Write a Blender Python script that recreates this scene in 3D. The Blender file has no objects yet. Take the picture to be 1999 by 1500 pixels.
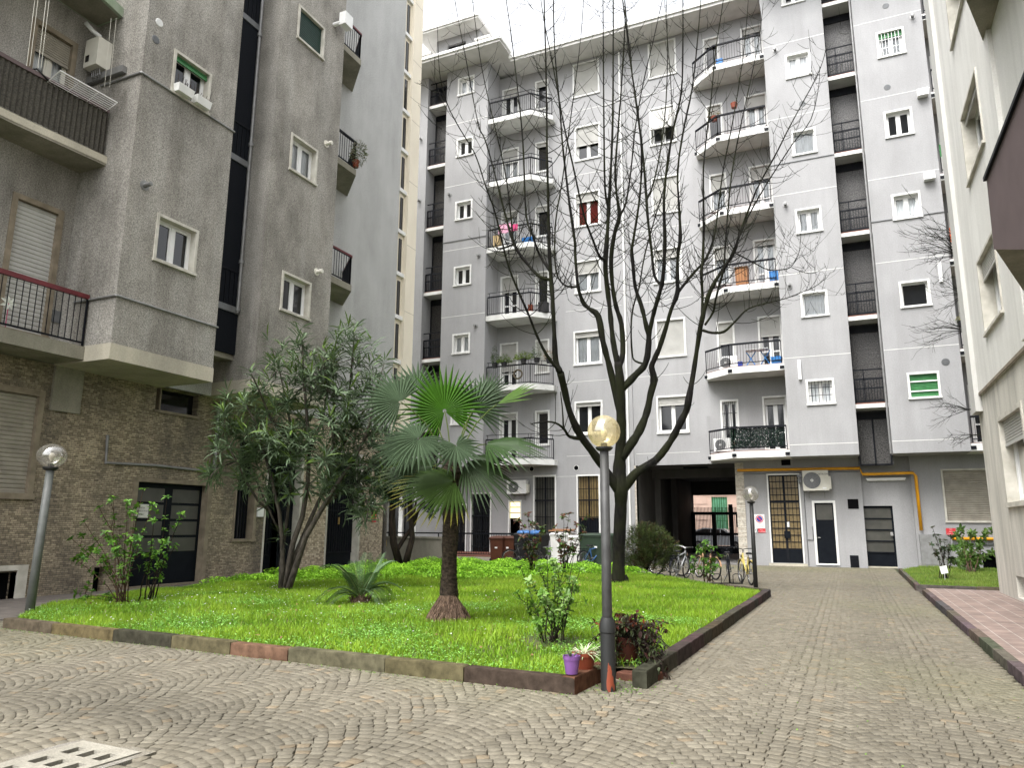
import bpy, bmesh, math, random
import numpy as np
from mathutils import Vector, Matrix
S = bpy.context.scene
COL = S.collection
rnd = random.Random(7)
R = math.radians
V = Vector
# ------------------------------------------------------------ camera
CAMH, FPX, HD, PT, RO = 1.6, 1430.3, 0.425, 0.19153, 0.00607
FW = V((-math.sin(HD)*math.cos(PT), math.cos(HD)*math.cos(PT), math.sin(PT)))
_r = V((math.cos(HD), math.sin(HD), 0)); _u = _r.cross(FW)
RT = _r*math.cos(RO) + _u*math.sin(RO); UP = _u*math.cos(RO) - _r*math.sin(RO)
EYE = V((0, 0, CAMH))
cd = bpy.data.cameras.new('camera'); cam = bpy.data.objects.new('camera', cd); COL.objects.link(cam)
m3 = Matrix((RT, UP, -FW)).transposed()
cam.matrix_world = Matrix.Translation(EYE) @ m3.to_4x4()
cd.sensor_fit = 'HORIZONTAL'; cd.sensor_width = 36; cd.lens = 36*FPX/1999
cd.clip_start = 0.1; cd.clip_end = 600
S.camera = cam
# measurements read off the photograph become points on the place's own planes
def ray(x, y): return FW + RT*((x-999.5)/FPX) - UP*((y-750)/FPX)
def onG(x, y, z=0.0): d = ray(x, y); return EYE + d*((z-CAMH)/d.z)
def onY(x, y, Y): d = ray(x, y); return EYE + d*(Y/d.y)
def onX(x, y, X): d = ray(x, y); return EYE + d*(X/d.x)
def onD(x, y, z): return EYE + ray(x, y)*z
# ------------------------------------------------------------ materials
MATS = {}
def new_mat(name):
    m = bpy.data.materials.new(name); m.use_nodes = True
    nt = m.node_tree; b = nt.nodes['Principled BSDF']; MATS[name] = m
    return m, nt, b
def N(nt, t, **kw):
    n = nt.nodes.new(t)
    for k, v in kw.items(): setattr(n, k, v)
    return n
def L(nt, a, b): nt.links.new(a, b)
def c4(c): return (c[0], c[1], c[2], 1)
def mixc(nt, fac, a, b, blend='MIX'):
    n = N(nt, 'ShaderNodeMix', data_type='RGBA', blend_type=blend)
    for s, v in ((0, fac), (6, a), (7, b)):
        if hasattr(v, 'links') or isinstance(v, bpy.types.NodeSocket): L(nt, v, n.inputs[s])
        else: n.inputs[s].default_value = v if s == 0 else c4(v)
    return n.outputs[2]
def noise(nt, scale, detail=4, vec=None, mscale=None, rough=.55):
    n = N(nt, 'ShaderNodeTexNoise'); n.inputs['Scale'].default_value = scale
    n.inputs['Detail'].default_value = detail; n.inputs['Roughness'].default_value = rough
    tc = N(nt, 'ShaderNodeTexCoord'); src = tc.outputs['Object']
    if mscale:
        mp = N(nt, 'ShaderNodeMapping'); mp.inputs['Scale'].default_value = mscale
        L(nt, src, mp.inputs['Vector']); src = mp.outputs[0]
    L(nt, src, n.inputs['Vector'])
    return n.outputs['Fac']
def ramp(nt, fac, p0, p1, c0=(0, 0, 0), c1=(1, 1, 1)):
    n = N(nt, 'ShaderNodeValToRGB'); e = n.color_ramp.elements
    e[0].position, e[1].position = p0, p1; e[0].color, e[1].color = c4(c0), c4(c1)
    L(nt, fac, n.inputs[0]); return n.outputs['Color']
def bump(nt, b, h, strength, dist=.01):
    n = N(nt, 'ShaderNodeBump'); n.inputs['Strength'].default_value = strength; n.inputs['Distance'].default_value = dist
    L(nt, h, n.inputs['Height']); L(nt, n.outputs[0], b.inputs['Normal'])
def mat(name, col, rough=.7, col2=None, scale=4, bmp=0, bscale=80, metal=0, spec=.4, bdist=.004):
    if name in MATS: return MATS[name]
    m, nt, b = new_mat(name)
    b.inputs['Roughness'].default_value = rough; b.inputs['Metallic'].default_value = metal
    b.inputs['Specular IOR Level'].default_value = spec
    c2 = col2 or tuple(v*.72 for v in col)
    f = ramp(nt, noise(nt, scale, 6), .35, .68)
    L(nt, mixc(nt, f, col, c2), b.inputs['Base Color'])
    if bmp: bump(nt, b, noise(nt, bscale, 3), bmp, bdist)
    return m
def attr_mat(name, rough=.6, trans=0, bmp=0, bscale=60, spec=.4, var=.25, vscale=30):
    m, nt, b = new_mat(name)
    at = N(nt, 'ShaderNodeAttribute'); at.attribute_name = 'Col'
    f = ramp(nt, noise(nt, vscale, 4), .3, .7, (1-var,)*3, (1+var*.4,)*3)
    colr = mixc(nt, 1.0, at.outputs['Color'], f, 'MULTIPLY')
    L(nt, colr, b.inputs['Base Color']); b.inputs['Roughness'].default_value = rough
    b.inputs['Specular IOR Level'].default_value = spec
    if bmp: bump(nt, b, noise(nt, bscale, 3), bmp, .004)
    if trans:
        t = N(nt, 'ShaderNodeBsdfTranslucent'); L(nt, colr, t.inputs['Color'])
        mx = N(nt, 'ShaderNodeMixShader'); mx.inputs[0].default_value = trans
        L(nt, b.outputs[0], mx.inputs[1]); L(nt, t.outputs[0], mx.inputs[2])
        L(nt, mx.outputs[0], nt.nodes['Material Output'].inputs['Surface'])
    return m
def glass_mat(name, tint=(1, 1, 1), ior=1.45, rough=.02, amount=None):
    m, nt, b = new_mat(name)
    tr = N(nt, 'ShaderNodeBsdfTransparent'); tr.inputs[0].default_value = c4(tint)
    gl = N(nt, 'ShaderNodeBsdfGlossy'); gl.inputs['Roughness'].default_value = rough
    mx = N(nt, 'ShaderNodeMixShader')
    if amount is None:
        fr = N(nt, 'ShaderNodeFresnel'); fr.inputs[0].default_value = ior; L(nt, fr.outputs[0], mx.inputs[0])
    else: mx.inputs[0].default_value = amount
    L(nt, tr.outputs[0], mx.inputs[1]); L(nt, gl.outputs[0], mx.inputs[2])
    L(nt, mx.outputs[0], nt.nodes['Material Output'].inputs['Surface'])
    return m
def globe_mat(name, tint, haze, hz, refl):
    """a dusty plastic globe: mostly clear, partly scattering, a little mirror"""
    m, nt, b = new_mat(name)
    tr = N(nt, 'ShaderNodeBsdfTransparent'); tr.inputs[0].default_value = c4(tint)
    tl = N(nt, 'ShaderNodeBsdfTranslucent'); tl.inputs[0].default_value = c4(haze)
    df = N(nt, 'ShaderNodeBsdfDiffuse'); df.inputs[0].default_value = c4(haze)
    gl = N(nt, 'ShaderNodeBsdfGlossy'); gl.inputs['Roughness'].default_value = .05
    m0 = N(nt, 'ShaderNodeMixShader'); m0.inputs[0].default_value = .45; L(nt, tl.outputs[0], m0.inputs[1]); L(nt, df.outputs[0], m0.inputs[2])
    m1 = N(nt, 'ShaderNodeMixShader'); f = ramp(nt, noise(nt, 9, 5, mscale=(1, 1, .35)), .35, .7, (hz*.6,)*3, (hz*1.4,)*3); L(nt, f, m1.inputs[0])
    L(nt, tr.outputs[0], m1.inputs[1]); L(nt, m0.outputs[0], m1.inputs[2])
    m2 = N(nt, 'ShaderNodeMixShader'); m2.inputs[0].default_value = refl; L(nt, m1.outputs[0], m2.inputs[1]); L(nt, gl.outputs[0], m2.inputs[2])
    L(nt, m2.outputs[0], nt.nodes['Material Output'].inputs['Surface']); return m
def plaster(name, c1, c2, streak=.25, grain=.12, gscale=90, bmp=.25, smear=(.5, .5, .5), sscale=(1.1, 1.1, .07), lo=.45, hi=.75):
    m, nt, b = new_mat(name); b.inputs['Roughness'].default_value = .9; b.inputs['Specular IOR Level'].default_value = .15
    big = ramp(nt, noise(nt, .8, 8, mscale=(1, 1, .6), rough=.62), .36, .66)
    c = mixc(nt, big, c1, c2)
    st = ramp(nt, noise(nt, 1.6, 5, mscale=sscale), lo, hi)
    sm = N(nt, 'ShaderNodeMath', operation='MULTIPLY'); L(nt, st, sm.inputs[0]); sm.inputs[1].default_value = streak
    c = mixc(nt, sm.outputs[0], c, smear)
    g = noise(nt, gscale, 3, rough=.7)
    c = mixc(nt, 1.0, c, ramp(nt, g, .3, .7, (1-grain,)*3, (1+grain,)*3), 'MULTIPLY')
    L(nt, c, b.inputs['Base Color'])
    if bmp: bump(nt, b, g, bmp, .01)
    return m
def runoff(name, axis, marks):
    """rain-run stains below sills: (centre along the wall, half width, top, length, strength, shade)"""
    nt = MATS[name].node_tree; b = nt.nodes['Principled BSDF']; src = b.inputs['Base Color'].links[0].from_socket
    tc = N(nt, 'ShaderNodeTexCoord'); sp = N(nt, 'ShaderNodeSeparateXYZ'); L(nt, tc.outputs['Object'], sp.inputs[0])
    wob = noise(nt, 2.2, 5, mscale=(2.6, 2.6, .16))
    def mth(op, a, c=None, cl=False):
        n = N(nt, 'ShaderNodeMath', operation=op, use_clamp=cl)
        for i, v in enumerate((a, c)):
            if v is None: continue
            if isinstance(v, (int, float)): n.inputs[i].default_value = v
            else: L(nt, v, n.inputs[i])
        return n.outputs[0]
    wb_ = mth('MULTIPLY', mth('SUBTRACT', wob, .36, True), 3.2, True)
    for ac, hw, zt, ln_, st_, shade in marks:
        da = mth('SUBTRACT', 1, mth('DIVIDE', mth('ABSOLUTE', mth('SUBTRACT', sp.outputs[axis], ac)), hw), True)
        dz = mth('SUBTRACT', zt, sp.outputs[2]); below = mth('GREATER_THAN', dz, 0)
        fz = mth('SUBTRACT', 1, mth('DIVIDE', dz, ln_), True)
        k = mth('MULTIPLY', mth('MULTIPLY', mth('MULTIPLY', mth('MULTIPLY', da, 2.2, True), fz), mth('MULTIPLY', below, wb_)), st_)
        src = mixc(nt, k, src, shade)
    L(nt, src, b.inputs['Base Color'])
def stone_mosaic(name, axis, c1, c2, mortar, bw=.11, bh=.035, dirt=(.05, .045, .04), damount=.6):
    m, nt, b = new_mat(name); b.inputs['Roughness'].default_value = .85
    tc = N(nt, 'ShaderNodeTexCoord'); sp = N(nt, 'ShaderNodeSeparateXYZ'); L(nt, tc.outputs['Object'], sp.inputs[0])
    cb = N(nt, 'ShaderNodeCombineXYZ'); L(nt, sp.outputs[axis], cb.inputs[0]); L(nt, sp.outputs[2], cb.inputs[1])
    br = N(nt, 'ShaderNodeTexBrick'); br.inputs['Scale'].default_value = 1
    for k, v in (('Brick Width', bw), ('Row Height', bh), ('Mortar Size', .004), ('Mortar Smooth', .3), ('Bias', -.1)): br.inputs[k].default_value = v
    br.inputs['Color1'].default_value = c4(c1); br.inputs['Color2'].default_value = c4(c2); br.inputs['Mortar'].default_value = c4(mortar)
    br.offset_frequency = 2; br.squash = .7; br.squash_frequency = 3
    ns = N(nt, 'ShaderNodeTexNoise'); ns.inputs['Scale'].default_value = 7; L(nt, tc.outputs['Object'], ns.inputs['Vector'])
    ad = N(nt, 'ShaderNodeMix', data_type='VECTOR'); ad.inputs[0].default_value = .03
    L(nt, cb.outputs[0], ad.inputs[4]); L(nt, ns.outputs['Color'], ad.inputs[5]); L(nt, ad.outputs[1], br.inputs['Vector'])
    dn = ramp(nt, noise(nt, .9, 7, mscale=(1, 1, .45)), .34, .62)
    mm = N(nt, 'ShaderNodeMath', operation='MULTIPLY'); L(nt, dn, mm.inputs[0]); mm.inputs[1].default_value = damount
    c = mixc(nt, mm.outputs[0], br.outputs['Color'], dirt)
    c = mixc(nt, 1.0, c, ramp(nt, noise(nt, 14, 4), .3, .7, (.7,)*3, (1.2,)*3), 'MULTIPLY')
    L(nt, c, b.inputs['Base Color'])
    h = N(nt, 'ShaderNodeMath', operation='SUBTRACT'); h.inputs[0].default_value = 1; L(nt, br.outputs['Fac'], h.inputs[1])
    h2 = N(nt, 'ShaderNodeMath', operation='ADD'); L(nt, h.outputs[0], h2.inputs[0]); L(nt, noise(nt, 25, 3), h2.inputs[1])
    bump(nt, b, h2.outputs[0], .7, .012)
    return m
def emit(name, col, strength):
    m, nt, b = new_mat(name); b.inputs['Base Color'].default_value = c4(col)
    b.inputs['Emission Color'].default_value = c4(col); b.inputs['Emission Strength'].default_value = strength
    return m
# ------------------------------------------------------------ mesh builder
ORG = {}
class Fr:
    """a facade frame: a along the wall, d outwards, z up"""
    def __init__(s, kind, c):
        s.kind, s.c = kind, c
        s.M = {'Y': Matrix(((1, 0, 0, 0), (0, -1, 0, c), (0, 0, 1, 0), (0, 0, 0, 1))),
               'L': Matrix(((0, 1, 0, c), (1, 0, 0, 0), (0, 0, 1, 0), (0, 0, 0, 1))),
               'R': Matrix(((0, -1, 0, c), (1, 0, 0, 0), (0, 0, 1, 0), (0, 0, 0, 1)))}[kind]
    def pt(s, x, y):
        p = onY(x, y, s.c) if s.kind == 'Y' else onX(x, y, s.c)
        return (p.x if s.kind == 'Y' else p.y), p.z
    def rect(s, x0, y0, x1, y1):
        """outer box given by its corners in the photograph: left edge, top, right edge, bottom"""
        c = [s.pt(x0, (y0+y1)/2)[0], s.pt(x1, (y0+y1)/2)[0]]
        xm = (x0+x1)/2
        return min(c), max(c), s.pt(xm, y1)[1], s.pt(xm, y0)[1]
class MB:
    def __init__(s, fr=None): s.v = []; s.f = []; s.c = []; s.M = fr.M if fr else None; s.col = None
    def add(s, vs, fs):
        n = len(s.v)
        vs = [V(p) for p in vs]
        if s.M is not None: vs = [s.M @ p for p in vs]
        s.v += vs; s.f += [tuple(i+n for i in f) for f in fs]
        if s.col is not None: s.c += [s.col]*len(vs)
        return s
    def box(s, a0, a1, d0, d1, z0, z1):
        return s.add([(a0, d0, z0), (a1, d0, z0), (a1, d1, z0), (a0, d1, z0), (a0, d0, z1), (a1, d0, z1), (a1, d1, z1), (a0, d1, z1)],
                     [(0, 3, 2, 1), (4, 5, 6, 7), (0, 1, 5, 4), (1, 2, 6, 5), (2, 3, 7, 6), (3, 0, 4, 7)])
    def quad(s, *p): return s.add(p, [tuple(range(len(p)))])
    def prism(s, pts, z0, z1):
        n = len(pts)
        return s.add([(p[0], p[1], z0) for p in pts]+[(p[0], p[1], z1) for p in pts],
                     [tuple(range(n))[::-1], tuple(range(n, 2*n))]+[(i, (i+1) % n, n+(i+1) % n, n+i) for i in range(n)])
    def tube(s, pts, r, n=6, cap=True):
        pts = [V(p) for p in pts]; k = len(pts)
        rs = r if isinstance(r, (list, tuple)) else [r]*k
        vs = []; fs = []
        d0 = (pts[1]-pts[0]).normalized()
        x = d0.orthogonal().normalized()
        for i, p in enumerate(pts):
            d = (pts[min(i+1, k-1)]-pts[max(i-1, 0)]).normalized()
            x = (x - d*x.dot(d))
            x = x.normalized() if x.length > 1e-6 else d.orthogonal().normalized()
            y = d.cross(x)
            for j in range(n):
                t = 2*math.pi*j/n
                vs.append(p + (x*math.cos(t)+y*math.sin(t))*rs[i])
        for i in range(k-1):
            for j in range(n): fs.append((i*n+j, i*n+(j+1) % n, (i+1)*n+(j+1) % n, (i+1)*n+j))
        if cap: fs += [tuple(range(n))[::-1], tuple(range((k-1)*n, k*n))]
        return s.add(vs, fs)
    def bar(s, p, q, w, h=None):
        """a rectangular bar from p to q"""
        p, q = V(p), V(q); d = (q-p).normalized(); up = V((0, 0, 1))
        if abs(d.z) > .95: up = V((0, 1, 0))
        x = d.cross(up).normalized()*(w/2); y = x.normalized().cross(d)*((h or w)/2)
        vs = [p-x-y, p+x-y, p+x+y, p-x+y, q-x-y, q+x-y, q+x+y, q-x+y]
        return s.add(vs, [(0, 3, 2, 1), (4, 5, 6, 7), (0, 1, 5, 4), (1, 2, 6, 5), (2, 3, 7, 6), (3, 0, 4, 7)])
    def lathe(s, prof, c=(0, 0, 0), n=24, axis='z'):
        vs = []; fs = []; k = len(prof)
        for r, z in prof:
            for j in range(n):
                t = 2*math.pi*j/n
                q = (r*math.cos(t), r*math.sin(t), z)
                if axis == 'y': q = (q[0], q[2], q[1])
                if axis == 'x': q = (q[2], q[0], q[1])
                vs.append(V(q)+V(c))
        for i in range(k-1):
            for j in range(n): fs.append((i*n+j, i*n+(j+1) % n, (i+1)*n+(j+1) % n, (i+1)*n+j))
        fs += [tuple(range(n))[::-1], tuple(range((k-1)*n, k*n))]
        return s.add(vs, fs)
    def ball(s, c, r, nu=20, nv=12, sq=(1, 1, 1)):
        prof = [(r*math.sin(math.pi*i/nv)+1e-5, -r*math.cos(math.pi*i/nv)) for i in range(nv+1)]
        n = len(s.v); s.lathe(prof, (0, 0, 0), nu)
        for i in range(n, len(s.v)): s.v[i] = V((s.v[i].x*sq[0], s.v[i].y*sq[1], s.v[i].z*sq[2]))+V(c)
        return s
    def ring(s, c, R_, r, axis=(0, 1, 0), n=28, k=6):
        ax = V(axis).normalized(); x = ax.orthogonal().normalized(); y = ax.cross(x)
        vs = []; fs = []
        for i in range(n):
            t = 2*math.pi*i/n; o = x*math.cos(t)+y*math.sin(t)
            for j in range(k):
                u = 2*math.pi*j/k; vs.append(V(c)+o*(R_+r*math.cos(u))+ax*(r*math.sin(u)))
        for i in range(n):
            for j in range(k): fs.append((i*k+j, ((i+1) % n)*k+j, ((i+1) % n)*k+(j+1) % k, i*k+(j+1) % k))
        return s.add(vs, fs)
    def wall(s, a0, a1, z0, z1, holes=(), d=0.0, rev=.2):
        """a wall face with openings and their reveals"""
        hs = [(max(h[0], a0), min(h[1], a1), max(h[2], z0), min(h[3], z1)) for h in holes]
        hs = [h for h in hs if h[0] < h[1]-1e-4 and h[2] < h[3]-1e-4]
        A = sorted({a0, a1, *[h[0] for h in hs], *[h[1] for h in hs]}); Z = sorted({z0, z1, *[h[2] for h in hs], *[h[3] for h in hs]})
        for i in range(len(A)-1):
            for j in range(len(Z)-1):
                am, zm = (A[i]+A[i+1])/2, (Z[j]+Z[j+1])/2
                if any(h[0] < am < h[1] and h[2] < zm < h[3] for h in hs): continue
                s.quad((A[i], d, Z[j]), (A[i+1], d, Z[j]), (A[i+1], d, Z[j+1]), (A[i], d, Z[j+1]))
        for h in hs:
            p = [(h[0], h[2]), (h[1], h[2]), (h[1], h[3]), (h[0], h[3])]
            for i in range(4):
                q, w = p[i], p[(i+1) % 4]
                s.quad((q[0], d, q[1]), (w[0], d, w[1]), (w[0], d-rev, w[1]), (q[0], d-rev, q[1]))
        return s
    def build(s, name, m, parent=None, smooth=False, fix=True, base=None, **props):
        me = bpy.data.meshes.new(name)
        org = ORG.get(parent.name) if parent is not None else (V(base) if base is not None else V((0, 0, 0)))
        me.from_pydata([tuple(p-org) for p in s.v], [], s.f)
        if s.c:
            a = me.attributes.new('Col', 'FLOAT_COLOR', 'POINT')
            a.data.foreach_set('color', np.array([(*c[:3], 1.0) for c in s.c], dtype=np.float32).ravel())
        if fix:
            bm = bmesh.new(); bm.from_mesh(me); bmesh.ops.recalc_face_normals(bm, faces=bm.faces); bm.to_mesh(me); bm.free()
        if smooth: me.polygons.foreach_set('use_smooth', [True]*len(me.polygons))
        me.materials.append(MATS[m] if isinstance(m, str) else m)
        o = bpy.data.objects.new(name, me); COL.objects.link(o)
        if parent is not None: o.parent = parent
        else: o.location = org
        ORG[o.name] = org
        for k, v in props.items(): o[k] = v
        return o
def smooth_angle(o, deg=40):
    me = o.data; me.polygons.foreach_set('use_smooth', [True]*len(me.polygons))
    try: me.set_sharp_from_angle(angle=R(deg))
    except Exception: pass
    return o
def thing(name, label, cat, base, group=None):
    o = bpy.data.objects.new(name, None); COL.objects.link(o); o.location = base
    o.empty_display_size = .2; ORG[o.name] = V(base)
    return tag(o, label, cat, group)
def tag(o, label, cat, group=None):
    o['label'] = label; o['category'] = cat
    if group: o['group'] = group
    return o
def struct(o): o['kind'] = 'structure'; return o
def np_mesh(name, verts, faces, m, cols=None, smooth=False, parent=None, **props):
    """big meshes straight from arrays; faces is an (n,k) array"""
    me = bpy.data.meshes.new(name); n, k = faces.shape
    if parent is not None: verts = verts-np.array(ORG[parent.name])
    me.vertices.add(len(verts)); me.vertices.foreach_set('co', verts.astype(np.float32).ravel())
    me.loops.add(n*k); me.loops.foreach_set('vertex_index', faces.astype(np.int32).ravel())
    me.polygons.add(n); me.polygons.foreach_set('loop_start', np.arange(0, n*k, k, dtype=np.int32))
    me.update(calc_edges=True); me.validate()
    if cols is not None:
        a = me.attributes.new('Col', 'FLOAT_COLOR', 'POINT')
        a.data.foreach_set('color', np.c_[cols, np.ones(len(cols))].astype(np.float32).ravel())
    if smooth: me.polygons.foreach_set('use_smooth', np.ones(n, dtype=bool))
    me.materials.append(MATS[m]); o = bpy.data.objects.new(name, me); COL.objects.link(o)
    if parent is not None: o.parent = parent; ORG[o.name] = ORG[parent.name]
    for kk, v in props.items(): o[kk] = v
    return o
def text_mb(mb, txt, size, place):
    """lettering as thin mesh; place maps (x,y) of the text to local coordinates"""
    cu = bpy.data.curves.new('lettering', 'FONT'); cu.body = txt; cu.size = size; cu.align_x = 'CENTER'; cu.align_y = 'CENTER'; cu.resolution_u = 1
    o = bpy.data.objects.new('lettering', cu); COL.objects.link(o)
    me = o.to_mesh()
    mb.add([place(v.co.x, v.co.y) for v in me.vertices], [tuple(p.vertices) for p in me.polygons])
    o.to_mesh_clear(); bpy.data.objects.remove(o); bpy.data.curves.remove(cu)
# ------------------------------------------------------------ palette
plaster('grey_plaster', (.325, .324, .328), (.278, .277, .280), streak=.34, grain=.09, gscale=22, bmp=.15, smear=(.235, .234, .232), sscale=(1.9, 1.9, .08))
plaster('dark_pebbledash', (.315, .298, .268), (.155, .145, .128), streak=.42, grain=.55, gscale=34, bmp=.8, smear=(.43, .42, .39), sscale=(1.3, 1.3, .09))
plaster('pale_pebbledash', (.42, .42, .41), (.34, .34, .33), streak=.4, grain=.34, gscale=34, bmp=.45, smear=(.50, .50, .49))
plaster('cream_plaster', (.74, .68, .56), (.68, .62, .51), streak=.15, grain=.04, gscale=50, bmp=.1, smear=(.45, .42, .35))
plaster('right_plaster', (.70, .69, .655), (.62, .61, .575), streak=.3, grain=.12, gscale=55, bmp=.3, smear=(.32, .31, .29), sscale=(1.6, 1.6, .1))
plaster('pilaster_plaster', (.52, .515, .49), (.46, .455, .43), streak=.2, grain=.08, gscale=50, bmp=.15, smear=(.4, .4, .38))
plaster('right_base', (.58, .555, .50), (.46, .44, .39), streak=.55, grain=.14, gscale=40, bmp=.3, smear=(.19, .185, .17), sscale=(2.4, 2.4, .2))
plaster('concrete', (.50, .46, .37), (.36, .335, .27), streak=.4, grain=.12, gscale=30, bmp=.3, smear=(.2, .19, .16))
plaster('damp_concrete', (.30, .28, .23), (.18, .17, .135), streak=.6, grain=.15, gscale=30, bmp=.3, smear=(.14, .14, .10), sscale=(1.2, 1.2, .4))
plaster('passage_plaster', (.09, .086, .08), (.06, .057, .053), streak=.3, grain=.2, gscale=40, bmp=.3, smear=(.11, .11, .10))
stone_mosaic('mosaic_stone', 1, (.48, .40, .28), (.20, .16, .105), (.07, .056, .04), bw=.13, bh=.042, damount=.62)
stone_mosaic('lit_mosaic', 1, (.60, .50, .37), (.22, .165, .11), (.20, .17, .13), bw=.11, bh=.06, damount=.2)  # far end of the stone wall, its brighter light put into paler colours
stone_mosaic('pillar_mosaic', 1, (.62, .58, .50), (.40, .34, .27), (.42, .39, .33), bw=.05, bh=.04, damount=.1)
mat('white_paint', (.72, .72, .70), .55, (.62, .62, .60), 3)
mat('slab_paint', (.66, .66, .64), .7, (.52, .52, .50), 2)
mat('surround_white', (.66, .66, .64), .65, (.54, .54, .52), 3, .1)
mat('surround_stone', (.54, .52, .46), .7, (.36, .34, .29), 3, .1)
mat('old_surround', (.24, .20, .145), .75, (.14, .115, .08), 4, .2)
mat('white_frame', (.74, .74, .73), .35, (.66, .66, .65), 2)
mat('shutter_grey', (.44, .435, .41), .55, (.37, .365, .345), 2)
mat('shutter_old', (.30, .275, .225), .6, (.22, .20, .165), 3)
mat('shutter_green', (.045, .20, .065), .5, (.035, .15, .05), 5)
mat('shutter_deep_green', (.008, .036, .025), .5, (.006, .026, .019), 5)
mat('black_iron', (.006, .007, .010), .55, (.010, .011, .014), 5, spec=.12)
mat('dark_glass', (.006, .007, .008), .05, (.012, .013, .015), .6, spec=.5)
mat('dark_door', (.0035, .005, .008), .5, (.006, .008, .011), 4, spec=.10)
mat('frosted_glass', (.075, .073, .062), .3, (.05, .05, .043), 2, .1, spec=.3)
mat('amber_frosted', (.21, .155, .07), .3, (.14, .10, .048), 2.5, .2, 60, spec=.3)
mat('glass_block', (.075, .071, .067), .25, (.016, .016, .016), 22, .8, 30, bdist=.02)
mat('net_dark', (.006, .007, .010), .8, (.011, .013, .017), 40, .5, 120, spec=.1)
mat('dark_room', (.003, .003, .0035), .9, spec=.1)
mat('curtain_white', (.70, .71, .73), .9, (.6, .61, .63), 3)
mat('curtain_red', (.30, .035, .022), .9, (.20, .025, .018), 3)
mat('curtain_pink', (.66, .40, .40), .9, (.55, .33, .33), 3)
mat('red_rail', (.13, .02, .025), .5, (.09, .014, .018), 6)
mat('mauve_panel', (.115, .082, .082), .7, (.095, .068, .068), 2, .1)
mat('red_tile', (.17, .06, .036), .7, (.12, .042, .027), 6)
mat('grey_metal', (.17, .175, .18), .45, (.13, .135, .14), 6, metal=.3)
mat('galvanised', (.26, .26, .26), .5, (.19, .19, .185), 5, metal=.4)
mat('white_metal', (.75, .75, .74), .4, (.68, .68, .67), 4)
mat('cream_metal', (.62, .60, .53), .45, (.55, .53, .46), 4)
mat('yellow_pipe', (.72, .33, .008), .45, (.62, .28, .008), 4)
mat('black_rubber', (.007, .007, .007), .7)
mat('chrome', (.6, .6, .6), .2, (.5, .5, .5), 4, metal=1)
mat('reed_screen', (.075, .068, .052), .85, (.018, .016, .013), 30, .5)
mat('roof_grey', (.62, .61, .59), .8, (.52, .51, .49), 2)
glass_mat('window_glass', (.93, .95, .95))
globe_mat('globe_clear', (.90, .88, .84), (.5, .48, .44), .28, .2)
globe_mat('globe_amber', (.94, .88, .68), (.95, .84, .56), .30, .18)
globe_mat('globe_smoke', (.84, .82, .78), (.5, .48, .44), .28, .16)
emit('warm_lamp', (1, .72, .25), 1.6)
# ============================================================ GROUND
attr_mat('cobble', .75, bmp=.35, bscale=70, var=.3, vscale=45, spec=.3)
attr_mat('kerb_stone', .85, bmp=.6, bscale=45, var=.5, vscale=9, spec=.05)
m, nt, b = new_mat('joint_dirt'); b.inputs['Roughness'].default_value = .95
f = ramp(nt, noise(nt, .8, 6), .38, .6)
c = mixc(nt, f, (.024, .021, .015), (.042, .056, .011))
c = mixc(nt, 1.0, c, ramp(nt, noise(nt, 40, 4), .3, .7, (.6,)*3, (1.3,)*3), 'MULTIPLY'); L(nt, c, b.inputs['Base Color'])
bump(nt, b, noise(nt, 60, 4), .6, .01)
def tile_mat(name, c1, c2, mortar, bw, bh, ms, swap=True, var=.35):
    m, nt, b = new_mat(name); b.inputs['Roughness'].default_value = .75
    tc = N(nt, 'ShaderNodeTexCoord'); sp = N(nt, 'ShaderNodeSeparateXYZ'); L(nt, tc.outputs['Object'], sp.inputs[0])
    cb = N(nt, 'ShaderNodeCombineXYZ'); L(nt, sp.outputs[1 if swap else 0], cb.inputs[0]); L(nt, sp.outputs[0 if swap else 1], cb.inputs[1])
    br = N(nt, 'ShaderNodeTexBrick'); br.inputs['Scale'].default_value = 1
    for k, v in (('Brick Width', bw), ('Row Height', bh), ('Mortar Size', ms), ('Mortar Smooth', .2)): br.inputs[k].default_value = v
    br.inputs['Color1'].default_value = c4(c1); br.inputs['Color2'].default_value = c4(c2); br.inputs['Mortar'].default_value = c4(mortar)
    L(nt, cb.outputs[0], br.inputs['Vector'])
    c = mixc(nt, 1.0, br.outputs['Color'], ramp(nt, noise(nt, 3, 6), .3, .7, (1-var,)*3, (1.15,)*3), 'MULTIPLY')
    L(nt, c, b.inputs['Base Color']); bump(nt, b, noise(nt, 50, 4), .25, .006)
tile_mat('pink_tile', (.225, .165, .14), (.185, .135, .115), (.36, .32, .29), .42, .26, .007)
tile_mat('left_tile', (.15, .13, .115), (.12, .105, .093), (.065, .057, .05), .5, .3, .006)
tile_mat('drive_slab', (.2, .19, .18), (.17, .165, .16), (.1, .1, .1), .6, .4, .006)
mat('soil', (.07, .055, .035), .95, (.06, .085, .02), 2.5, .5, 40)

g = MB(); g.quad((-160, -160, -.03), (160, -160, -.03), (160, 160, -.03), (-160, 160, -.03))
struct(g.build('ground', 'joint_dirt'))

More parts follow.
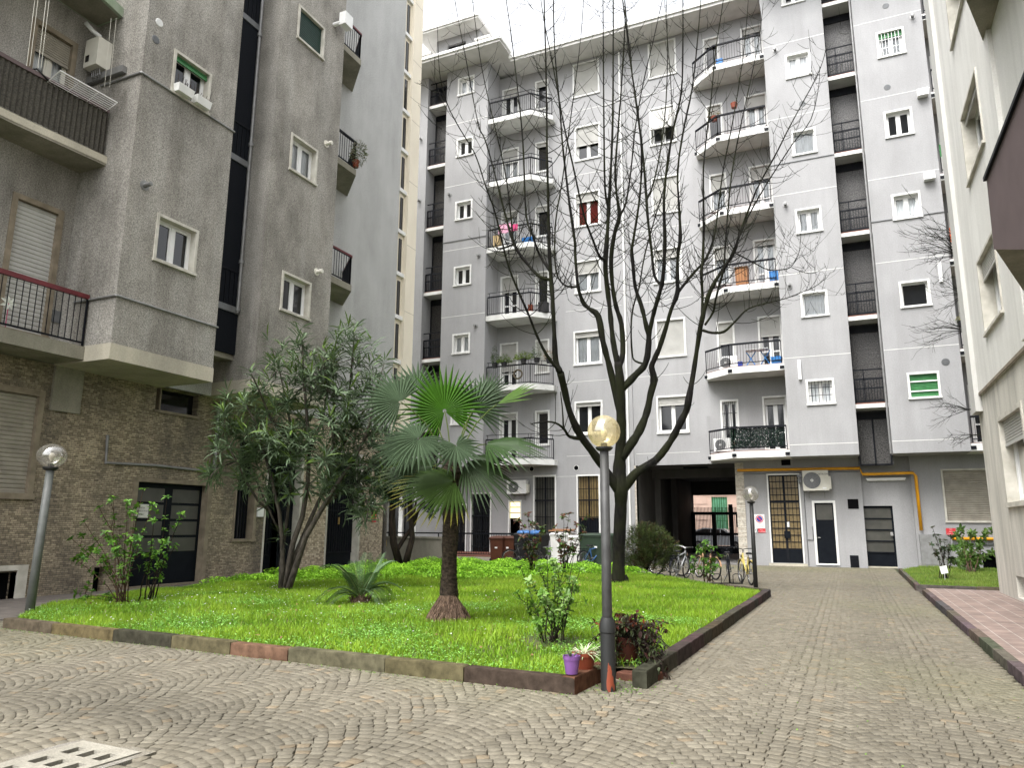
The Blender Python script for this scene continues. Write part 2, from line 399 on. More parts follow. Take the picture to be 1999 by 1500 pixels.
LAWN = [(-11.95, 7.69), (-2.68, 7.25), (-2.60, 8.15), (-2.2, 8.15), (-2.16, 7.75), (-1.99, 18.7), (-3.2, 19.9), (-5.2, 22.6), (-7.2, 24.6), (-10.2, 25.6), (-13.4, 26.0), (-15.35, 24.4), (-15.2, 16.5), (-14.6, 12.2), (-13.6, 9.3)]
BED = [(1.62, 30.7), (1.55, 22.35), (4.9, 22.2), (4.9, 33.6), (2.4, 33.6)]
def inside(x, y, poly):
    r = np.zeros(len(x), bool); n = len(poly)
    for i in range(n):
        (x0, y0), (x1, y1) = poly[i], poly[(i+1) % n]
        if y0 == y1: continue
        c = ((y0 > y) != (y1 > y)) & (x < (x1-x0)*(y-y0)/(y1-y0)+x0)
        r ^= c
    return r
def edge_dist(x, y, poly):
    d = np.full(len(x), 1e9); n = len(poly)
    for i in range(n):
        (x0, y0), (x1, y1) = poly[i], poly[(i+1) % n]
        L2 = (x1-x0)**2+(y1-y0)**2
        t = np.clip(((x-x0)*(x1-x0)+(y-y0)*(y1-y0))/L2, 0, 1)
        d = np.minimum(d, np.hypot(x-x0-t*(x1-x0), y-y0-t*(y1-y0)))
    return d
def lawn_z(x, y):
    x = np.asarray(x, float); y = np.asarray(y, float)
    e = edge_dist(x, y, LAWN)
    back = np.clip((y-13)/10, 0, 1)*np.clip((-3.0-x)/4, 0, 1)
    return .11 + .08*np.clip(e/2.5, 0, 1) + .05*back + .02*np.sin(x*1.7+1)*np.sin(y*1.3)
# cobbles laid in segmental arcs
def cobbles():
    rg = np.random.default_rng(3); W = 1.26; R_ = W/math.sqrt(2); p = .098
    quads = []
    for ci in range(-13, 2):
        xc = ci*W - .12 + W/2
        js = np.arange(int(1.2/p), int(34.2/p))
        for j in js:
            nst = 14 if j % 2 else 13
            th = np.linspace(-math.pi/4, math.pi/4, nst+1) + (0 if j % 2 else math.pi/4/nst*.5)
            th = np.clip(th + rg.normal(0, .006, nst+1), -math.pi/4, math.pi/4)
            y0 = j*p - R_*math.cos(math.pi/4)
            A = np.c_[xc+R_*np.sin(th), y0+R_*np.cos(th)]
            B = A + np.c_[np.sin(th), np.cos(th)]*(p*np.cos(th))[:, None]
            quads.append(np.stack([A[:-1], A[1:], B[1:], B[:-1]], 1))
    q = np.concatenate(quads); c = q.mean(1)
    k = (c[:, 0] < 1.5) & (c[:, 0] > -15.2) & (c[:, 1] > 2.0) & (c[:, 1] < 33.8)
    k &= ~inside(c[:, 0], c[:, 1], LAWN) & ~inside(c[:, 0], c[:, 1], SIDEWALK)
    k &= ~inside(c[:, 0], c[:, 1], MANHOLE)
    k &= ~((c[:, 0] < -9.0) & (c[:, 1] > 26.6))
    q, c = q[k], c[k]; n = len(q)
    ar = np.abs(np.cross(q[:, 1]-q[:, 0], q[:, 3]-q[:, 0])); k = ar > .003; q, c = q[k], c[k]; n = len(q)
    cc = c[:, None]
    q = cc + (q-cc)*(1-.075*rg.uniform(.6, 1.4, (n, 1, 1))) + rg.normal(0, .0020, (n, 4, 2))
    q += rg.normal(0, .0014, (n, 1, 2))
    top = cc + (q-cc)*.93
    z0 = rg.normal(0, .0018, (n, 1)); tilt = rg.normal(0, .020, (n, 1, 2))
    zt = .004+z0+((top-cc)*tilt).sum(2); zm = zt-.0035
    v = np.concatenate([np.dstack([q, np.full((n, 4), -.035)]), np.dstack([q, zm]), np.dstack([top, zt])], 1).reshape(-1, 3)
    b_ = (np.arange(n)*12)[:, None]
    F = [[0, 1, 5, 4], [1, 2, 6, 5], [2, 3, 7, 6], [3, 0, 4, 7], [4, 5, 9, 8], [5, 6, 10, 9], [6, 7, 11, 10], [7, 4, 8, 11], [8, 9, 10, 11]]
    f = (b_[:, None, :]+np.array(F)[None]).reshape(-1, 4)
    t = rg.random((n, 1)); base = np.array([.136, .121, .090])*(1-t)+np.array([.174, .157, .120])*t
    base *= rg.normal(1, .085, (n, 1))
    warm = rg.random(n) < .05; base[warm] *= np.array([1.22, 1.10, .98])
    big = .5+.5*np.sin(c[:, 0]*.55+1)*np.sin(c[:, 1]*.33+.5); base *= (1-.08*big)[:, None]
    damp = np.exp(-((c[:, 0]+5.6)**2/4.5+(c[:, 1]-4.9)**2/.5))   # the wet stain by the drain cover
    base *= (1-.35*damp)[:, None]
    lane = np.exp(-((c[:, 0]-.35)**2/.25))*(c[:, 1] > 3); base *= (1-.10*lane)[:, None]
    patch = np.sin(c[:, 0]*.9+2*np.sin(c[:, 1]*.4))*np.sin(c[:, 1]*.7+1.5*np.sin(c[:, 0]*.6)); base *= (1+.07*patch)[:, None]
    grn = np.clip(np.sin(c[:, 0]*.5+.8)*np.sin(c[:, 1]*.8+c[:, 0]*.4)-.2, 0, 1)*.35; base = base*(1-grn[:, None])+np.array([.15, .15, .08])*grn[:, None]
    mossy = np.clip(1.2-np.hypot(c[:, 0]+2.0, (c[:, 1]-31.6)*1.4)/3.2, 0, 1)
    base = base*(1-.3*mossy[:, None])+np.array([.11, .12, .04])*.3*mossy[:, None]
    cols = np.repeat(base, 12, 0)
    return np_mesh('cobble_paving', v, f, 'cobble', cols)
mh = [onG(163, 1450), onG(272, 1472), onG(-3, 1496)]
ex = (mh[1]-mh[0]); ex.z = 0; ey = (mh[2]-mh[0]); lx = ex.length; ex.normalize()
ey = V((ex.y, -ex.x, 0)); lx = .62; ly = .8
def mhp(u, v): return mh[0]+ex*u+ey*v
MANHOLE = [tuple(mhp(u, v)[:2]) for u, v in ((-.08, -.08), (lx+.08, -.08), (lx+.08, ly+.08), (-.08, ly+.08))]
SIDEWALK = [(-16.2, 5.0), (-13.1, 7.6), (-12.7, 8.6), (-13.6, 9.3), (-14.6, 12.2), (-15.2, 16.5), (-15.35, 26), (-16.2, 26)]
struct(cobbles())
def kerb(path, w, h, name, seed, lens=(.8, 1.5), palette=None, z0=-.03):
    """kerb stones laid end to end along a path, the lawn on the left of it"""
    rg = random.Random(seed); mb = MB()
    pal = palette or [(.112, .084, .056), (.118, .088, .058), (.10, .075, .05), (.105, .056, .034), (.050, .041, .032), (.108, .08, .054)]
    for (x0, y0), (x1, y1) in zip(path[:-1], path[1:]):
        d = V((x1-x0, y1-y0, 0)); Ln = d.length; d.normalize(); nrm = V((-d.y, d.x, 0)); t = 0
        while t < Ln-.02:
            l = min(rg.uniform(*lens), Ln-t)
            if Ln-t-l < .3: l = Ln-t
            mb.col = rg.choice(pal)
            mb.col = tuple(v*rg.uniform(.85, 1.15) for v in mb.col)
            jt = rg.uniform(-.004, .004); hh = h+rg.uniform(-.008, .008); g = .006; bv = .012
            p = V((x0, y0, 0))+d*(t+g)+nrm*jt; q = V((x0, y0, 0))+d*(t+l-g)+nrm*jt
            a, b2, c2, e = p, q, q+nrm*w, p+nrm*w
            cx = (a+c2)/2
            def up(P, z, s=0): P = P+(cx-P).normalized()*s*1.414; return (P.x, P.y, z)
            vs = [up(P, z0) for P in (a, b2, c2, e)]+[up(P, hh-bv) for P in (a, b2, c2, e)]+[up(P, hh, bv) for P in (a, b2, c2, e)]
            F = []
            for k in (0, 4): F += [(k+i, k+(i+1) % 4, k+4+(i+1) % 4, k+4+i) for i in range(4)]
            mb.add(vs, F+[(8, 9, 10, 11)])
            t += l
    return struct(mb.build(name, 'kerb_stone'))
kerb([(-12.0, 7.52), (-2.52, 7.08), (-2.45, 8.0)], .14, .155, 'lawn_kerb', 5)
kerb([(-1.96, 7.64), (-1.79, 18.8), (-3.1, 20.05)], .15, .165, 'lawn_kerb', 8, (.55, 1.2), [(.062, .05, .04), (.056, .047, .04), (.07, .055, .043)])
kerb([(-3.1, 20.05), (-5.1, 22.75), (-7.1, 24.75), (-10.2, 25.75), (-13.4, 26.15)], .12, .12, 'lawn_kerb', 9)
kerb([(-2.38, 7.98), (-2.0, 7.88)], .34, .085, 'lawn_kerb', 10, (.5, .6))
kerb([(1.55, 31.0), (1.47, 22.28), (4.5, 22.1)], .12, .16, 'bed_kerb', 4, (.9, 1.6), [(.09, .078, .062), (.10, .085, .068)])
kerb([(1.55, 21.45), (1.55, -6)], .13, .105, 'walkway_kerb', 6, (.8, 1.1), [(.10, .085, .075), (.115, .10, .086), (.09, .078, .068)])
w = MB(); w.box(1.68, 3.4, -6, 22.0, -.03, .1); struct(w.build('walkway', 'pink_tile'))
sw = MB(); sw.prism(SIDEWALK, -.03, .03); struct(sw.build('sidewalk', 'left_tile'))
pv = MB(); pv.box(-8.9, -4.35, 33.85, 60, -.03, .03); struct(pv.build('driveway', 'drive_slab'))
# lawn body
def lawn_mesh(poly, step, zf, name, m):
    xs = [p[0] for p in poly]; ys = [p[1] for p in poly]
    X_, Y_ = np.meshgrid(np.arange(min(xs), max(xs)+step, step), np.arange(min(ys), max(ys)+step, step))
    sh = X_.shape; x, y = X_.ravel(), Y_.ravel()
    ins = inside(x, y, poly) | (edge_dist(x, y, poly) < step*.55)
    z = np.where(ins, zf(x, y), 0)
    idx = np.arange(len(x)).reshape(sh)
    f = np.stack([idx[:-1, :-1], idx[:-1, 1:], idx[1:, 1:], idx[1:, :-1]], -1).reshape(-1, 4)
    f = f[ins[f].all(1)]
    return struct(np_mesh(name, np.c_[x, y, z], f, m, smooth=True))
lawn_mesh(LAWN, .12, lambda x, y: lawn_z(x, y)-.015, 'lawn_ground', 'soil')
lawn_mesh(BED, .15, lambda x, y: np.full(len(x), .11), 'bed_ground', 'soil')
# grass
attr_mat('grass_blade', .5, trans=.35, var=.1, vscale=1.5, spec=.3)
def grass(poly, n, zf, seed, name, hmin, hmax, c0, c1, wid=(.006, .011), dens=None):
    rg = np.random.default_rng(seed); xs = [p[0] for p in poly]; ys = [p[1] for p in poly]
    x = rg.uniform(min(xs), max(xs), n*3); y = rg.uniform(min(ys), max(ys), n*3)
    k = inside(x, y, poly)
    if dens is not None: k &= rg.random(len(x)) < dens(x, y)
    x, y = x[k][:n], y[k][:n]; n = len(x); z = zf(x, y)
    patch = np.clip(.5+.25*np.sin(x*2.3+np.sin(y*1.9)*1.3)+.25*np.sin(y*2.7+np.cos(x*1.4)*1.7)+.18*np.sin(x*6.1+y*3)*np.sin(y*5.3-x*2), 0, 1.1)
    h = (hmin+(hmax-hmin)*rg.random(n))*(.55+.75*patch); w = rg.uniform(*wid, n)
    t = rg.uniform(0, 2*np.pi, n); ln = rg.normal(0, .45, (n, 2))*h[:, None]
    dx, dy = np.cos(t)*w, np.sin(t)*w
    v = np.stack([np.c_[x-dx, y-dy, z-.01], np.c_[x+dx, y+dy, z-.01], np.c_[x+ln[:, 0], y+ln[:, 1], z+h]], 1).reshape(-1, 3)
    f = np.arange(n*3).reshape(-1, 3)
    u = np.clip(patch*.7+rg.random(n)*.5-.1, 0, 1)[:, None]
    col = np.array(c0)*(1-u)+np.array(c1)*u
    col *= rg.normal(1, .14, (n, 1)); dry = rg.random(n) < .03; col[dry] = np.array([.30, .27, .10])
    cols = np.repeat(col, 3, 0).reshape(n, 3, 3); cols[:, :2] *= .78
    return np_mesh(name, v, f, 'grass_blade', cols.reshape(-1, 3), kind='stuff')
def bare(x, y):  # thin patches under the plants
    d = np.ones(len(x))
    for (bx, by, br) in ((-3.6, 9.25, .6), (-12.35, 10.0, .55), (-11.63, 13.25, .45), (-5.7, 10.3, .35), (-5.4, 18.4, .6), (-2.3, 8.5, .7)):
        d = np.minimum(d, np.clip((np.hypot(x-bx, y-by)-br*.4)/(br*.8), .05, 1))
    return d
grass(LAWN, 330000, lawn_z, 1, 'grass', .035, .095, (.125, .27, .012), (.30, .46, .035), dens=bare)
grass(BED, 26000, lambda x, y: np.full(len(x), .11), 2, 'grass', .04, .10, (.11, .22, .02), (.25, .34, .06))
# the taller clover at the back of the lawn, small leaves at many heights
def clover(seed=5, n=62000):
    rg = np.random.default_rng(seed)
    x = rg.uniform(-15.3, -4.2, n*2); y = rg.uniform(13.5, 25.9, n*2)
    lim = 14.6+.7*np.sin(x*.9)+np.clip((x+12)*1.1, -1.0, 9)
    d = np.clip((y-lim)/1.6, 0, 1)
    k = inside(x, y, LAWN) & (rg.random(len(x)) < d) & (edge_dist(x, y, LAWN) > .1)
    x, y, d = x[k][:n], y[k][:n], d[k][:n]; n = len(x)
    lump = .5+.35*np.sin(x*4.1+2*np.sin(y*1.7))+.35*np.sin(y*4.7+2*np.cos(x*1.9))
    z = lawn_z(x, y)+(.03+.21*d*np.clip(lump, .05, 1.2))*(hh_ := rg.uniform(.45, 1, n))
    s = rg.uniform(.016, .034, n); t = rg.uniform(0, 2*np.pi, n)
    nx, ny = rg.normal(0, .4, n), rg.normal(0, .4, n)
    P = []
    for a in (0, 1, 2, 3):
        ca, sa = np.cos(t+a*np.pi/2)*s, np.sin(t+a*np.pi/2)*s
        P.append(np.c_[x+ca, y+sa, z-ca*nx-sa*ny])
    v = np.stack(P, 1).reshape(-1, 3); f = np.arange(n*4).reshape(-1, 4)
    u = np.clip(rg.random((n, 1))*.5+.7*(hh_[:, None]-.45)/.55*np.clip(lump, 0, 1)[:, None], 0, 1); col = (np.array([.09, .26, .010])*(1-u)+np.array([.33, .60, .045])*u)*rg.normal(1, .12, (n, 1))  # low leaves coloured darker, as painted shading between the lumps
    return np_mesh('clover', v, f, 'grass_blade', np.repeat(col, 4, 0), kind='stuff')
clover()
# low broad weeds through the front of the lawn, and daisies
def weeds(seed=6, n=24000):
    rg = np.random.default_rng(seed)
    x = rg.uniform(-13, -1.9, n*3); y = rg.uniform(7.2, 12.5, n*3)
    pat = np.sin(x*1.9+np.sin(y*2.2))*np.sin(y*1.6+.6)+.3+.4*np.clip(9-y, 0, 1)
    k = inside(x, y, LAWN) & (rg.random(len(x)) < np.clip(pat, .05, 1)); x, y = x[k][:n], y[k][:n]; n = len(x)
    z = lawn_z(x, y)+rg.uniform(.02, .055, n); s = rg.uniform(.008, .018, n); t = rg.uniform(0, 6.28, n); nx, ny = rg.normal(0, .35, n), rg.normal(0, .35, n)
    P = []
    for a in range(4):
        ca, sa = np.cos(t+a*np.pi/2)*s, np.sin(t+a*np.pi/2)*s*.75
        P.append(np.c_[x+ca, y+sa, z-ca*nx-sa*ny])
    col = (np.array([.13, .33, .04])+rg.random((n, 1))*np.array([.14, .16, .08]))*rg.normal(1, .15, (n, 1))
    np_mesh('weeds', np.stack(P, 1).reshape(-1, 3), np.arange(n*4).reshape(-1, 4), 'grass_blade', np.repeat(col, 4, 0), kind='stuff')
weeds()
def litter(seed=19, n=160):
    rg = np.random.default_rng(seed); x = np.r_[rg.uniform(-13, -2.2, 90), rg.normal(-5.4, .9, 50), rg.normal(-2.3, .5, 30)]; y = np.r_[rg.uniform(7.6, 18, 90), rg.normal(17.6, .9, 50), rg.normal(8.6, .5, 30)]
    k = inside(x, y, LAWN); x, y = x[k], y[k]; n = len(x); z = lawn_z(x, y)+rg.uniform(.03, .09, n); s_ = rg.uniform(.02, .045, n); t = rg.uniform(0, 6.28, n)
    P = [np.c_[x+np.cos(t+a*np.pi/2)*s_*(1 if a % 2 else .5), y+np.sin(t+a*np.pi/2)*s_*(1 if a % 2 else .5), z+rg.normal(0, .012, n)] for a in range(4)]
    col = (np.array([.16, .10, .045])+rg.random((n, 1))*np.array([.2, .14, .06]))
    np_mesh('fallen_leaves', np.stack(P, 1).reshape(-1, 3), np.arange(n*4).reshape(-1, 4), 'grass_blade', np.repeat(col, 4, 0), kind='stuff')
litter()
def daisies(seed=9, n=420):
    rg = np.random.default_rng(seed); x = rg.uniform(-13, -3, n*3); y = rg.uniform(7.6, 15, n*3)
    k = inside(x, y, LAWN) & (rg.random(len(x)) < np.clip((-3-x)/6, .12, 1)); x, y = x[k][:n], y[k][:n]; n = len(x)
    z = lawn_z(x, y)+rg.uniform(.06, .10, n); s = rg.uniform(.008, .014, n); t = rg.uniform(0, 6.28, n)
    P = [np.c_[x+np.cos(t+a*np.pi/3)*s, y+np.sin(t+a*np.pi/3)*s, z+rg.normal(0, .004, n)] for a in range(6)]
    np_mesh('daisies', np.stack(P, 1).reshape(-1, 3), np.arange(n*6).reshape(-1, 6), 'grass_blade', np.full((n*6, 3), .8), kind='stuff')
daisies()
# weeds in the paving joints round the lamp base and kerb
def joint_weeds(seed=12):
    rg = np.random.default_rng(seed); P = []; n = 1500
    cx = np.r_[rg.normal(-2.3, .25, 500), rg.uniform(-12, -2.5, 500), rg.uniform(-1.75, 1.5, 500)]
    cy = np.r_[rg.normal(7.6, .25, 500), np.zeros(500), rg.uniform(3, 30, 500)]
    cy[500:1000] = 7.5-(cx[500:1000]+12)*.0465-.04+rg.normal(0, .03, 500)
    k = ~inside(cx, cy, LAWN); cx, cy = cx[k], cy[k]; n = len(cx)
    z = rg.uniform(.002, .02, n); s = rg.uniform(.004, .011, n); t = rg.uniform(0, 6.28, n)
    P = [np.c_[cx+np.cos(t+a*np.pi/2)*s, cy+np.sin(t+a*np.pi/2)*s*.7, z+rg.normal(0, .004, n)] for a in range(4)]
    col = np.array([.12, .24, .03])*rg.normal(1, .25, (n, 1))
    np_mesh('moss', np.stack(P, 1).reshape(-1, 3), np.arange(n*4).reshape(-1, 4), 'grass_blade', np.repeat(col, 4, 0), kind='stuff')
joint_weeds()
# concrete drain cover in the paving
dc = thing('drain_cover', 'pale concrete drain cover with short slots set in the cobbles', 'drain cover', tuple(mh[0]))
def mbox(mb, u0, u1, v0, v1, z0, z1):
    P = [mhp(u0, v0), mhp(u1, v0), mhp(u1, v1), mhp(u0, v1)]
    mb.add([(p.x, p.y, z0) for p in P]+[(p.x, p.y, z1) for p in P], [(3, 2, 1, 0), (4, 5, 6, 7), (0, 1, 5, 4), (1, 2, 6, 5), (2, 3, 7, 6), (3, 0, 4, 7)])
plaster('cover_concrete', (.30, .285, .24), (.23, .215, .18), streak=.4, grain=.25, gscale=60, bmp=.6, smear=(.15, .14, .115))
plaster('cover_frame', (.17, .155, .12), (.13, .115, .09), streak=.3, grain=.5, gscale=110, bmp=.7)
fb = MB()
for u0, u1, v0, v1 in ((-.075, lx+.075, -.075, -.012), (-.075, lx+.075, ly+.012, ly+.075), (-.075, -.012, -.012, ly+.012), (lx+.012, lx+.075, -.012, ly+.012)): mbox(fb, u0, u1, v0, v1, -.03, .006)
fb.build('frame', 'cover_frame', dc)
holes = [(.12+.17*i, .21+.17*i, .12+.23*j, .26+.23*j) for i in range(3) for j in range(3)]
pl = MB()
A = [0, lx]+[h for q in holes for h in q[:2]]; Z = [0, ly]+[h for q in holes for h in q[2:]]
A = sorted(set(A)); Z = sorted(set(Z))
for i in range(len(A)-1):
    for j in range(len(Z)-1):
        if any(h[0] < (A[i]+A[i+1])/2 < h[1] and h[2] < (Z[j]+Z[j+1])/2 < h[3] for h in holes): continue
        mbox(pl, A[i], A[i+1], Z[j], Z[j+1], -.03, .012)
pl.build('slab', 'cover_concrete', dc, fix=False)
pit = MB(); mbox(pit, 0, lx, 0, ly, -.029, -.026); pit.build('pit', 'dark_room', dc)
# ============================================================ BUILDING PIECES
def r4(fr, Lp, Rp, Bp, Tp):
    a = sorted((fr.pt(*Lp)[0], fr.pt(*Rp)[0]))
    zb = Bp if isinstance(Bp, (int, float)) else fr.pt(*Bp)[1]
    zt = Tp if isinstance(Tp, (int, float)) else fr.pt(*Tp)[1]
    return a[0], a[1], zb, zt
def slats(mb, a0, a1, z0, z1, d, pitch=.055):
    n = max(2, int((z1-z0)/pitch)); h = (z1-z0)/n
    for i in range(n):
        z = z0+i*h
        mb.add([(a0, d-.012, z), (a1, d-.012, z), (a1, d+.006, z+h*.25), (a0, d+.006, z+h*.25), (a0, d+.006, z+h*.8), (a1, d+.006, z+h*.8), (a0, d-.012, z+h), (a1, d-.012, z+h)],
               [(0, 1, 2, 3), (3, 2, 5, 4), (4, 5, 7, 6)])
def curtain_mb(fr, a0, a1, z0, z1, d, amp=.02, waves=None, gap=0):
    mb = MB(fr); n = 48; waves = waves or max(4, (a1-a0)*9); v = []
    for i in range(n+1):
        a = a0+(a1-a0)*i/n; dd = d+amp*math.sin(i/n*waves*6.28)*(.7+.3*math.sin(i*.37))
        v += [(a, dd, z0), (a, dd, z1)]
    mb.add(v, [(2*i, 2*i+2, 2*i+3, 2*i+1) for i in range(n)]); return mb
def window(parent, fr, rc, kind='two', shut=0, curt=None, sur='surround_stone', frm='white_frame', shm='shutter_grey', depth=.17, sw=.085, proud=.03, label=None, name='window', glass='dark_glass', project=0, pitch=.055):
    """one window: stone surround (the part), frame, pane, shutter, curtain, bars (its sub-parts). rc is the outer edge of the surround"""
    A0, A1, Z0, Z1 = rc; a0, a1, z0, z1 = A0+sw, A1-sw, Z0+sw, Z1-sw
    mb = MB(fr)
    mb.box(A0, a0, -depth, proud, Z0+sw, Z1).box(a1, A1, -depth, proud, Z0+sw, Z1).box(a0, a1, -depth, proud, z1, Z1).box(A0-.02, A1+.02, -depth, proud+.035, Z0, z0)
    w = mb.build(name, sur, parent)
    if label: w['label'] = label
    fd = -depth+.0; t = .055
    if kind != 'closed' and shut < .98:
        f = MB(fr)
        f.box(a0, a0+t, fd-.05, fd, z0, z1).box(a1-t, a1, fd-.05, fd, z0, z1).box(a0+t, a1-t, fd-.05, fd, z0, z0+t).box(a0+t, a1-t, fd-.05, fd, z1-t, z1)
        am = (a0+a1)/2
        if kind in ('two', 'door', 'bars'):
            f.box(am-.05, am+.05, fd-.045, fd+.006, z0+t, z1-t)
            for s_, e_ in ((a0+t, am-.05), (am+.05, a1-t)):
                f.box(s_, s_+.04, fd-.045, fd-.006, z0+t, z1-t).box(e_-.04, e_, fd-.045, fd-.006, z0+t, z1-t)
                f.box(s_+.04, e_-.04, fd-.045, fd-.006, z0+t, z0+t+.05).box(s_+.04, e_-.04, fd-.045, fd-.006, z1-t-.05, z1-t)
                if kind == 'door': f.box(s_+.04, e_-.04, fd-.045, fd-.006, z0+(z1-z0)*.33, z0+(z1-z0)*.33+.07)
        f.build('frame', frm, w)
        MB(fr).quad((a0, fd-.035, z0), (a1, fd-.035, z0), (a1, fd-.035, z1), (a0, fd-.035, z1)).build('pane', 'window_glass' if curt else glass, w)
        if curt:
            curtain_mb(fr, a0, a1, z0, z1, fd-.11).build('curtain', curt, w)
            MB(fr).quad((a0-.05, fd-.2, z0-.05), (a1+.05, fd-.2, z0-.05), (a1+.05, fd-.2, z1+.05), (a0-.05, fd-.2, z1+.05)).build('room', 'dark_room', w)
    if shut > 0 or kind == 'closed':
        zz = z0 if kind == 'closed' else z1-(z1-z0)*min(shut, 1)
        s = MB(fr)
        if project:
            for i in range(22):
                q0, q1 = i/22, (i+1)/22; zA = z1+(zz-z1)*q0; zB = z1+(zz-z1)*q1
                s.add([(a0, -.04+project*q0, zA), (a1, -.04+project*q0, zA), (a1, -.03+project*q1, zB), (a0, -.03+project*q1, zB)], [(0, 1, 2, 3)])
        else: slats(s, a0, a1, zz, z1, -.07, pitch)
        s.box(a0, a1, -.085+project, -.055+project, zz-.03, zz+.02)
        s.build('shutter', shm, w)
    if kind == 'bars':
        q = MB(fr)
        for i in range(1, 7): x = a0+(a1-a0)*i/7; q.box(x-.01, x+.01, -.03, -.01, z0, z1)
        for zz in (.35, .7): q.box(a0, a1, -.012, .0, z0+(z1-z0)*zz-.012, z0+(z1-z0)*zz+.012)
        q.build('window_bars', 'white_frame' if frm == 'pale_bars' else 'black_iron', w)
    return w
def railing(fr, path, z, h, sp=.115, rail=.06, bar=.014, mb=None, mid=False, foot=.09, upper=0, lim=None):
    mb = mb or MB(fr)
    for (a, d), (b2, e) in zip(path[:-1], path[1:]):
        p, q = V((a, d, 0)), V((b2, e, 0)); n = max(1, int((q-p).length/sp))
        mb.bar(p+V((0, 0, z+h)), q+V((0, 0, z+h)), rail, rail)
        mb.bar(p+V((0, 0, z+foot)), q+V((0, 0, z+foot)), .03, .035)
        if upper:
            mb.bar(p+V((0, 0, z+h+upper)), q+V((0, 0, z+h+upper)), .025, .025)
            for t in (0.04, .5, .96): s_ = p.lerp(q, t); mb.box(s_.x-.01, s_.x+.01, s_.y-.01, s_.y+.01, z+h, z+h+upper)
        for i in range(n+1):
            s_ = p.lerp(q, i/n); w = bar/2 if 0 < i < n else .018
            mb.box(s_.x-w, s_.x+w, s_.y-w, s_.y+w, z+(foot if 0 < i < n else -.12), z+h)
    return mb
def balcony(parent, fr, plan, z, th, path, h=1.0, label=None, slabm='slab_paint', railm='black_iron', brackets=True, upper=0, tile=True, **kw):
    mb = MB(fr); mb.prism(plan, z-th, z); s = mb.build('balcony', slabm, parent)
    if label: s['label'] = label
    r_ = railing(fr, path, z, h, upper=upper, **kw)
    if brackets:
        for a, d in path[:]: r_.box(a-.09, a+.09, d-.02, d+.05, z-th*.8, z-th*.35)
    r_.build('railing', railm, s)
    if tile:
        cx = sum(p[0] for p in plan)/len(plan); cy = sum(p[1] for p in plan)/len(plan)
        MB(fr).prism([(cx+(p[0]-cx)*.985, cy+(p[1]-cy)*.97) for p in plan], z+.002, z+.025).build('floor_tiles', 'red_tile', s)
    return s
def vent_cap(parent, fr, x, y, r=.075, l=.13, m='galvanised'):
    a, z = fr.pt(x, y); mb = MB(fr)
    mb.lathe([(.11, 0), (.11, .012), (.055, .014), (.055, l), (r, l), (r, l+.07), (r*.6, l+.075)], (0, 0, 0), 14, 'y')
    for i in range(len(mb.v)): pass
    mb.v = []; mb.f = []
    base = [(.12, 0), (.12, .015), (.055, .017), (.055, l), (r, l), (r, l+.08), (r*.55, l+.085)]
    vs = []; fs = []; n = 14
    for R_, dd in base:
        for j in range(n): t = 6.2832*j/n; vs.append((a+R_*math.cos(t), dd, z+R_*math.sin(t)))
    for i in range(len(base)-1):
        for j in range(n): fs.append((i*n+j, i*n+(j+1) % n, (i+1)*n+(j+1) % n, (i+1)*n+j))
    fs.append(tuple(range((len(base)-1)*n, len(base)*n))); mb.add(vs, fs)
    return mb.build('flue_cap', m, parent)
def grille(parent, fr, x, y, r=.13, m='grey_metal'):
    a, z = fr.pt(x, y); mb = MB(fr); n = 20
    vs = [(a+r*math.cos(6.2832*j/n), .012, z+r*math.sin(6.2832*j/n)) for j in range(n)]+[(a+r*1.05*math.cos(6.2832*j/n), 0, z+r*1.05*math.sin(6.2832*j/n)) for j in range(n)]
    mb.add(vs, [tuple(range(n))]+[(j, (j+1) % n, n+(j+1) % n, n+j) for j in range(n)])
    for k in range(-3, 4):
        hw = math.sqrt(max(0, r*r*.85-(k*r*.25)**2)); mb.box(a-hw, a+hw, .012, .02, z+k*r*.25-.008, z+k*r*.25+.008)
    return mb.build('vent_grille', m, parent)
# ============================================================ CENTRAL BUILDING
FM, FB = Fr('Y', 34.0), Fr('Y', 32.5)
ZT = 26.6; ST = 3.7
cb = thing('apartment_building', 'tall pale grey rendered apartment block with rows of balconies at the back of the courtyard', 'apartment building', (-8, 34, 0))
B1 = (-18.84, -16.26); B2 = (-2.0, .6); B3 = (1.8, 4.45); B0 = (-26, -20.05)
XP0, XP1 = onY(1243, 960, 34).x, onY(1438, 960, 34).x   # the drive-through
LX1 = onY(1088, 765, 34).x; RX0_ = onY(1388, 893, 34).x
# windows: frame, outer box in the photograph, and what is in it
mainw, bayw = [], []
for i, (rc, sh, cu) in enumerate([((1118, 120, 1170, 187), 1, 0), ((1122, 243, 1172, 312), .55, 0), ((1122, 373, 1172, 442), .25, 'curtain_red'), ((1122, 507, 1173, 572), .38, 'curtain_white'), ((1120, 645, 1175, 713), .14, 'curtain_white'), ((1122, 783, 1177, 850), .1, 0)]):
    mainw.append((FM.rect(*rc), dict(kind='closed' if sh == 1 else 'two', shut=sh, curt=cu or None)))
for i, (rc, sh, cu) in enumerate([((1265, 80, 1320, 150), 1, 0), ((1268, 207, 1320, 282), .68, 0), ((1272, 343, 1328, 417), 1, 0), ((1275, 483, 1332, 553), .25, 'curtain_white'), ((1280, 622, 1339, 698), 1, 0), ((1282, 772, 1345, 847), .22, 0)]):
    mainw.append((FM.rect(*rc), dict(kind='closed' if sh == 1 else 'two', shut=sh, curt=cu or None, project=.45 if i == 1 else 0)))
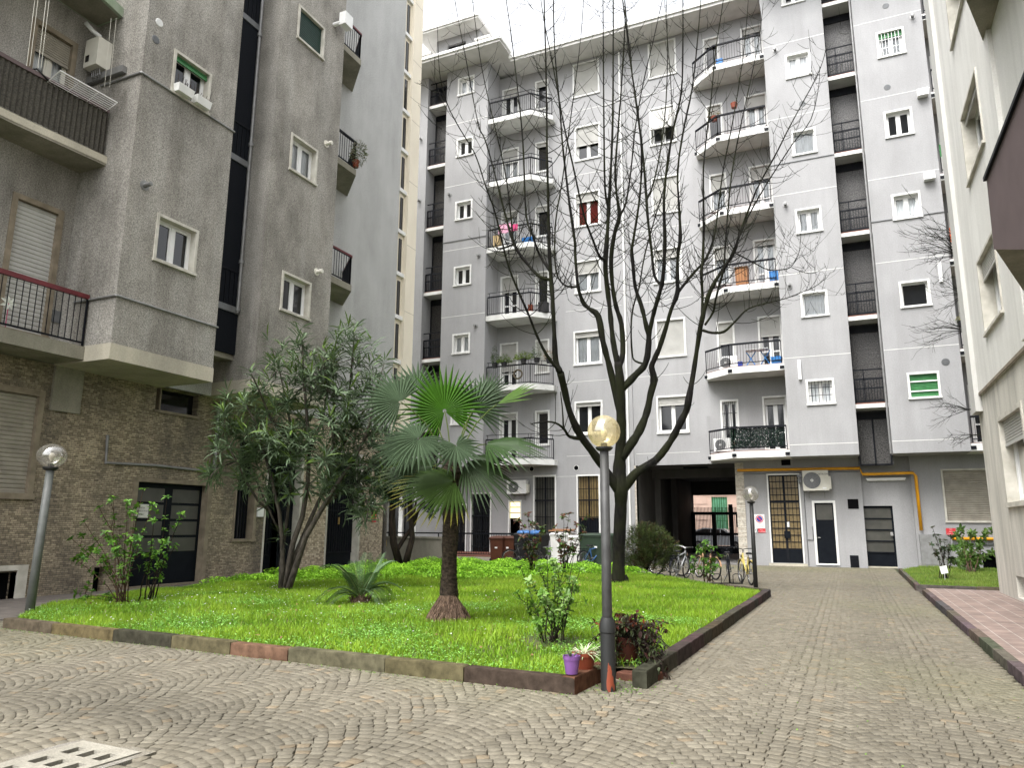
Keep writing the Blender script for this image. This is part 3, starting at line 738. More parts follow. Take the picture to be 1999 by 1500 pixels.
# left balcony column: french door and narrow window on each floor
a0, a1 = FM.rect(977, 532, 1012, 617)[:2]; n0, n1, nz0, nz1 = FM.rect(1045, 522, 1072, 588)
ZL = [4.8+ST*k for k in range(6)]
dl = [(.12, 0, 0), (.6, 0, 1), (.34, 0, .1), (.1, 'curtain_white', .15), (.3, 'curtain_white', .1), (.2, 0, .15)]
for k, z in enumerate(ZL):
    mainw.append(((a0, a1, z+.02, z+2.55), dict(kind='door', shut=dl[k][0], curt=dl[k][1] or None, name='balcony_door')))
    mainw.append(((n0, n1, z+.75, z+2.55), dict(kind='one', shut=dl[k][2])))
# right balcony column
c0, c1 = FM.rect(1399, 612, 1434, 688)[:2]; f0 = FM.pt(1480, 650)[0]; f1 = -2.08
dr = [(.12, 0, 0), (.36, 0, .55), (.08, 'curtain_white', .3), (.25, 'curtain_white', .45), (.25, 'curtain_white', .25), (.1, 'curtain_white', .2)]
for k, z in enumerate(ZL):
    mainw.append(((f0, f1, z+.02, z+2.55), dict(kind='door', shut=dr[k][0], curt=dr[k][1] or None, name='balcony_door')))
    mainw.append(((c0, c1, z+.55, z+2.5), dict(kind='bars' if k == 0 else 'one', shut=dr[k][2], curt='curtain_white' if k in (2, 3) else None)))
b1a = FB.rect(886, 519, 920, 558); b1h = b1a[3]-b1a[2]
for k in range(6):
    zc = b1a[2]+(k-2)*ST
    bayw.append(((b1a[0], b1a[1], zc, zc+b1h), dict(kind='two', curt='curtain_white' if k in (1, 5) else None)))
for i, (rc, kw) in enumerate([((1533, 102, 1583, 151), dict(curt='curtain_white')), ((1545, 252, 1594, 302), dict(curt='curtain_white', kind='one')), ((1553, 405, 1605, 455), dict(curt='curtain_white')), ((1563, 568, 1617, 619), dict(curt='curtain_white', kind='one')), ((1574, 740, 1630, 791), dict(kind='bars', curt='curtain_white')), ((1524, -42, 1570, 8), dict())]):
    bayw.append((FB.rect(*rc), kw))
for i, (rc, kw) in enumerate([((1711, 57, 1767, 110), dict(kind='bars', curt='curtain_white', shut=.18, shm='shutter_green', frm='pale_bars')), ((1726, 213, 1783, 267), dict()), ((1741, 376, 1799, 428), dict(curt='curtain_white')), ((1756, 547, 1817, 600), dict(kind='one')), ((1772, 726, 1836, 779), dict(kind='two', shut=.94, shm='shutter_green'))]):
    bayw.append((FB.rect(*rc), kw))
MATS['pale_bars'] = MATS['white_frame']
# right-hand balconies beyond the third bay
for k, z in enumerate(ZL):
    mainw.append(((4.75, 6.0, z+.02, z+2.5), dict(kind='door', shut=(.4, .9, .3, .9, .5, .2)[k], name='balcony_door', shm='shutter_old')))
# ground floor openings on the main wall
gd1 = FM.rect(1501, 925, 1566, 1100); gd2 = FM.rect(1589, 978, 1635, 1104)
tw1 = FM.rect(1041, 928, 1086, 1055); tw2 = FM.rect(1126, 927, 1172, 1055)
ld = FM.rect(918, 962, 959, 1079); yd = FM.rect(992, 977, 1018, 1072); ml = FM.rect(884, 984, 911, 1079); wd = FM.rect(752, 950, 812, 1079); wl = FM.rect(820, 955, 866, 1079)
sq1 = FM.rect(1525, 892, 1543, 909)
holes_main = [w_[0] for w_ in mainw]+[gd1, gd2, tw1, tw2, ld, yd, ml, wd, (XP0, XP1, -.1, 4.42)]
wb = MB(FM)
XR0, XR1 = onY(1686, 1000, 34).x, onY(1784, 1000, 34).x
sh1 = FM.rect(1841, 915, 1950, 1021); gd3 = FM.rect(1686.5, 988, 1748, 1109); bw = FM.rect(1919, 1084, 1985, 1119)
wb.wall(-26, XR0, -.1, ZT, holes_main, 0, .25)
wb.wall(XR1, 10, -.1, 4.5, [sh1, bw], 0, .2)
wb.wall(1.2, 10, 4.5, ZT, holes_main, 0, .25)
wb.wall(XR0, XR1, -.1, 4.5, [(gd3[0], gd3[1], -.05, gd3[3])], -.22, .15)
wb.quad((XR0, 0, -.1), (XR0, -.22, -.1), (XR0, -.22, 4.5), (XR0, 0, 4.5)).quad((XR1, 0, -.1), (XR1, -.22, -.1), (XR1, -.22, 4.5), (XR1, 0, 4.5))
wb.quad((XR0, 0, 4.5), (1.25, 0, 4.5), (1.25, 0, ZT), (XR0, 0, ZT))
def bay(mb, x0, x1, holes):
    mb.wall(x0, x1, 4.5, ZT+.2, holes, 1.5, .2)
    mb.quad((x0, 0, 4.5), (x0, 1.5, 4.5), (x0, 1.5, ZT+.2), (x0, 0, ZT+.2)).quad((x1, 0, 4.5), (x1, 1.5, 4.5), (x1, 1.5, ZT+.2), (x1, 0, ZT+.2)).quad((x0, 0, 4.5), (x1, 0, 4.5), (x1, 1.5, 4.5), (x0, 1.5, 4.5))
bh = [w_[0] for w_ in bayw]
for bb in (B0, B1, B2, B3): bay(wb, bb[0], bb[1], bh)
# top slab closes the shell so that no sky shows inside
wb.quad((-26, 0, ZT), (10, 0, ZT), (10, -9, ZT), (-26, -9, ZT)).quad((-26, -9, 0), (XP0, -9, 0), (XP0, -9, ZT), (-26, -9, ZT)).quad((XP1, -9, 0), (10, -9, 0), (10, -9, ZT), (XP1, -9, ZT)).quad((XP0, -9, 4.42), (XP1, -9, 4.42), (XP1, -9, ZT), (XP0, -9, ZT))
wb.quad((-26, 0, 0), (-26, -9, 0), (-26, -9, ZT), (-26, 0, ZT)).quad((10, 0, 0), (10, -9, 0), (10, -9, ZT), (10, 0, ZT))
mk = []
for rc, kw in bayw[:11]+bayw[12:]:
    for a_ in (rc[0], rc[1]): mk.append((a_, .16, rc[2], 1.5, .45, (.20, .20, .198)))
for z_ in ZL[:5]: mk.append((LX1-.1, .25, z_-.2, 1.8, .35, (.2, .2, .195))); mk.append((RX0_+.1, .25, z_-.2, 1.8, .35, (.2, .2, .195)))
runoff('grey_plaster', 0, mk)
wb.build('wall', 'grey_plaster', cb, fix=False)
for rc, kw in mainw: window(cb, FM, rc, **dict(dict(sur='surround_white'), **kw))
for rc, kw in bayw: window(cb, FB, rc, **dict(dict(sur='surround_white'), **kw))
gq = MB(FB); A0, A1, Z0, Z1 = bayw[-1][0]
for t in (.30, .66): gq.box(A0+.08, A1-.08, -.06, -.02, Z0+(Z1-Z0)*t-.025, Z0+(Z1-Z0)*t+.025)
gq.build('shutter_bar', 'white_paint', cb)
# thin white lines at each floor
for bb in (B1, B2, B3):
    for k in range(6): z = 4.98+ST*k; MB(FB).box(bb[0]+.01, bb[1]-.01, -.004, .005, z-.013, z+.013).build('floor_line', 'slab_paint', cb)
for k in range(6):
    z = 4.98+ST*k
    for xa, xb in ((-12.4, onY(1222, 800, 34).x-.1), (onY(1236, 800, 34).x+.1, c0-1.0)): MB(FM).box(xa, xb, -.004, .004, z-.009, z+.009).build('floor_line', 'slab_paint', cb)
MB(FM).box(-16.2, onY(1215, 925, 34).x, -.003, .006, 3.99, 4.005).build('floor_line', 'slab_paint', cb)
# string cables / conduits on the bays
for bb, z in ((B1, FB.pt(905, 468)[1]), (B2, FB.pt(1580, 310)[1]), (B3, FB.pt(1770, 424)[1])):
    MB(FB).bar((bb[0]-.02, .02, z), (bb[1]+.02, .02, z), .03, .03).build('conduit', 'grey_metal', cb)
# eaves, roof edge, penthouse
rf = MB()
rf.box(-14.95, -2.1, 32.55, 42, 26.45, 26.72).box(-26, -14.95, 31.2, 42, 26.82, 27.05).box(-2.1, 11, 31.2, 42, 26.82, 27.05)
rf.build('roof', 'roof_grey', cb)
gt = MB(); gt.box(-15.0, -2.1, 32.45, 32.55, 26.6, 26.76).box(-26, -14.9, 31.1, 31.2, 26.95, 27.1).box(-2.2, 11, 31.1, 31.2, 26.95, 27.1); gt.box(-14.95, -14.85, 31.1, 32.5, 26.92, 27.08)
gt.build('gutter', 'white_paint', cb)
PH = Fr('Y', 31.75)
pa, pz = PH.pt(852, 112); pb, pz2 = PH.pt(936, 60)
PZ = PH.pt(890, 70)[1]; ph = MB(PH); phw = PH.rect(874, 84, 909, 100)
ph.wall(pa, pb, 27.0, PZ, [phw], 0, .2).quad((pb, 0, 27.0), (pb, -5, 27.0), (pb, -5, PZ), (pb, 0, PZ)).quad((pa, 0, 27.0), (pa, -5, 27.0), (pa, -5, PZ), (pa, 0, PZ))
pho = ph.build('penthouse', 'grey_plaster', cb, fix=False)
MB(PH).box(pa-.8, pb+.35, -6, .9, PZ, PZ+.22).box(pa-.85, pb+.4, .9, .97, PZ+.1, PZ+.3).build('penthouse_roof', 'roof_grey', pho)
MB(PH).box(phw[0], phw[1], -.2, -.15, phw[2], phw[3]).build('penthouse_window', 'dark_glass', pho)
for x, y in ((945, 78), (832, 112)):
    p = onY(x, y, 31.5); q = MB(); z = 27.05
    q.box(p.x-.45, p.x+.45, 31.25, 31.7, z+.28, z+.4).box(p.x-.28, p.x-.12, 31.3, 31.6, z, z+.28).box(p.x+.12, p.x+.28, 31.3, 31.6, z, z+.28); q.build('chimney_cowl', 'roof_grey', cb)
# pilaster and rain pipe between the two wings
xd = onY(1226, 760, 34).x
MB(FM).box(xd-.22, xd+.22, 0, .06, 0, 26.3).build('pilaster', 'grey_plaster', cb)
MB(FM).tube([(xd-.02, .12, .3), (xd-.02, .12, 26.3)], .05, 10).build('rain_pipe', 'white_paint', cb)
# balconies of the two columns
LX0, LXM, LX1 = B1[1], onY(1035, 755, 32.6).x, onY(1088, 765, 34).x
for k, z in enumerate(ZL):
    p = [(LX0, 0), (LX0, 1.42), (LXM, 1.42), (LX1, .45), (LX1, 0)]
    balcony(cb, FM, p, z, .27, [(LX0+.08, 1.36), (LXM-.02, 1.36), (LX1-.06, .42)], 1.0, brackets=False, upper=.22, tile=False)
RX0, RXM = onY(1388, 893, 34).x, onY(1432, 885, 32.6).x
for k, z in enumerate(ZL):
    p = [(RX0, 0), (RX0, .4), (RXM, 1.42), (B2[0], 1.42), (B2[0], 0)]
    s = balcony(cb, FM, p, z, .29, [(RX0+.04, .42), (RXM+.03, 1.4), (B2[0]-.1, 1.4)], 1.02, rail=.075, foot=.16)
    if k == 0:
        hg = MB(FM); rg = random.Random(4); hg.col = (1, 1, 1)
        HX0, HX1 = onY(1425, 850, 32.6).x, onY(1531, 850, 32.6).x
        for i in range(5200):
            x = rg.uniform(HX0, HX1); zz = z+rg.uniform(.12, .98); r_ = rg.uniform(.018, .04); t = rg.uniform(0, 6.28); d = 1.36+rg.uniform(-.03, .02)
            hg.col = (.003+.006*rg.random(), .014+.02*rg.random(), .010+.010*rg.random())
            a_, b_ = r_*math.cos(t), r_*math.sin(t); e1, e2 = rg.uniform(-.02, .02), rg.uniform(-.02, .02)
            hg.quad((x-a_, d+e1, zz-b_), (x+b_*.5, d+e2, zz-a_*.5), (x+a_, d-e1, zz+b_), (x-b_*.5, d-e2, zz+a_*.5))
        attr_mat('hedge_leaf', .5, trans=.1, vscale=20)
        hg.build('hedge_screen', 'hedge_leaf', s, fix=False, label='dark green artificial hedge tied behind the railing')
for k, z in enumerate(ZL):
    p = [(B3[1], 0), (B3[1], 1.42), (7.6, 1.42), (8.2, .4), (8.2, 0)]
    balcony(cb, FM, p, z, .29, [(B3[1]+.1, 1.4), (7.55, 1.4), (8.1, .42)], 1.02, rail=.075, foot=.16)
# stair recesses with glass blocks and landings
def stair(x0, x1, name_first):
    FSR = Fr('Y', 33.45)
    blk = MB(FSR); blk.quad((x0-.05, 0, 4.1), (x1+.05, 0, 4.1), (x1+.05, 0, ZT), (x0-.05, 0, ZT)); blk.build('glass_block_wall', 'glass_block', cb, fix=False)
    for k in range(-1, 6):
        z = 6.55+ST*k
        if k >= 0:
            f_ = MB(); f_.box(x0, x1, 32.62, 33.45, z-.17, z); s = f_.build('landing', 'slab_paint', cb)
            MB().box(x0+.01, x1-.01, 32.66, 33.4, z+.002, z+.05).build('floor_tiles', 'red_tile', s)
            fr = Fr('Y', 32.72); g_ = MB(fr); xs = x0+.03; xe = x1-.03; W = xe-xs
            for zz, hh in ((.08, .09), (1.0, .075), (.62, .06), (1.4, .05)): g_.box(xs+(W*.3 if zz == 1.35 else 0), xe, -.02, .02, z+zz, z+zz+hh)
            g_.box(xs, xs+.045, -.02, .02, z, z+1.0).box(xe-.045, xe, -.02, .02, z, z+1.4).box(xs+W*.3, xs+W*.3+.045, -.02, .02, z+.1, z+1.44)
            for i in range(1, 11): x = xs+W*i/11; g_.box(x-.012, x+.012, -.012, .012, z+.1, z+1.0)
            g_.build('railing', 'black_iron', s)
        fw_ = MB(FSR); zt = z+3.46 if k < 5 else ZT
        zb = z if k >= 0 else 4.12
        fw_.box(x0, x0+.05, .0, .05, zb, zt).box(x1-.05, x1, 0, .05, zb, zt).box(x0, x1, 0, .05, zt-.3, zt)
        if k < 0: fw_.box((x0+x1)/2-.03, (x0+x1)/2+.03, 0, .06, zb, zt).box(x0, x1, 0, .06, zb, zb+.06)
        fw_.build('glass_block_frame', 'black_iron', cb)
stair(B2[1], B3[0], 0); stair(B0[1], B1[0], 0)
for x0, x1 in ((B2[1], B3[0]), (B0[1], B1[0])): pass
MB().tube([(B3[0]-.06, 32.6, 4.5), (B3[0]-.06, 32.6, 26.6)], .045, 8).build('rain_pipe', 'galvanised', cb)
for x, y in ((1729, 11), (1732, 170), (1566, 202)): grille(cb, FB, x, y)
grille(cb, FB, 1846, 707, .14)
for x, y in ((1781, 33), (1513, 98), (1533, 400), (1541, 557), (934, 240), (935, 500), (929, 637), (878, 381), (819, 393), (822, 272)): vent_cap(cb, FB, x, y)
for x, y in ((1801, 190), (1814, 353)):
    a, z = FB.pt(x, y); MB(FB).box(a-.2, a+.2, 0, .28, z-.02, z+.02).box(a-.2, a-.17, 0, .25, z+.02, z+.3).box(a+.17, a+.2, 0, .25, z+.02, z+.3).box(a-.17, a+.17, .22, .25, z+.02, z+.3).build('vent_hood', 'white_metal', cb)
for x, y in ((1561, 723), (1835, 532)):
    a, z = FB.pt(x, y); MB(FB).box(a-.06, a+.06, 0, .12, z-.42, z+.42).build('wall_duct', 'white_metal', cb)
for x, y in ((1007, 915), (1038, 916), (1125, 914)):
    a, z = FM.pt(x, y); MB(FM).lathe([(.0, 0), (.13, 0)], (0, 0, 0), 4) if 0 else None
    q = MB(FM); n = 18; q.add([(a+.12*math.cos(6.2832*j/n), .006, z+.12*math.sin(6.2832*j/n)) for j in range(n)], [tuple(range(n))]); q.build('vent_hole', 'dark_room', cb, fix=False)
    q = MB(FM); q.ring((a, .006, z), .125, .012, (0, 1, 0), 18, 5); q.build('vent_ring', 'white_paint', cb)
a, z = sq1[0], sq1[2]
MB(FM).box(sq1[0], sq1[1], 0, .02, sq1[2], sq1[3]).build('air_brick', 'dark_room', cb)
q = FM.rect(1655, 975, 1676, 994); MB(FM).box(q[0], q[1], 0, .015, q[2], q[3]).build('air_brick', 'dark_room', cb)
q = FM.rect(1660, 1085, 1677, 1112); lg = MB(FM); lg.box(q[0], q[1], 0, .012, 0, q[3])
for i in range(8): lg.box(q[0]+.02, q[1]-.02, .012, .03, q[3]*i/8+.02, q[3]*i/8+.05)
lg.build('floor_grille', 'black_iron', cb)
# ---- ground floor doors and tall windows
def grid_door(fr, rc, parent, cols, rows, lower, glass, name, sur='white_paint', sw=.06, mid=True, label=None, transom=None, rev=.12, bars=None):
    A0, A1, Z0, Z1 = rc; a0, a1, z1 = A0+sw, A1-sw, Z1-sw
    s = MB(fr); s.box(A0, a0, -rev, .03, Z0, Z1).box(a1, A1, -rev, .03, Z0, Z1).box(a0, a1, -rev, .03, z1, Z1); d = s.build(name, sur, parent)
    if label: d['label'] = label
    z0 = Z0+.05
    MB(fr).box(a0, a1, -rev-.02, -rev+.01, z0-.08, z0+lower).build('door_panel', 'dark_door', d)
    MB(fr).quad((a0, -rev-.01, z0+lower), (a1, -rev-.01, z0+lower), (a1, -rev-.01, z1), (a0, -rev-.01, z1)).build('pane', glass, d, fix=False)
    g_ = MB(fr); am = (a0+a1)/2
    g_.box(a0, a0+.045, -rev-.01, -rev+.03, z0, z1).box(a1-.045, a1, -rev-.01, -rev+.03, z0, z1).box(a0, a1, -rev-.01, -rev+.025, z1-.05, z1)
    if mid: g_.box(am-.045, am+.045, -rev-.01, -rev+.035, z0, z1)
    for i in range(rows+1):
        z = z0+lower+(z1-z0-lower)*i/rows; t = .014 if (transom is None or i != transom) else .05
        g_.box(a0, a1, -rev-.005, -rev+.022, z-t, z+t)
    for i in range(1, cols): x = a0+(a1-a0)*i/cols; g_.box(x-.009, x+.009, -rev-.005, -rev+.02, z0+lower, z1)
    g_.build('door_grid', 'black_iron', d)
    return d
dd = grid_door(FM, gd1, cb, 8, 11, .55, 'amber_frosted', 'glazed_door', transom=7, label='tall glazed door with black grid and amber glass')
am = (gd1[0]+gd1[1])/2; MB(FM).box(am-.09, am+.16, -.1, -.04, 1.15, 1.45).build('lock_box', 'dark_door', dd)
MB(FM).box(am+.02, am+.14, -.095, -.085, 1.62, 1.84).build('door_notice', 'white_paint', dd)
MB(FM).box(gd1[0]-.1, gd1[1]+.1, -.2, .06, -.02, .1).build('door_step', 'concrete', dd)
s = MB(FM); A0, A1, Z0, Z1 = gd2; s.box(A0, A0+.09, -.12, .035, Z0, Z1).box(A1-.09, A1, -.12, .035, Z0, Z1).box(A0+.09, A1-.09, -.12, .035, Z1-.09, Z1).box(A0+.09, A1-.09, -.2, .05, Z0, Z0+.06)
d2 = s.build('service_door', 'white_paint', cb, label='narrow dark door in a white frame')
zt = Z1-.09; zm = Z0+(Z1-Z0)*.70
MB(FM).box(A0+.09, A1-.09, -.14, -.1, Z0+.06, zm).build('door_panel', 'dark_door', d2)
MB(FM).box(A0+.14, A1-.14, -.14, -.105, zm, zt-.06).build('pane', 'frosted_glass', d2)
MB(FM).box(A0+.09, A1-.09, -.145, -.115, zm, zt).build('door_frame', 'dark_door', d2)
MB(FM).box(A0+.12, A0+.24, -.1, -.05, 1.18, 1.21).build('handle', 'chrome', d2)
FR3 = Fr('Y', 34.22)
A0, A1, Z0, Z1 = gd3; Z0 = .05
dp = MB(FR3); dp.box(A0, A0+.07, -.13, -.05, 0, Z1).box(A1-.07, A1, -.13, -.05, 0, Z1).box(A0, A1, -.13, -.05, Z1-.06, Z1)
for i in range(5): z = .62+(Z1-.06-.62)*i/4; dp.box(A0+.07, A1-.07, -.13, -.05, z-.025, z+.025)
d3 = dp.build('panelled_door', 'dark_door', cb, label='dark door with four frosted panels')
MB(FR3).box(A0+.07, A1-.07, -.14, -.1, .62, Z1-.06).build('pane', 'frosted_glass', d3)
MB(FR3).box(A0+.07, A1-.07, -.135, -.09, .06, .6).build('door_panel', 'dark_door', d3)
MB(FR3).box(A1-.16, A1-.06, -.05, .0, 1.3, 1.44).build('handle', 'chrome', d3)
MB(FR3).box(A0, A1, -.1, .06, 0, .06).build('door_step', 'concrete', d3)
def tall_window(rc, glass, low, label):
    A0, A1, Z0, Z1 = rc; s = MB(FM); sw = .07
    s.box(A0, A0+sw, -.15, .03, Z0, Z1).box(A1-sw, A1, -.15, .03, Z0, Z1).box(A0+sw, A1-sw, -.15, .03, Z1-sw, Z1)
    d = s.build('tall_window', 'white_paint', cb, label=label); a0, a1, z1 = A0+sw, A1-sw, Z1-sw
    MB(FM).quad((a0, -.16, Z0), (a1, -.16, Z0), (a1, -.16, z1), (a0, -.16, z1)).build('pane', glass, d, fix=False)
    if low: MB(FM).box(a0, a1, -.155, -.14, Z0, Z0+low).build('window_panel', 'dark_door', d)
    g_ = MB(FM)
    for i in range(0, 9): x = a0+(a1-a0)*i/8; g_.box(x-.01, x+.01, -.06, -.04, Z0, z1)
    g_.box((a0+a1)/2-.035, (a0+a1)/2+.035, -.13, -.09, Z0, z1)
    for z in (.1, .36, .62, .8): zz = Z0+(z1-Z0)*z; t = .035 if z == .62 else .015; g_.box(a0, a1, -.065, -.035, zz-t, zz+t)
    g_.build('window_bars', 'black_iron', d)
tall_window(tw1, 'frosted_glass', 0, 'tall barred window with grey glass'); tall_window(tw2, 'amber_frosted', 1.05, 'tall barred window with amber glass')
tall_window(ld, 'dark_glass', 0, 'barred dark glass door on the terrace')
tall_window(ml, 'glass_block', .5, 'dark mesh panel beside the terrace door')
A0, A1, Z0, Z1 = yd
s = MB(FM); s.box(A0, A0+.07, -.15, .03, Z0, Z1).box(A1-.07, A1, -.15, .03, Z0, Z1).box(A0+.07, A1-.07, -.15, .03, Z1-.07, Z1); d = s.build('lit_door', 'white_paint', cb, label='narrow doorway with a lamp lit inside behind its top panes')
MB(FM).box(A0+.07, A1-.07, -.9, -.88, Z0, Z1).build('room', 'dark_room', d)
zz = Z0+(Z1-Z0)*.62; MB(FM).quad((A0+.07, -.14, zz), (A1-.07, -.14, zz), (A1-.07, -.14, Z1-.07), (A0+.07, -.14, Z1-.07)).build('lit_pane', emit('lit_pane', (.85, .72, .38), .55), d, fix=False)
g_ = MB(FM)
for i in range(4): z = zz+(Z1-.07-zz)*i/3; g_.box(A0+.07, A1-.07, -.14, -.11, z-.02, z+.02)
g_.build('door_grid', 'black_iron', d)
A0, A1, Z0, Z1 = wd
s = MB(FM); s.box(A0, A0+.12, -.2, .02, Z0, Z1).box(A1-.12, A1, -.2, .02, Z0, Z1).box((A0+A1)/2-.12, (A0+A1)/2+.12, -.2, 0, Z0, Z1).box(A0, A1, -.2, .02, Z1-.1, Z1); d = s.build('terrace_door', 'white_paint', cb, label='white framed terrace door with two dark panes')
MB(FM).box(A0+.12, A1-.12, -.2, -.17, Z0, Z1-.1).build('pane', 'dark_glass', d)
# rolling shutter window at the right of the ground floor
window(cb, FM, sh1, kind='closed', shm='shutter_old', sw=.07, depth=.12, pitch=.085, sur='surround_stone', label='wide ground floor window closed by a beige rolling shutter')
MB(FM).box(bw[0], bw[1], -.3, -.25, -.1, bw[3]).box(bw[0], bw[1], -.02, .05, bw[3]-.02, bw[3]+.05).build('basement_window', 'dark_room', cb)
# passage under the building
pm = MB(); pa0, pa1 = XP0, XP1; YB = 47.5
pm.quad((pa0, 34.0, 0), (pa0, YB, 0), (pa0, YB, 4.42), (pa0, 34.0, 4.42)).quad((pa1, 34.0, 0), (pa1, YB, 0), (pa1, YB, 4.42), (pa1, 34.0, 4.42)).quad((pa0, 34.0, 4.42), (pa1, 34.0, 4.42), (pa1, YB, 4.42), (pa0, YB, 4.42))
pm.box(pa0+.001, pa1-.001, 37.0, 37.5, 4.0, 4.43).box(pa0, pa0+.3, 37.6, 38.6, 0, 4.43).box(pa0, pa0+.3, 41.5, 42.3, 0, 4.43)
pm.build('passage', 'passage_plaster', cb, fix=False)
zl = onY(1400, 967, YB).z; xl0, xl1 = onY(1353, 1000, YB).x, onY(1446, 1000, YB).x
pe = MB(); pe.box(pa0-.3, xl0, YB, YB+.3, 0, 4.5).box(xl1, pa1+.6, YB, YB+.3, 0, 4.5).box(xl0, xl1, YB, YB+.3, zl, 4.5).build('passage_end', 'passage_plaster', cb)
for xa, xb in ((XP0-.42, XP0), (XP1-.02, XP1+.34)): MB(FM).box(xa, xb, -.3, .045, 0, 4.42).build('pillar', 'pillar_mosaic', cb)
q = onY(1358, 918, 35.5); MB().box(q.x-.55, q.x+.55, 35.4, 35.7, 4.33, 4.419).build('ceiling_lamp', 'black_iron', cb)
# gate at the street end
gt_ = thing('iron_gate', 'black iron bar gate closing the far end of the covered passage', 'gate', (xl0, YB-.3, 0))
fg = Fr('Y', YB-.3); zg = onY(1400, 1003, YB-.3).z; zs = onY(1400, 991, YB-.3).z; f_ = MB(fg)
zmid = onY(1400, 1043, YB-.3).z; zlo = onY(1400, 1068, YB-.3).z
for z, t in ((zg, .09), (zmid, .07), (.12, .1), (zlo, .05)): f_.box(xl0, xl1, -.03, .03, z-t, z+t)
for px in (1354, 1394, 1428): x = onY(px, 1030, YB-.3).x; f_.box(x-.12, x+.12, -.04, .04, 0, zg+(.55 if px == 1428 else .1))
xx = onY(1442, 1018, YB-.3).x; f_.box(xx-.14, xx+.14, -.05, .05, 1.6, zg)
f_.build('gate_frame', 'black_iron', gt_)
f_ = MB(fg); nb = 34
for i in range(nb+1): x = xl0+(xl1-xl0)*i/nb; f_.box(x-.016, x+.016, -.016, .016, .1, zs)
f_.build('gate_bars', 'black_iron', gt_)
MB(fg).box(xl0, xl1, -.015, .0, .1, zlo).build('kick_plate', 'black_iron', gt_)
# street beyond: pink rusticated house and pavement
st = MB(); st.quad((-60, 48.2, -.006), (60, 48.2, -.006), (60, 75, -.006), (-60, 75, -.006)); mat('asphalt', (.16, .16, .165), .9, (.12, .12, .125), 3, .3); struct(st.build('street', 'asphalt'))
hb = thing('pink_house', 'pink house with rusticated masonry and green shutters across the street, seen through the passage', 'house', (-6, 60, 0))
mat('pink_render', (.64, .46, .37), .85, (.56, .40, .32), 2, .1); FH = Fr('Y', 60.0)
hw = FH.rect(1390, 971, 1421, 1042)
q = MB(FH); q.wall(-30, 20, -.1, 12, [hw], 0, .25); q.quad((-30, -8, 0), (20, -8, 0), (20, -8, 12), (-30, -8, 12)).quad((-30, 0, 12), (20, 0, 12), (20, -8, 12), (-30, -8, 12)); q.build('wall', 'pink_render', hb, fix=False)
q = MB(FH); r0 = 0
for j in range(12):
    z = .3+j*.62
    for i in range(-9, 8):
        x = i*1.55+(.77 if j % 2 else 0)
        if x+1.5 > hw[0]-.05 and x < hw[1]+.05 and z+.58 > hw[2] and z < hw[3]: continue
        q.box(x, x+1.51, 0, .035, z, z+.585)
q.build('masonry', 'pink_render', hb)
g_ = MB(FH); slats(g_, hw[0], hw[1], hw[2], hw[3], -.1, .07); so = g_.build('shutter', mat('mint_shutter', (.22, .52, .34), .5), hb)
g_ = MB(FH)
for i in range(7): x = hw[0]+(hw[1]-hw[0])*(i+.5)/7; g_.box(x-.025, x+.025, .01, .03, hw[2], hw[3])
for z in (.35, .62): zz = hw[2]+(hw[3]-hw[2])*z; g_.box(hw[0], hw[1], .0, .02, zz-.02, zz+.02)
g_.build('window_bars', 'shutter_green', so)
# terrace in front of the left wing
tr = thing('terrace', 'low grey terrace with black handrail in front of the left wing doors', 'terrace', (-16, 29, 0))
FT = Fr('Y', 29.0)
tx0, tx1, tx2 = onY(747, 1050, 29).x, onY(866, 1050, 29).x, onY(958, 1088, 29).x
tzw = FT.pt(800, 1052)[1]; tzr = FT.pt(900, 1042)[1]
q = MB(FT); q.box(tx0, tx1, -.22, 0, -.05, tzw).box(tx1-.12, tx1, 0, .03, -.05, tzw); q.build('parapet', 'damp_concrete', tr)
MB(FT).box(tx0, tx1+.02, -.26, .05, tzw, tzw+.09).build('coping', 'damp_concrete', tr)
MB().box(tx1, tx2, 29.0, 33.95, .06, .28).build('slab', 'concrete', tr); MB().box(tx0, tx2-.02, 29.05, 33.95, .281, .31).build('floor_tiles', 'red_tile', tr)
MB().box(tx2-.55, tx2-.1, 29.15, 29.5, -.03, .06).build('pier', 'concrete', tr)
r_ = railing(FT, [(tx1+.02, -.1), (onY(1012, 1042, 29).x, -.1)], .3, tzr-.3, .12, .07, .014); r_.bar((tx0, -.1, tzr), (tx1, -.1, tzr), .07, .06)
for t in (.1, .5, .9): xx = tx0+(tx1-tx0)*t; r_.box(xx-.02, xx+.02, -.12, -.08, tzw, tzr)
r_.build('railing', 'black_iron', tr)
q = onY(751, 1061, 28.99); MB(FT).box(q.x-.09, q.x+.09, 0, .012, q.z-.14, q.z+.14).build('meter_notice', mat('yellow_card', (.75, .5, .03), .6), tr)
bp = MB(); x0, x1 = onY(952, 1100, 28.9).x, onY(1004, 1100, 28.9).x; bp.box(x0, x1+4.6, 27.9, 29.6, -.03, .1); struct(bp.build('bin_platform', 'damp_concrete'))
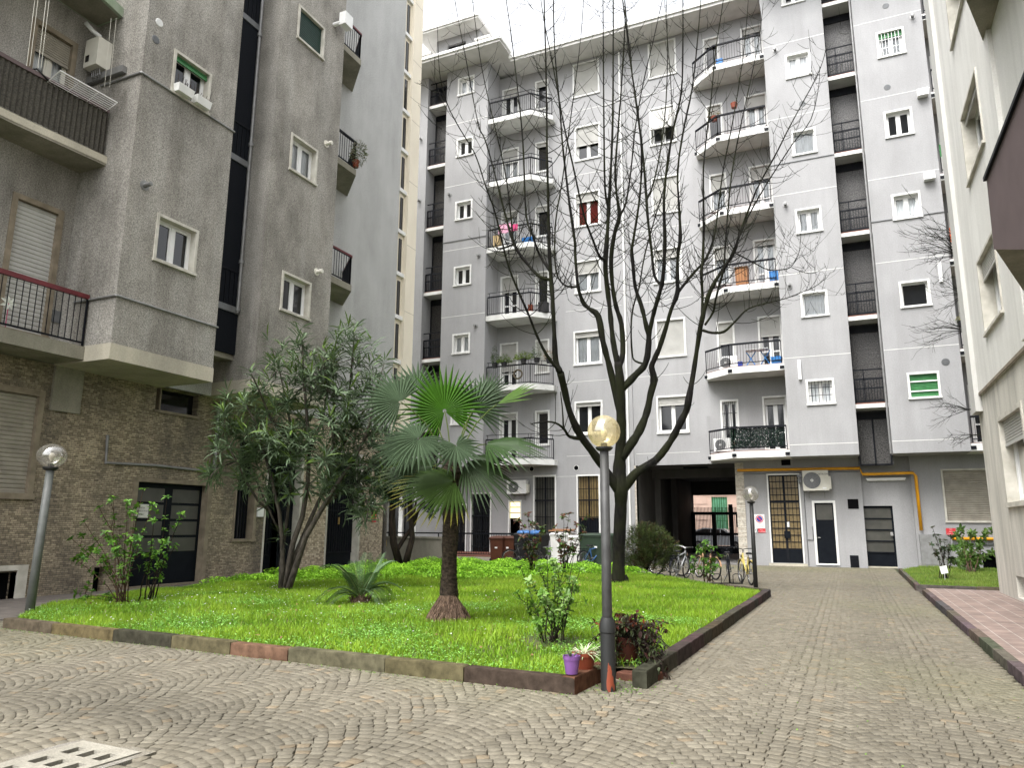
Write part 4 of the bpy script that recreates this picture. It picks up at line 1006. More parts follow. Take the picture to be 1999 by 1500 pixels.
# ============================================================ LEFT BUILDING
XB, XG = -14.4, -16.2
LB, LG = Fr('L', XB), Fr('L', XG)
lb = thing('apartment_building', 'dark grey pebbledash apartment block with overhanging bays and a stone clad ground floor', 'apartment building', (-16.2, 12, 0))
ZL1 = 27.5
Y1, Y2 = 10.55, 13.42
Y3, Y4 = 14.85, 17.85
lw1 = r4(LB, (302, 462), (383, 497), (338, 524), (347, 433)); lw2 = r4(LB, (336, 138), (409, 185), (367, 202), (378, 121))
lw3 = r4(LB, (548, 568), (605, 590), (574, 617), (578, 540)); lw4 = r4(LB, (566, 295), (618, 328), (590, 348), (594, 276)); lw5 = r4(LB, (581, 42), (632, 86), (605, 97), (608, 31))
hs = [lw1, lw2, lw3, lw4, lw5]
ZB = 5.48
mb = MB(LB)
for y0, y1 in ((Y1, Y2), (Y3, Y4)):
    mb.wall(y0, y1, ZB, ZL1, hs, 0, .2)
    for y in (y0, y1): mb.quad((y, 0, ZB), (y, -1.8, ZB), (y, -1.8, ZL1), (y, 0, ZL1))
# recess walls behind the balconies
sdoor = r4(LG, (10, 480), (110, 530), 5.6, (72, 392)); sdoor2 = r4(LG, (58, 80), (147, 125), onY(207, 322, Y1).z+.24, (110, 60))
m2 = MB(LG)
m2.wall(-4, Y1, 5.15, ZL1, [sdoor, sdoor2], 0, .2)
m2.quad((-4, 0, 0), (-4, -9, 0), (-4, -9, ZL1), (-4, 0, ZL1))
m2.quad((-4, 0, ZL1), (24.2, 0, ZL1), (24.2, -9, ZL1), (-4, -9, ZL1)).quad((-4, -9, 0), (24.2, -9, 0), (24.2, -9, ZL1), (-4, -9, ZL1)).quad((24.2, 0, 0), (24.2, -9, 0), (24.2, -9, ZL1), (24.2, 0, ZL1))
mk = []
for rc in hs:
    mk.append(((rc[0]+rc[1])/2, (rc[1]-rc[0])*.75, rc[2], 2.4, .75, (.115, .108, .098)))
    for a_ in (rc[0]-.03, rc[1]+.03): mk.append((a_, .09, rc[2], 2.6, .7, (.50, .49, .47)))
mk.append((12.0, 1.6, LB.pt(320, 607)[1], 1.0, .5, (.13, .124, .115)))
runoff('dark_pebbledash', 1, mk)
mb.build('bay_wall', 'dark_pebbledash', lb, fix=False); m2.build('wall', 'dark_pebbledash', lb, fix=False)
m3 = MB(LG); m3.wall(Y4, 24.2, 5.15, ZL1, (), 0, .2); m3.wall(Y2, Y3, 5.1, ZL1, (), .3, .2)
m3.build('far_wall', 'pale_pebbledash', lb, fix=False)
sl = MB(LB)
for y0, y1 in ((Y1, Y2), (Y3, Y4)): sl.box(y0-.015, y1+.015, -1.8, .02, 5.12, ZB)
sl.build('bay_slab', 'concrete', lb)
for rc, kw in ((lw1, {}), (lw2, dict(shut=.12, shm='shutter_green')), (lw3, {}), (lw4, dict(curt='curtain_white', shut=.0)), (lw5, dict(kind='closed', shm='shutter_deep_green'))):
    window(lb, LB, rc, depth=.16, sw=.07, proud=.035, **kw)
window(lb, LG, sdoor, kind='closed', shm='shutter_grey', pitch=.10, sur='old_surround', sw=.12, depth=.1, name='balcony_door', label='balcony door closed by a grey rolling shutter')
window(lb, LG, sdoor2, kind='door', shut=.22, shm='shutter_old', sur='old_surround', frm='cream_metal', curt='curtain_white', sw=.12, depth=.12, name='balcony_door')
# conduits along the bays
zc = LB.pt(320, 607)[1]; zc2 = LB.pt(350, 190)[1]
for z, yb in ((zc, Y1), (zc2, Y1)):
    q = MB(LB); q.tube([(yb-.03, -1.35, z+.0), (yb-.03, .02, z), (yb-.02, .035, z), (Y2-.05, .035, z-.0), (Y2+.02, .03, z)], .028, 8)
    q.build('conduit', 'galvanised', lb)
# netted loggia between the bays
nt_ = MB(LB); XN = -.75
nt_.quad((Y2, XN, 6.2), (Y3, XN, 6.2), (Y3, XN, ZL1), (Y2, XN, ZL1)); nt_.build('loggia_net', 'net_dark', lb, fix=False)
ns = MB(LB)
for px, py in ((440, 597), (466, 310), (492, 42)):
    ns = MB(LB); a, z = Fr('L', XB+XN).pt(px, py); ns.box(Y2, Y3, XN-.9, XN+.04, z-.13, z+.05)
    no_ = ns.build('loggia_slab', 'grey_metal', lb); ns = MB(LB)
    for i in range(9): y = Y2+(Y3-Y2)*(i+.5)/9; ns.box(y-.01, y+.01, XN+.002, XN+.02, z+.052, z+1.05)
    ns.box(Y2, Y3, XN+.002, XN+.03, z+1.03, z+1.08)
    ns.build('railing', 'black_iron', no_)
MB().box(XG, -15.2, Y2, Y3, 6.05, 6.2).build('loggia_floor', 'damp_concrete', lb)
p1 = onY(465, 605, Y3-.06); q = MB(); q.tube([(p1.x, Y3-.08, p1.z-.1), (p1.x, Y3-.08, ZL1)], .05, 10)
for z in (p1.z, p1.z+1.4, p1.z+5.0, p1.z+8.6): q.lathe([(.075, -.05), (.075, .05)], (p1.x, Y3-.08, z), 10)
q.tube([(p1.x, Y3-.08, p1.z-.1), (p1.x-.5, Y3-.12, p1.z-.12)], .04, 8); q.build('rain_pipe', 'galvanised', lb)
# boiler flues and vents on the bays
for x, y in ((282, 362),): vent_cap(lb, LB, x, y, .05, .14)
for x, y in ((618, 531), (637, 281)): vent_cap(lb, LB, x, y, .07, .14, 'cream_metal')
a, z = LB.pt(652, 48); q = MB(LB); q.tube([(a, 0, z), (a, .3, z)], .07, 10); q.box(a-.05, a+.35, .25, .5, z-.1, z+.35); q.build('flue_box', 'white_metal', lb)
for x, y in ((311, 44), (304, 77)): grille(lb, LB, x, y, .10, 'white_metal' if y < 50 else 'grey_metal')
# balconies on the near side of the first bay
P0 = onY(166, 690, Y1); xlo = P0.x; zlo_ = onY(166, 678, Y1).z
d0 = xlo-XG
s = balcony(lb, LG, [(-4, 0), (-4, d0), (Y1-.0, d0), (Y1, 0)], zlo_, .3, [(2, d0-.06), (Y1-.05, d0-.06)], 1.12, slabm='damp_concrete', brackets=False, tile=False, sp=.14, rail=.012)
rr = MB(LG); rr.box(2, Y1-.03, d0-.1, d0-.02, zlo_+1.1, zlo_+1.2); rr.build('handrail', 'red_rail', s)
P0 = onY(207, 322, Y1); zu = P0.z; P1 = onG(33, 243, zu); d0u, d1u = P0.x-XG, P1.x-XG
plan = [(-3, 0), (-3, d1u), (P1.y, d1u), (Y1, d0u), (Y1, 0)]
ub = MB(LG).prism(plan, zu-.02, zu+.22).build('balcony', 'damp_concrete', lb, label='balcony screened with weathered dark panels')
MB(LG).prism([(p[0], p[1]+(.012 if p[1] > 0 else 0)) for p in plan], zu+.03, zu+.2).build('fascia', 'concrete', ub)
sc = MB(LG); pth = [(-3, d1u-.05), (P1.y-.03, d1u-.05), (Y1-.06, d0u-.06)]; zr0 = zu+.25; zr1 = zu+1.32
for (a, d), (b2, e) in zip(pth[:-1], pth[1:]):
    n = int(math.hypot(b2-a, e-d)/.11)
    for i in range(n):
        t0, t1 = i/n, (i+1)/n; jt = rnd.uniform(-.006, .012)
        A_, B_ = (a+(b2-a)*t0, d+(e-d)*t0), (a+(b2-a)*t1, d+(e-d)*t1)
        M_ = ((A_[0]+B_[0])/2, (A_[1]+B_[1])/2+.035+jt)
        sc.quad((A_[0], A_[1], zr0), (M_[0], M_[1], zr0), (M_[0], M_[1], zr1), (A_[0], A_[1], zr1)).quad((M_[0], M_[1], zr0), (B_[0], B_[1], zr0), (B_[0], B_[1], zr1), (M_[0], M_[1], zr1))
sc.build('reed_screen', 'reed_screen', ub, fix=False)
hr = MB(LG)
for (a, d), (b2, e) in zip(pth[:-1], pth[1:]): hr.bar((a, d, zr1+.03), (b2, e, zr1+.03), .1, .09)
hr.build('handrail', 'mauve_panel', ub)
P2 = onY(240, 33, Y1); zt3 = P2.z; dd2 = P2.x-XG
tb = MB(LG).prism([(-3, 0), (-3, dd2+.9), (6.5, dd2+.9), (Y1, dd2), (Y1, 0)], zt3, zt3+.24).build('balcony', mat('green_fascia', (.25, .32, .22), .7, (.33, .38, .30), 4), lb)
MB(LG).prism([(-3, .05), (-3, dd2+.8), (6.5, dd2+.8), (Y1-.05, dd2-.08), (Y1-.05, .05)], zt3-.01, zt3+.02).build('soffit', 'damp_concrete', tb)
# balconies of the recess beyond the second bay
for i, (px, py, rm) in enumerate(((705, 122, 'red_rail'), (695, 337, 'black_iron'), (686, 563, 'red_rail'))):
    z = onX(px, py, -14.9).z+.05; yE = onX(px, py, -14.9).y; dF = 1.3
    s = MB(LG).prism([(Y4, 0), (Y4, dF), (yE, dF), (yE+1.25, 0)], z-.16, z+.06).build('balcony', 'damp_concrete', lb)
    railing(LG, [(Y4+.03, dF-.06), (yE-.02, dF-.06), (yE+1.15, .02)], z+.06, 1.0, .12, .03, .014).build('railing', 'black_iron', s)
    q = MB(LG); q.bar((Y4+.02, dF-.06, z+1.1), (yE, dF-.06, z+1.1), .07, .07).bar((yE, dF-.06, z+1.1), (yE+1.18, .02, z+1.1), .07, .07); q.build('handrail', rm, s)
# cream end of the block with its window strip
ce = thing('apartment_building', 'narrow cream end of a block with a strip of stair windows beyond the dark one', 'apartment building', (-16.2, 25, 0))
q = MB(); ys, ye, yf = 24.22, 24.75, 25.45
q.box(-25, -16.1, ye, yf, 5.0, 29); q.box(-25, -16.3, 24.21, ye, 5.0, 29); q.build('wall', 'cream_plaster', ce)
for k in range(13):
    z = 6.36+k*1.85; sw_ = MB(LG).box(ys+.2, ye-.14, -.1, -.06, z+.05, z+1.5).build('stair_window', 'dark_glass', ce)
    MB(LG).box(24.2, ye+.005, -.1, .02, z-.16, z).build('sill', 'white_paint', sw_)
for k in range(8): z = 7.4+k*2.9; MB(LG).box(ye+.004, yf-.004, .1, .103, z, z+.02).build('joint_line', mat('joint_beige', (.42, .38, .31), .9), ce)
# ground floor of the left building
YG = 23.9
gdd = r4(LG, (250, 1040), (406, 1040), 0.0, (330, 937)); gsl = r4(LG, (452, 1050), (496, 1050), (473, 1054), 4.15)
gd2_ = r4(LG, (512, 1050), (584, 1050), 0.03, 4.15); gd3_ = r4(LG, (634, 1050), (701, 1050), 0.03, 4.15)
gsh = (6.9, LG.pt(75, 870)[0], LG.pt(25, 975)[1], LG.pt(40, 757)[1])
gbw = (LG.pt(-30, 1140)[0], LG.pt(29, 1146)[0], 0, LG.pt(15, 1118)[1]); gbw2 = (LG.pt(182, 1130)[0], LG.pt(206, 1130)[0], 0, LG.pt(195, 1108)[1])
ghz = r4(LG, (304, 785), (387, 785), (345, 807), 5.1)
hg = [gdd, gsl, gd2_, gd3_, gsh, gbw, gbw2, ghz]
YM = 18.2
q = MB(LG); q.wall(-4, YM, -.1, 5.14, hg, 0, .25); q.build('stone_wall', 'mosaic_stone', lb, fix=False)
q = MB(LG); q.wall(YM, YG, -.1, 5.14, hg, 0, .25); q.quad((YG, 0, -.1), (YG, -8, -.1), (YG, -8, 5.14), (YG, 0, 5.14)); q.build('stone_wall', 'lit_mosaic', lb, fix=False)
MB(LG).box(-4, 24.2, -8, .0, 5.13, 5.16).build('ceiling', 'damp_concrete', lb)
p_ = LG.pt(130, 760); MB(LG).box(p_[0]-.35, p_[0]+.35, 0, .06, 4.1, 5.14).build('concrete_patch', 'damp_concrete', lb)
window(lb, LG, gsh, kind='closed', pitch=.09, shm='shutter_old', sur='old_surround', sw=.13, depth=.1, label='ground floor window closed by a cream rolling shutter')
# double door with frosted panes
A0, A1, Z0, Z1 = gdd; sw = .14
q = MB(LG); q.box(A0, A0+sw, -.25, .03, 0, Z1).box(A1-sw, A1, -.25, .03, 0, Z1).box(A0+sw, A1-sw, -.25, .03, Z1-sw*.7, Z1).box(A0-.05, A1+.05, -.25, .08, -.05, .06)
d = q.build('double_door', 'old_surround', lb, label='wide dark double door with four frosted panes in each leaf')
a0, a1, z1 = A0+sw, A1-sw, Z1-sw*.7; am = (a0+a1)/2
MB(LG).box(a0, a1, -.25, -.2, .06, z1).build('door_leaf', 'dark_door', d)
q = MB(LG); hgt = (z1-.85-.1)/4
for s0, s1 in ((a0+.1, am-.13), (am+.13, a1-.1)):
    for i in range(4): z = .85+hgt*i; q.box(s0, s1, -.205, -.19, z+.035, z+hgt-.035)
q.build('frosted_pane', 'frosted_glass', d)
n0 = LG.pt(285, 998); pp = MB(LG); pp.box(n0[0]-.22, n0[0]+.22, -.185, -.18, n0[1]-.17, n0[1]+.17); nt2 = pp.build('paper_notice', mat('paper', (.7, .69, .66), .8), d)
tx = MB(LG)
for i, l in enumerate(('SI PREGA', 'CHIUDERE LA PORTA', 'GRAZIE')): text_mb(tx, l, .052, lambda x, y, i=i: (n0[0]+x, -.178, n0[1]+.08-i*.085+y))
tx.build('lettering', 'dark_room', nt2, fix=False)
def barred(rc, low, name, label, plate=False):
    A0, A1, Z0, Z1 = rc; sw = .11
    q = MB(LG); q.box(A0, A0+sw*.5, -.3, .03, Z0, Z1).box(A1-sw, A1, -.3, .03, Z0, Z1).box(A0+sw*.5, A1-sw, -.3, .03, Z1-.1, Z1).box(A0-.03, A1+.03, -.3, .06, Z0-.06, Z0+.02)
    d = q.build(name, 'old_surround' if name != 'iron_door' else 'surround_stone', lb, label=label); a0, a1 = A0+sw*.5, A1-sw
    MB(LG).box(a0, a1, -.3, -.26, Z0, Z1-.1).build('pane', 'dark_door' if low else 'dark_glass', d)
    q = MB(LG); n = max(5, int((a1-a0)/.12))
    for i in range(n+1): y = a0+(a1-a0)*i/n; q.box(y-.022, y+.022, -.262, -.235, Z0+low, Z1-.1)
    for z in (Z0+low, Z0+(Z1-Z0)*.5, Z1-1.0): q.box(a0, a1, -.265, -.23, z-.025, z+.025)
    q.build('door_bars', 'black_iron', d)
    if plate:
        y = (a0+a1)/2+.05; MB(LG).box(y-.035, y+.035, -.23, -.2, 1.62, 1.86).build('lock_plate', mat('brass', (.5, .34, .12), .35, metal=.8), d)
    return d
barred(gsl, .0, 'slit_window', 'narrow tall window with black vertical bars')
d = barred(gd2_, .62, 'iron_door', 'black iron door with house number behind the oleander trunks', True)
ty = gd2_[0]+.35; tx = MB(LG); tp_ = LG.pt(524, 1005.5); text_mb(tx, '02', .17, lambda x, y: (tp_[0]+x, -.222, tp_[1]+y)); tx.build('lettering', 'white_paint', d, fix=False); dp_ = LG.pt(519, 1003); MB(LG).box(dp_[0]-.025, dp_[0]+.025, -.235, -.225, dp_[1]-.025, dp_[1]+.025).build('door_bell', 'white_paint', d); dp_ = LG.pt(525, 995.5); MB(LG).box(dp_[0]-.07, dp_[0]+.07, -.235, -.225, dp_[1]-.035, dp_[1]+.035).build('name_plate', 'grey_metal', d)
barred(gd3_, .62, 'iron_door', 'black iron door beside the far end of the stone wall', True)
MB(LG).box(gbw[0], gbw[1], -.3, -.25, -.05, gbw[3]).build('basement_window', 'dark_room', lb); MB(LG).box(gbw2[0], gbw2[1], -.3, -.25, -.05, gbw2[3]).build('basement_window', 'dark_room', lb)
q = MB(LG); q.box(gbw[1], gbw[1]+.22, -.2, .03, -.05, gbw[3]+.03).box(gbw[0]-.1, gbw[1]+.22, -.2, .035, gbw[3]+.03, gbw[3]+.14); q.build('basement_surround', 'surround_stone', lb)
MB(LG).box(ghz[0], ghz[1], -.24, -.2, ghz[2], ghz[3]).build('strip_window', 'dark_glass', lb)
MB(LG).box(ghz[0]-.05, ghz[1]+.05, -.05, .06, ghz[2]-.07, ghz[2]).box(ghz[0]+.12, ghz[0]+.16, -.2, 0, ghz[2], ghz[3]).build('window_sill', 'old_surround', lb)
pts = [LG.pt(x, y) for x, y in ((208, 850), (204, 904), (300, 909), (408, 921), (415, 870))]
q = MB(LG); q.tube([(a, .04, z) for a, z in pts[:4]], .035, 8); q.build('conduit', 'galvanised', lb)
a, z = LG.pt(426, 700); q = MB(LG); zb = LG.pt(418, 920)[1]; ya = LG.pt(421, 830)[0]; q.tube([(ya, .08, zb), (ya, .08, 4.9)], .05, 10); q.build('rain_pipe', 'galvanised', lb)
# small signs on the stone wall
def sign(name, fr, px, py, w, h, m, label, lines=(), tm='dark_room', ts=.05, cat='sign', d=.02):
    a, z = fr.pt(px, py); o = MB(fr).box(a-w/2, a+w/2, 0.004, d, z-h/2, z+h/2).build(name, m, base=fr.M @ V((a, 0, z)))
    tag(o, label, cat)
    if lines:
        tx = MB(fr); n = len(lines); sg = -1 if fr.kind == 'R' else 1
        for i, l in enumerate(lines): text_mb(tx, l, ts, lambda x, y, i=i: (a+sg*x, d+.003, z+h*.5-(i+.5)*h/n+y))
        tx.build('lettering', tm, o, fix=False)
    return o
mat('red_sign', (.55, .03, .04), .5, (.5, .03, .04), 3); mat('white_sign', (.75, .75, .74), .45, (.70, .70, .69), 3); mat('blue_sign', (.02, .04, .28), .5, (.02, .04, .25)); mat('sign_text', (.05, .05, .06), .7)
sign('warning_sign', LG, 729, 1011, .3, .34, 'red_sign', 'small red sign with white lettering on the stone pier near the terrace', ('AREA', 'VIDEO', 'SORVEGLIATA'), 'white_sign', .05)
sign('notice_plate', LG, 728, 982, .34, .26, 'white_sign', 'small white notice plate on the stone pier above the red sign', ('AVVISO', 'CONDOMINIO'), 'sign_text', .05)
sign('intercom', LG, 506, 1001, .24, .26, 'white_metal', 'white intercom box on the stone wall beside the first black iron door', (), cat='intercom', d=.07)
# ============================================================ RIGHT BUILDING
XR = 3.2
FRT = Fr('R', XR)
rb = thing('apartment_building', 'pale plaster apartment block with deep windows at the right edge of the courtyard', 'apartment building', (XR, 12, 0))
rw1 = r4(FRT, (1889, 295), (1920, 205), (1913, 322), (1896, 180)); rw2 = r4(FRT, (1922, 585), (1956, 530), (1950, 632), (1928, 482))
hh = rw1[3]-rw1[2]; dz = rw1[2]-rw2[2]
hh = min(hh, 2.4)
rws = [(rw2[0], rw2[1], rw2[2], rw2[3]), rw1, (rw1[0], rw1[1], rw1[2]+dz, rw1[2]+dz+hh)]
zb_ = FRT.pt(1940, 748)[1]
rg0 = r4(FRT, (1959, 905), (2010, 905), (1985, 990), (1968, 802)); rbas = r4(FRT, (1986, 1150), (2040, 1150), .16, (1990, 1126))
YE = 21.5
q = MB(FRT); q.wall(-8, YE, zb_, 26, rws, .05, .35); q.build('wall', 'right_plaster', rb, fix=False)
q = MB(FRT); q.wall(-8, YE, -.05, zb_, [rg0, rbas], 0, .3); q.quad((-8, .05, zb_), (YE, .05, zb_), (YE, 0, zb_), (-8, 0, zb_)); q.quad((YE, 0, -.05), (YE, -9, -.05), (YE, -9, 26), (YE, 0, 26)).quad((-8, 0, -.05), (-8, -9, -.05), (-8, -9, 26), (-8, 0, 26)).quad((-8, -9, -.05), (YE, -9, -.05), (YE, -9, 26), (-8, -9, 26)).quad((-8, 0, 26), (YE, 0, 26), (YE, -9, 26), (-8, -9, 26)); q.build('base_wall', 'right_base', rb, fix=False)
MB(FRT).box(-8, YE-.7, .05, .07, zb_-.02, zb_+.05).build('string_course', 'old_surround', rb)
MB(FRT).box(YE-.62, YE+.1, 0, .15, 4.43, 26).build('corner_pilaster', 'pilaster_plaster', rb)
for i, rc in enumerate(rws):
    window(rb, Fr('R', XR-.05), rc, kind='two', shut=(.25, .08, .1)[i], curt='curtain_white', depth=.26, sw=.06, sur='surround_stone', frm='white_frame')
window(rb, FRT, rg0, kind='two', shut=.3, curt='curtain_white', depth=.2, sw=.1)
MB(FRT).box(rbas[0], rbas[1], -.3, -.26, .1, rbas[3]).build('basement_window', 'dark_glass', rb)
# the balcony with its mauve parapet
xp = 2.3; FX = Fr('R', xp)
T0, T1 = FX.pt(1926, 352), FX.pt(1999, 165); B0_, B1_ = FX.pt(1940, 487), FX.pt(1999, 487)
zt_ = T0[1]; ya, za, yb, zb2 = B0_[0], B0_[1], B1_[0], B1_[1]
yN = 7.5
pb_ = MB(FX); P = [(T0[0], zt_), (ya, za), (yb, zb2), (yN, zb2), (yN, zt_)]
pb_.add([(a, 0, z) for a, z in P]+[(a, -.08, z) for a, z in P], [(0, 1, 2, 3, 4), (9, 8, 7, 6, 5)]+[(i, (i+1) % 5, 5+(i+1) % 5, 5+i) for i in range(5)])
bo = pb_.build('balcony_parapet', 'mauve_panel', rb, label='mauve balcony parapet with a dark handrail')
MB(FX).box(yN, T0[0]+.03, -.1, .04, zt_, zt_+.06).build('handrail', 'dark_door', bo)
MB().prism([(xp+.02, yN), (xp+.02, ya), (XR-.05, ya+2.6), (XR-.05, yN)], za, za+.14).build('soffit', 'damp_concrete', bo)
MB().box(xp+.25, XR-.05, ya-1.2, ya-1.0, za-.35, za).build('bracket', 'right_plaster', bo)
# soffit of the next balcony above and the pilaster beside it
U0 = onX(1924, 92, XR-.05); zu2 = U0.z
us = MB().prism([(xp+.02, 5), (xp+.02, U0.y-2.6), (XR-.05, U0.y), (XR-.05, 5)], zu2, zu2+.16).build('balcony', 'damp_concrete', rb)
ub2 = MB(FX); ub2.box(5, U0.y-2.6, -.08, 0, zu2+.0, zu2+1.1); ub2.build('parapet', 'mauve_panel', us)
py_ = onX(1929, 120, XR-.05).y; MB(FRT).box(py_-.55, py_-.12, .05, .13, zb_+.1, 26).build('pilaster', 'right_plaster', rb)
# ============================================================ PLANTS
attr_mat('leaf', .45, trans=.22, var=.15, vscale=12, spec=.3)
attr_mat('palm_leaf', .5, trans=.2, var=.12, vscale=8, spec=.15)
def bark(name, c1, c2, moss=None, sc=(6, 6, 1.2), bs=.8, mossamt=.5):
    m, nt, b = new_mat(name); b.inputs['Roughness'].default_value = .9; b.inputs['Specular IOR Level'].default_value = .2
    f = ramp(nt, noise(nt, 3, 7, mscale=sc), .35, .65); c = mixc(nt, f, c1, c2)
    if moss:
        f2 = ramp(nt, noise(nt, 1.3, 5), .42, .62); mm = N(nt, 'ShaderNodeMath', operation='MULTIPLY'); L(nt, f2, mm.inputs[0]); mm.inputs[1].default_value = mossamt
        c = mixc(nt, mm.outputs[0], c, moss)
    L(nt, c, b.inputs['Base Color']); bump(nt, b, noise(nt, 9, 6, mscale=sc), bs, .03)
bark('tree_bark', (.013, .0115, .010), (.004, .0037, .0034), (.018, .022, .005), mossamt=.6)
bark('pale_bark', (.095, .082, .066), (.038, .033, .028), None)
bark('palm_bark', (.075, .055, .040), (.018, .014, .010), None, (5, 5, 9), 1)
bark('fibre', (.23, .155, .11), (.075, .05, .035), None, (14, 14, 3), 1)
bark('brown_stem', (.10, .06, .038), (.045, .03, .02), None)
bark('dark_stem', (.035, .024, .018), (.014, .011, .009), None)
def lf(mb, p, d, up, Ln, W, droop=.2, fold=.15):
    d = d.normalized(); s = d.cross(up)
    s = s.normalized() if s.length > 1e-4 else d.orthogonal().normalized()
    n = s.cross(d).normalized()
    a = p+d*(Ln*.32)-n*(droop*Ln*.06); b2 = p+d*(Ln*.70)-n*(droop*Ln*.28); t = p+d*(Ln*.97)-n*(droop*Ln*.6)
    u = n*(W*fold)
    mb.add([p, a-s*W*.45+u, a, a+s*W*.45+u, b2-s*W*.4+u, b2, b2+s*W*.4+u, t], [(0, 2, 1), (0, 3, 2), (1, 2, 5, 4), (2, 3, 6, 5), (4, 5, 7), (5, 6, 7)])
def rv(rg, s=1): return V((rg.gauss(0, s), rg.gauss(0, s), rg.gauss(0, s)))
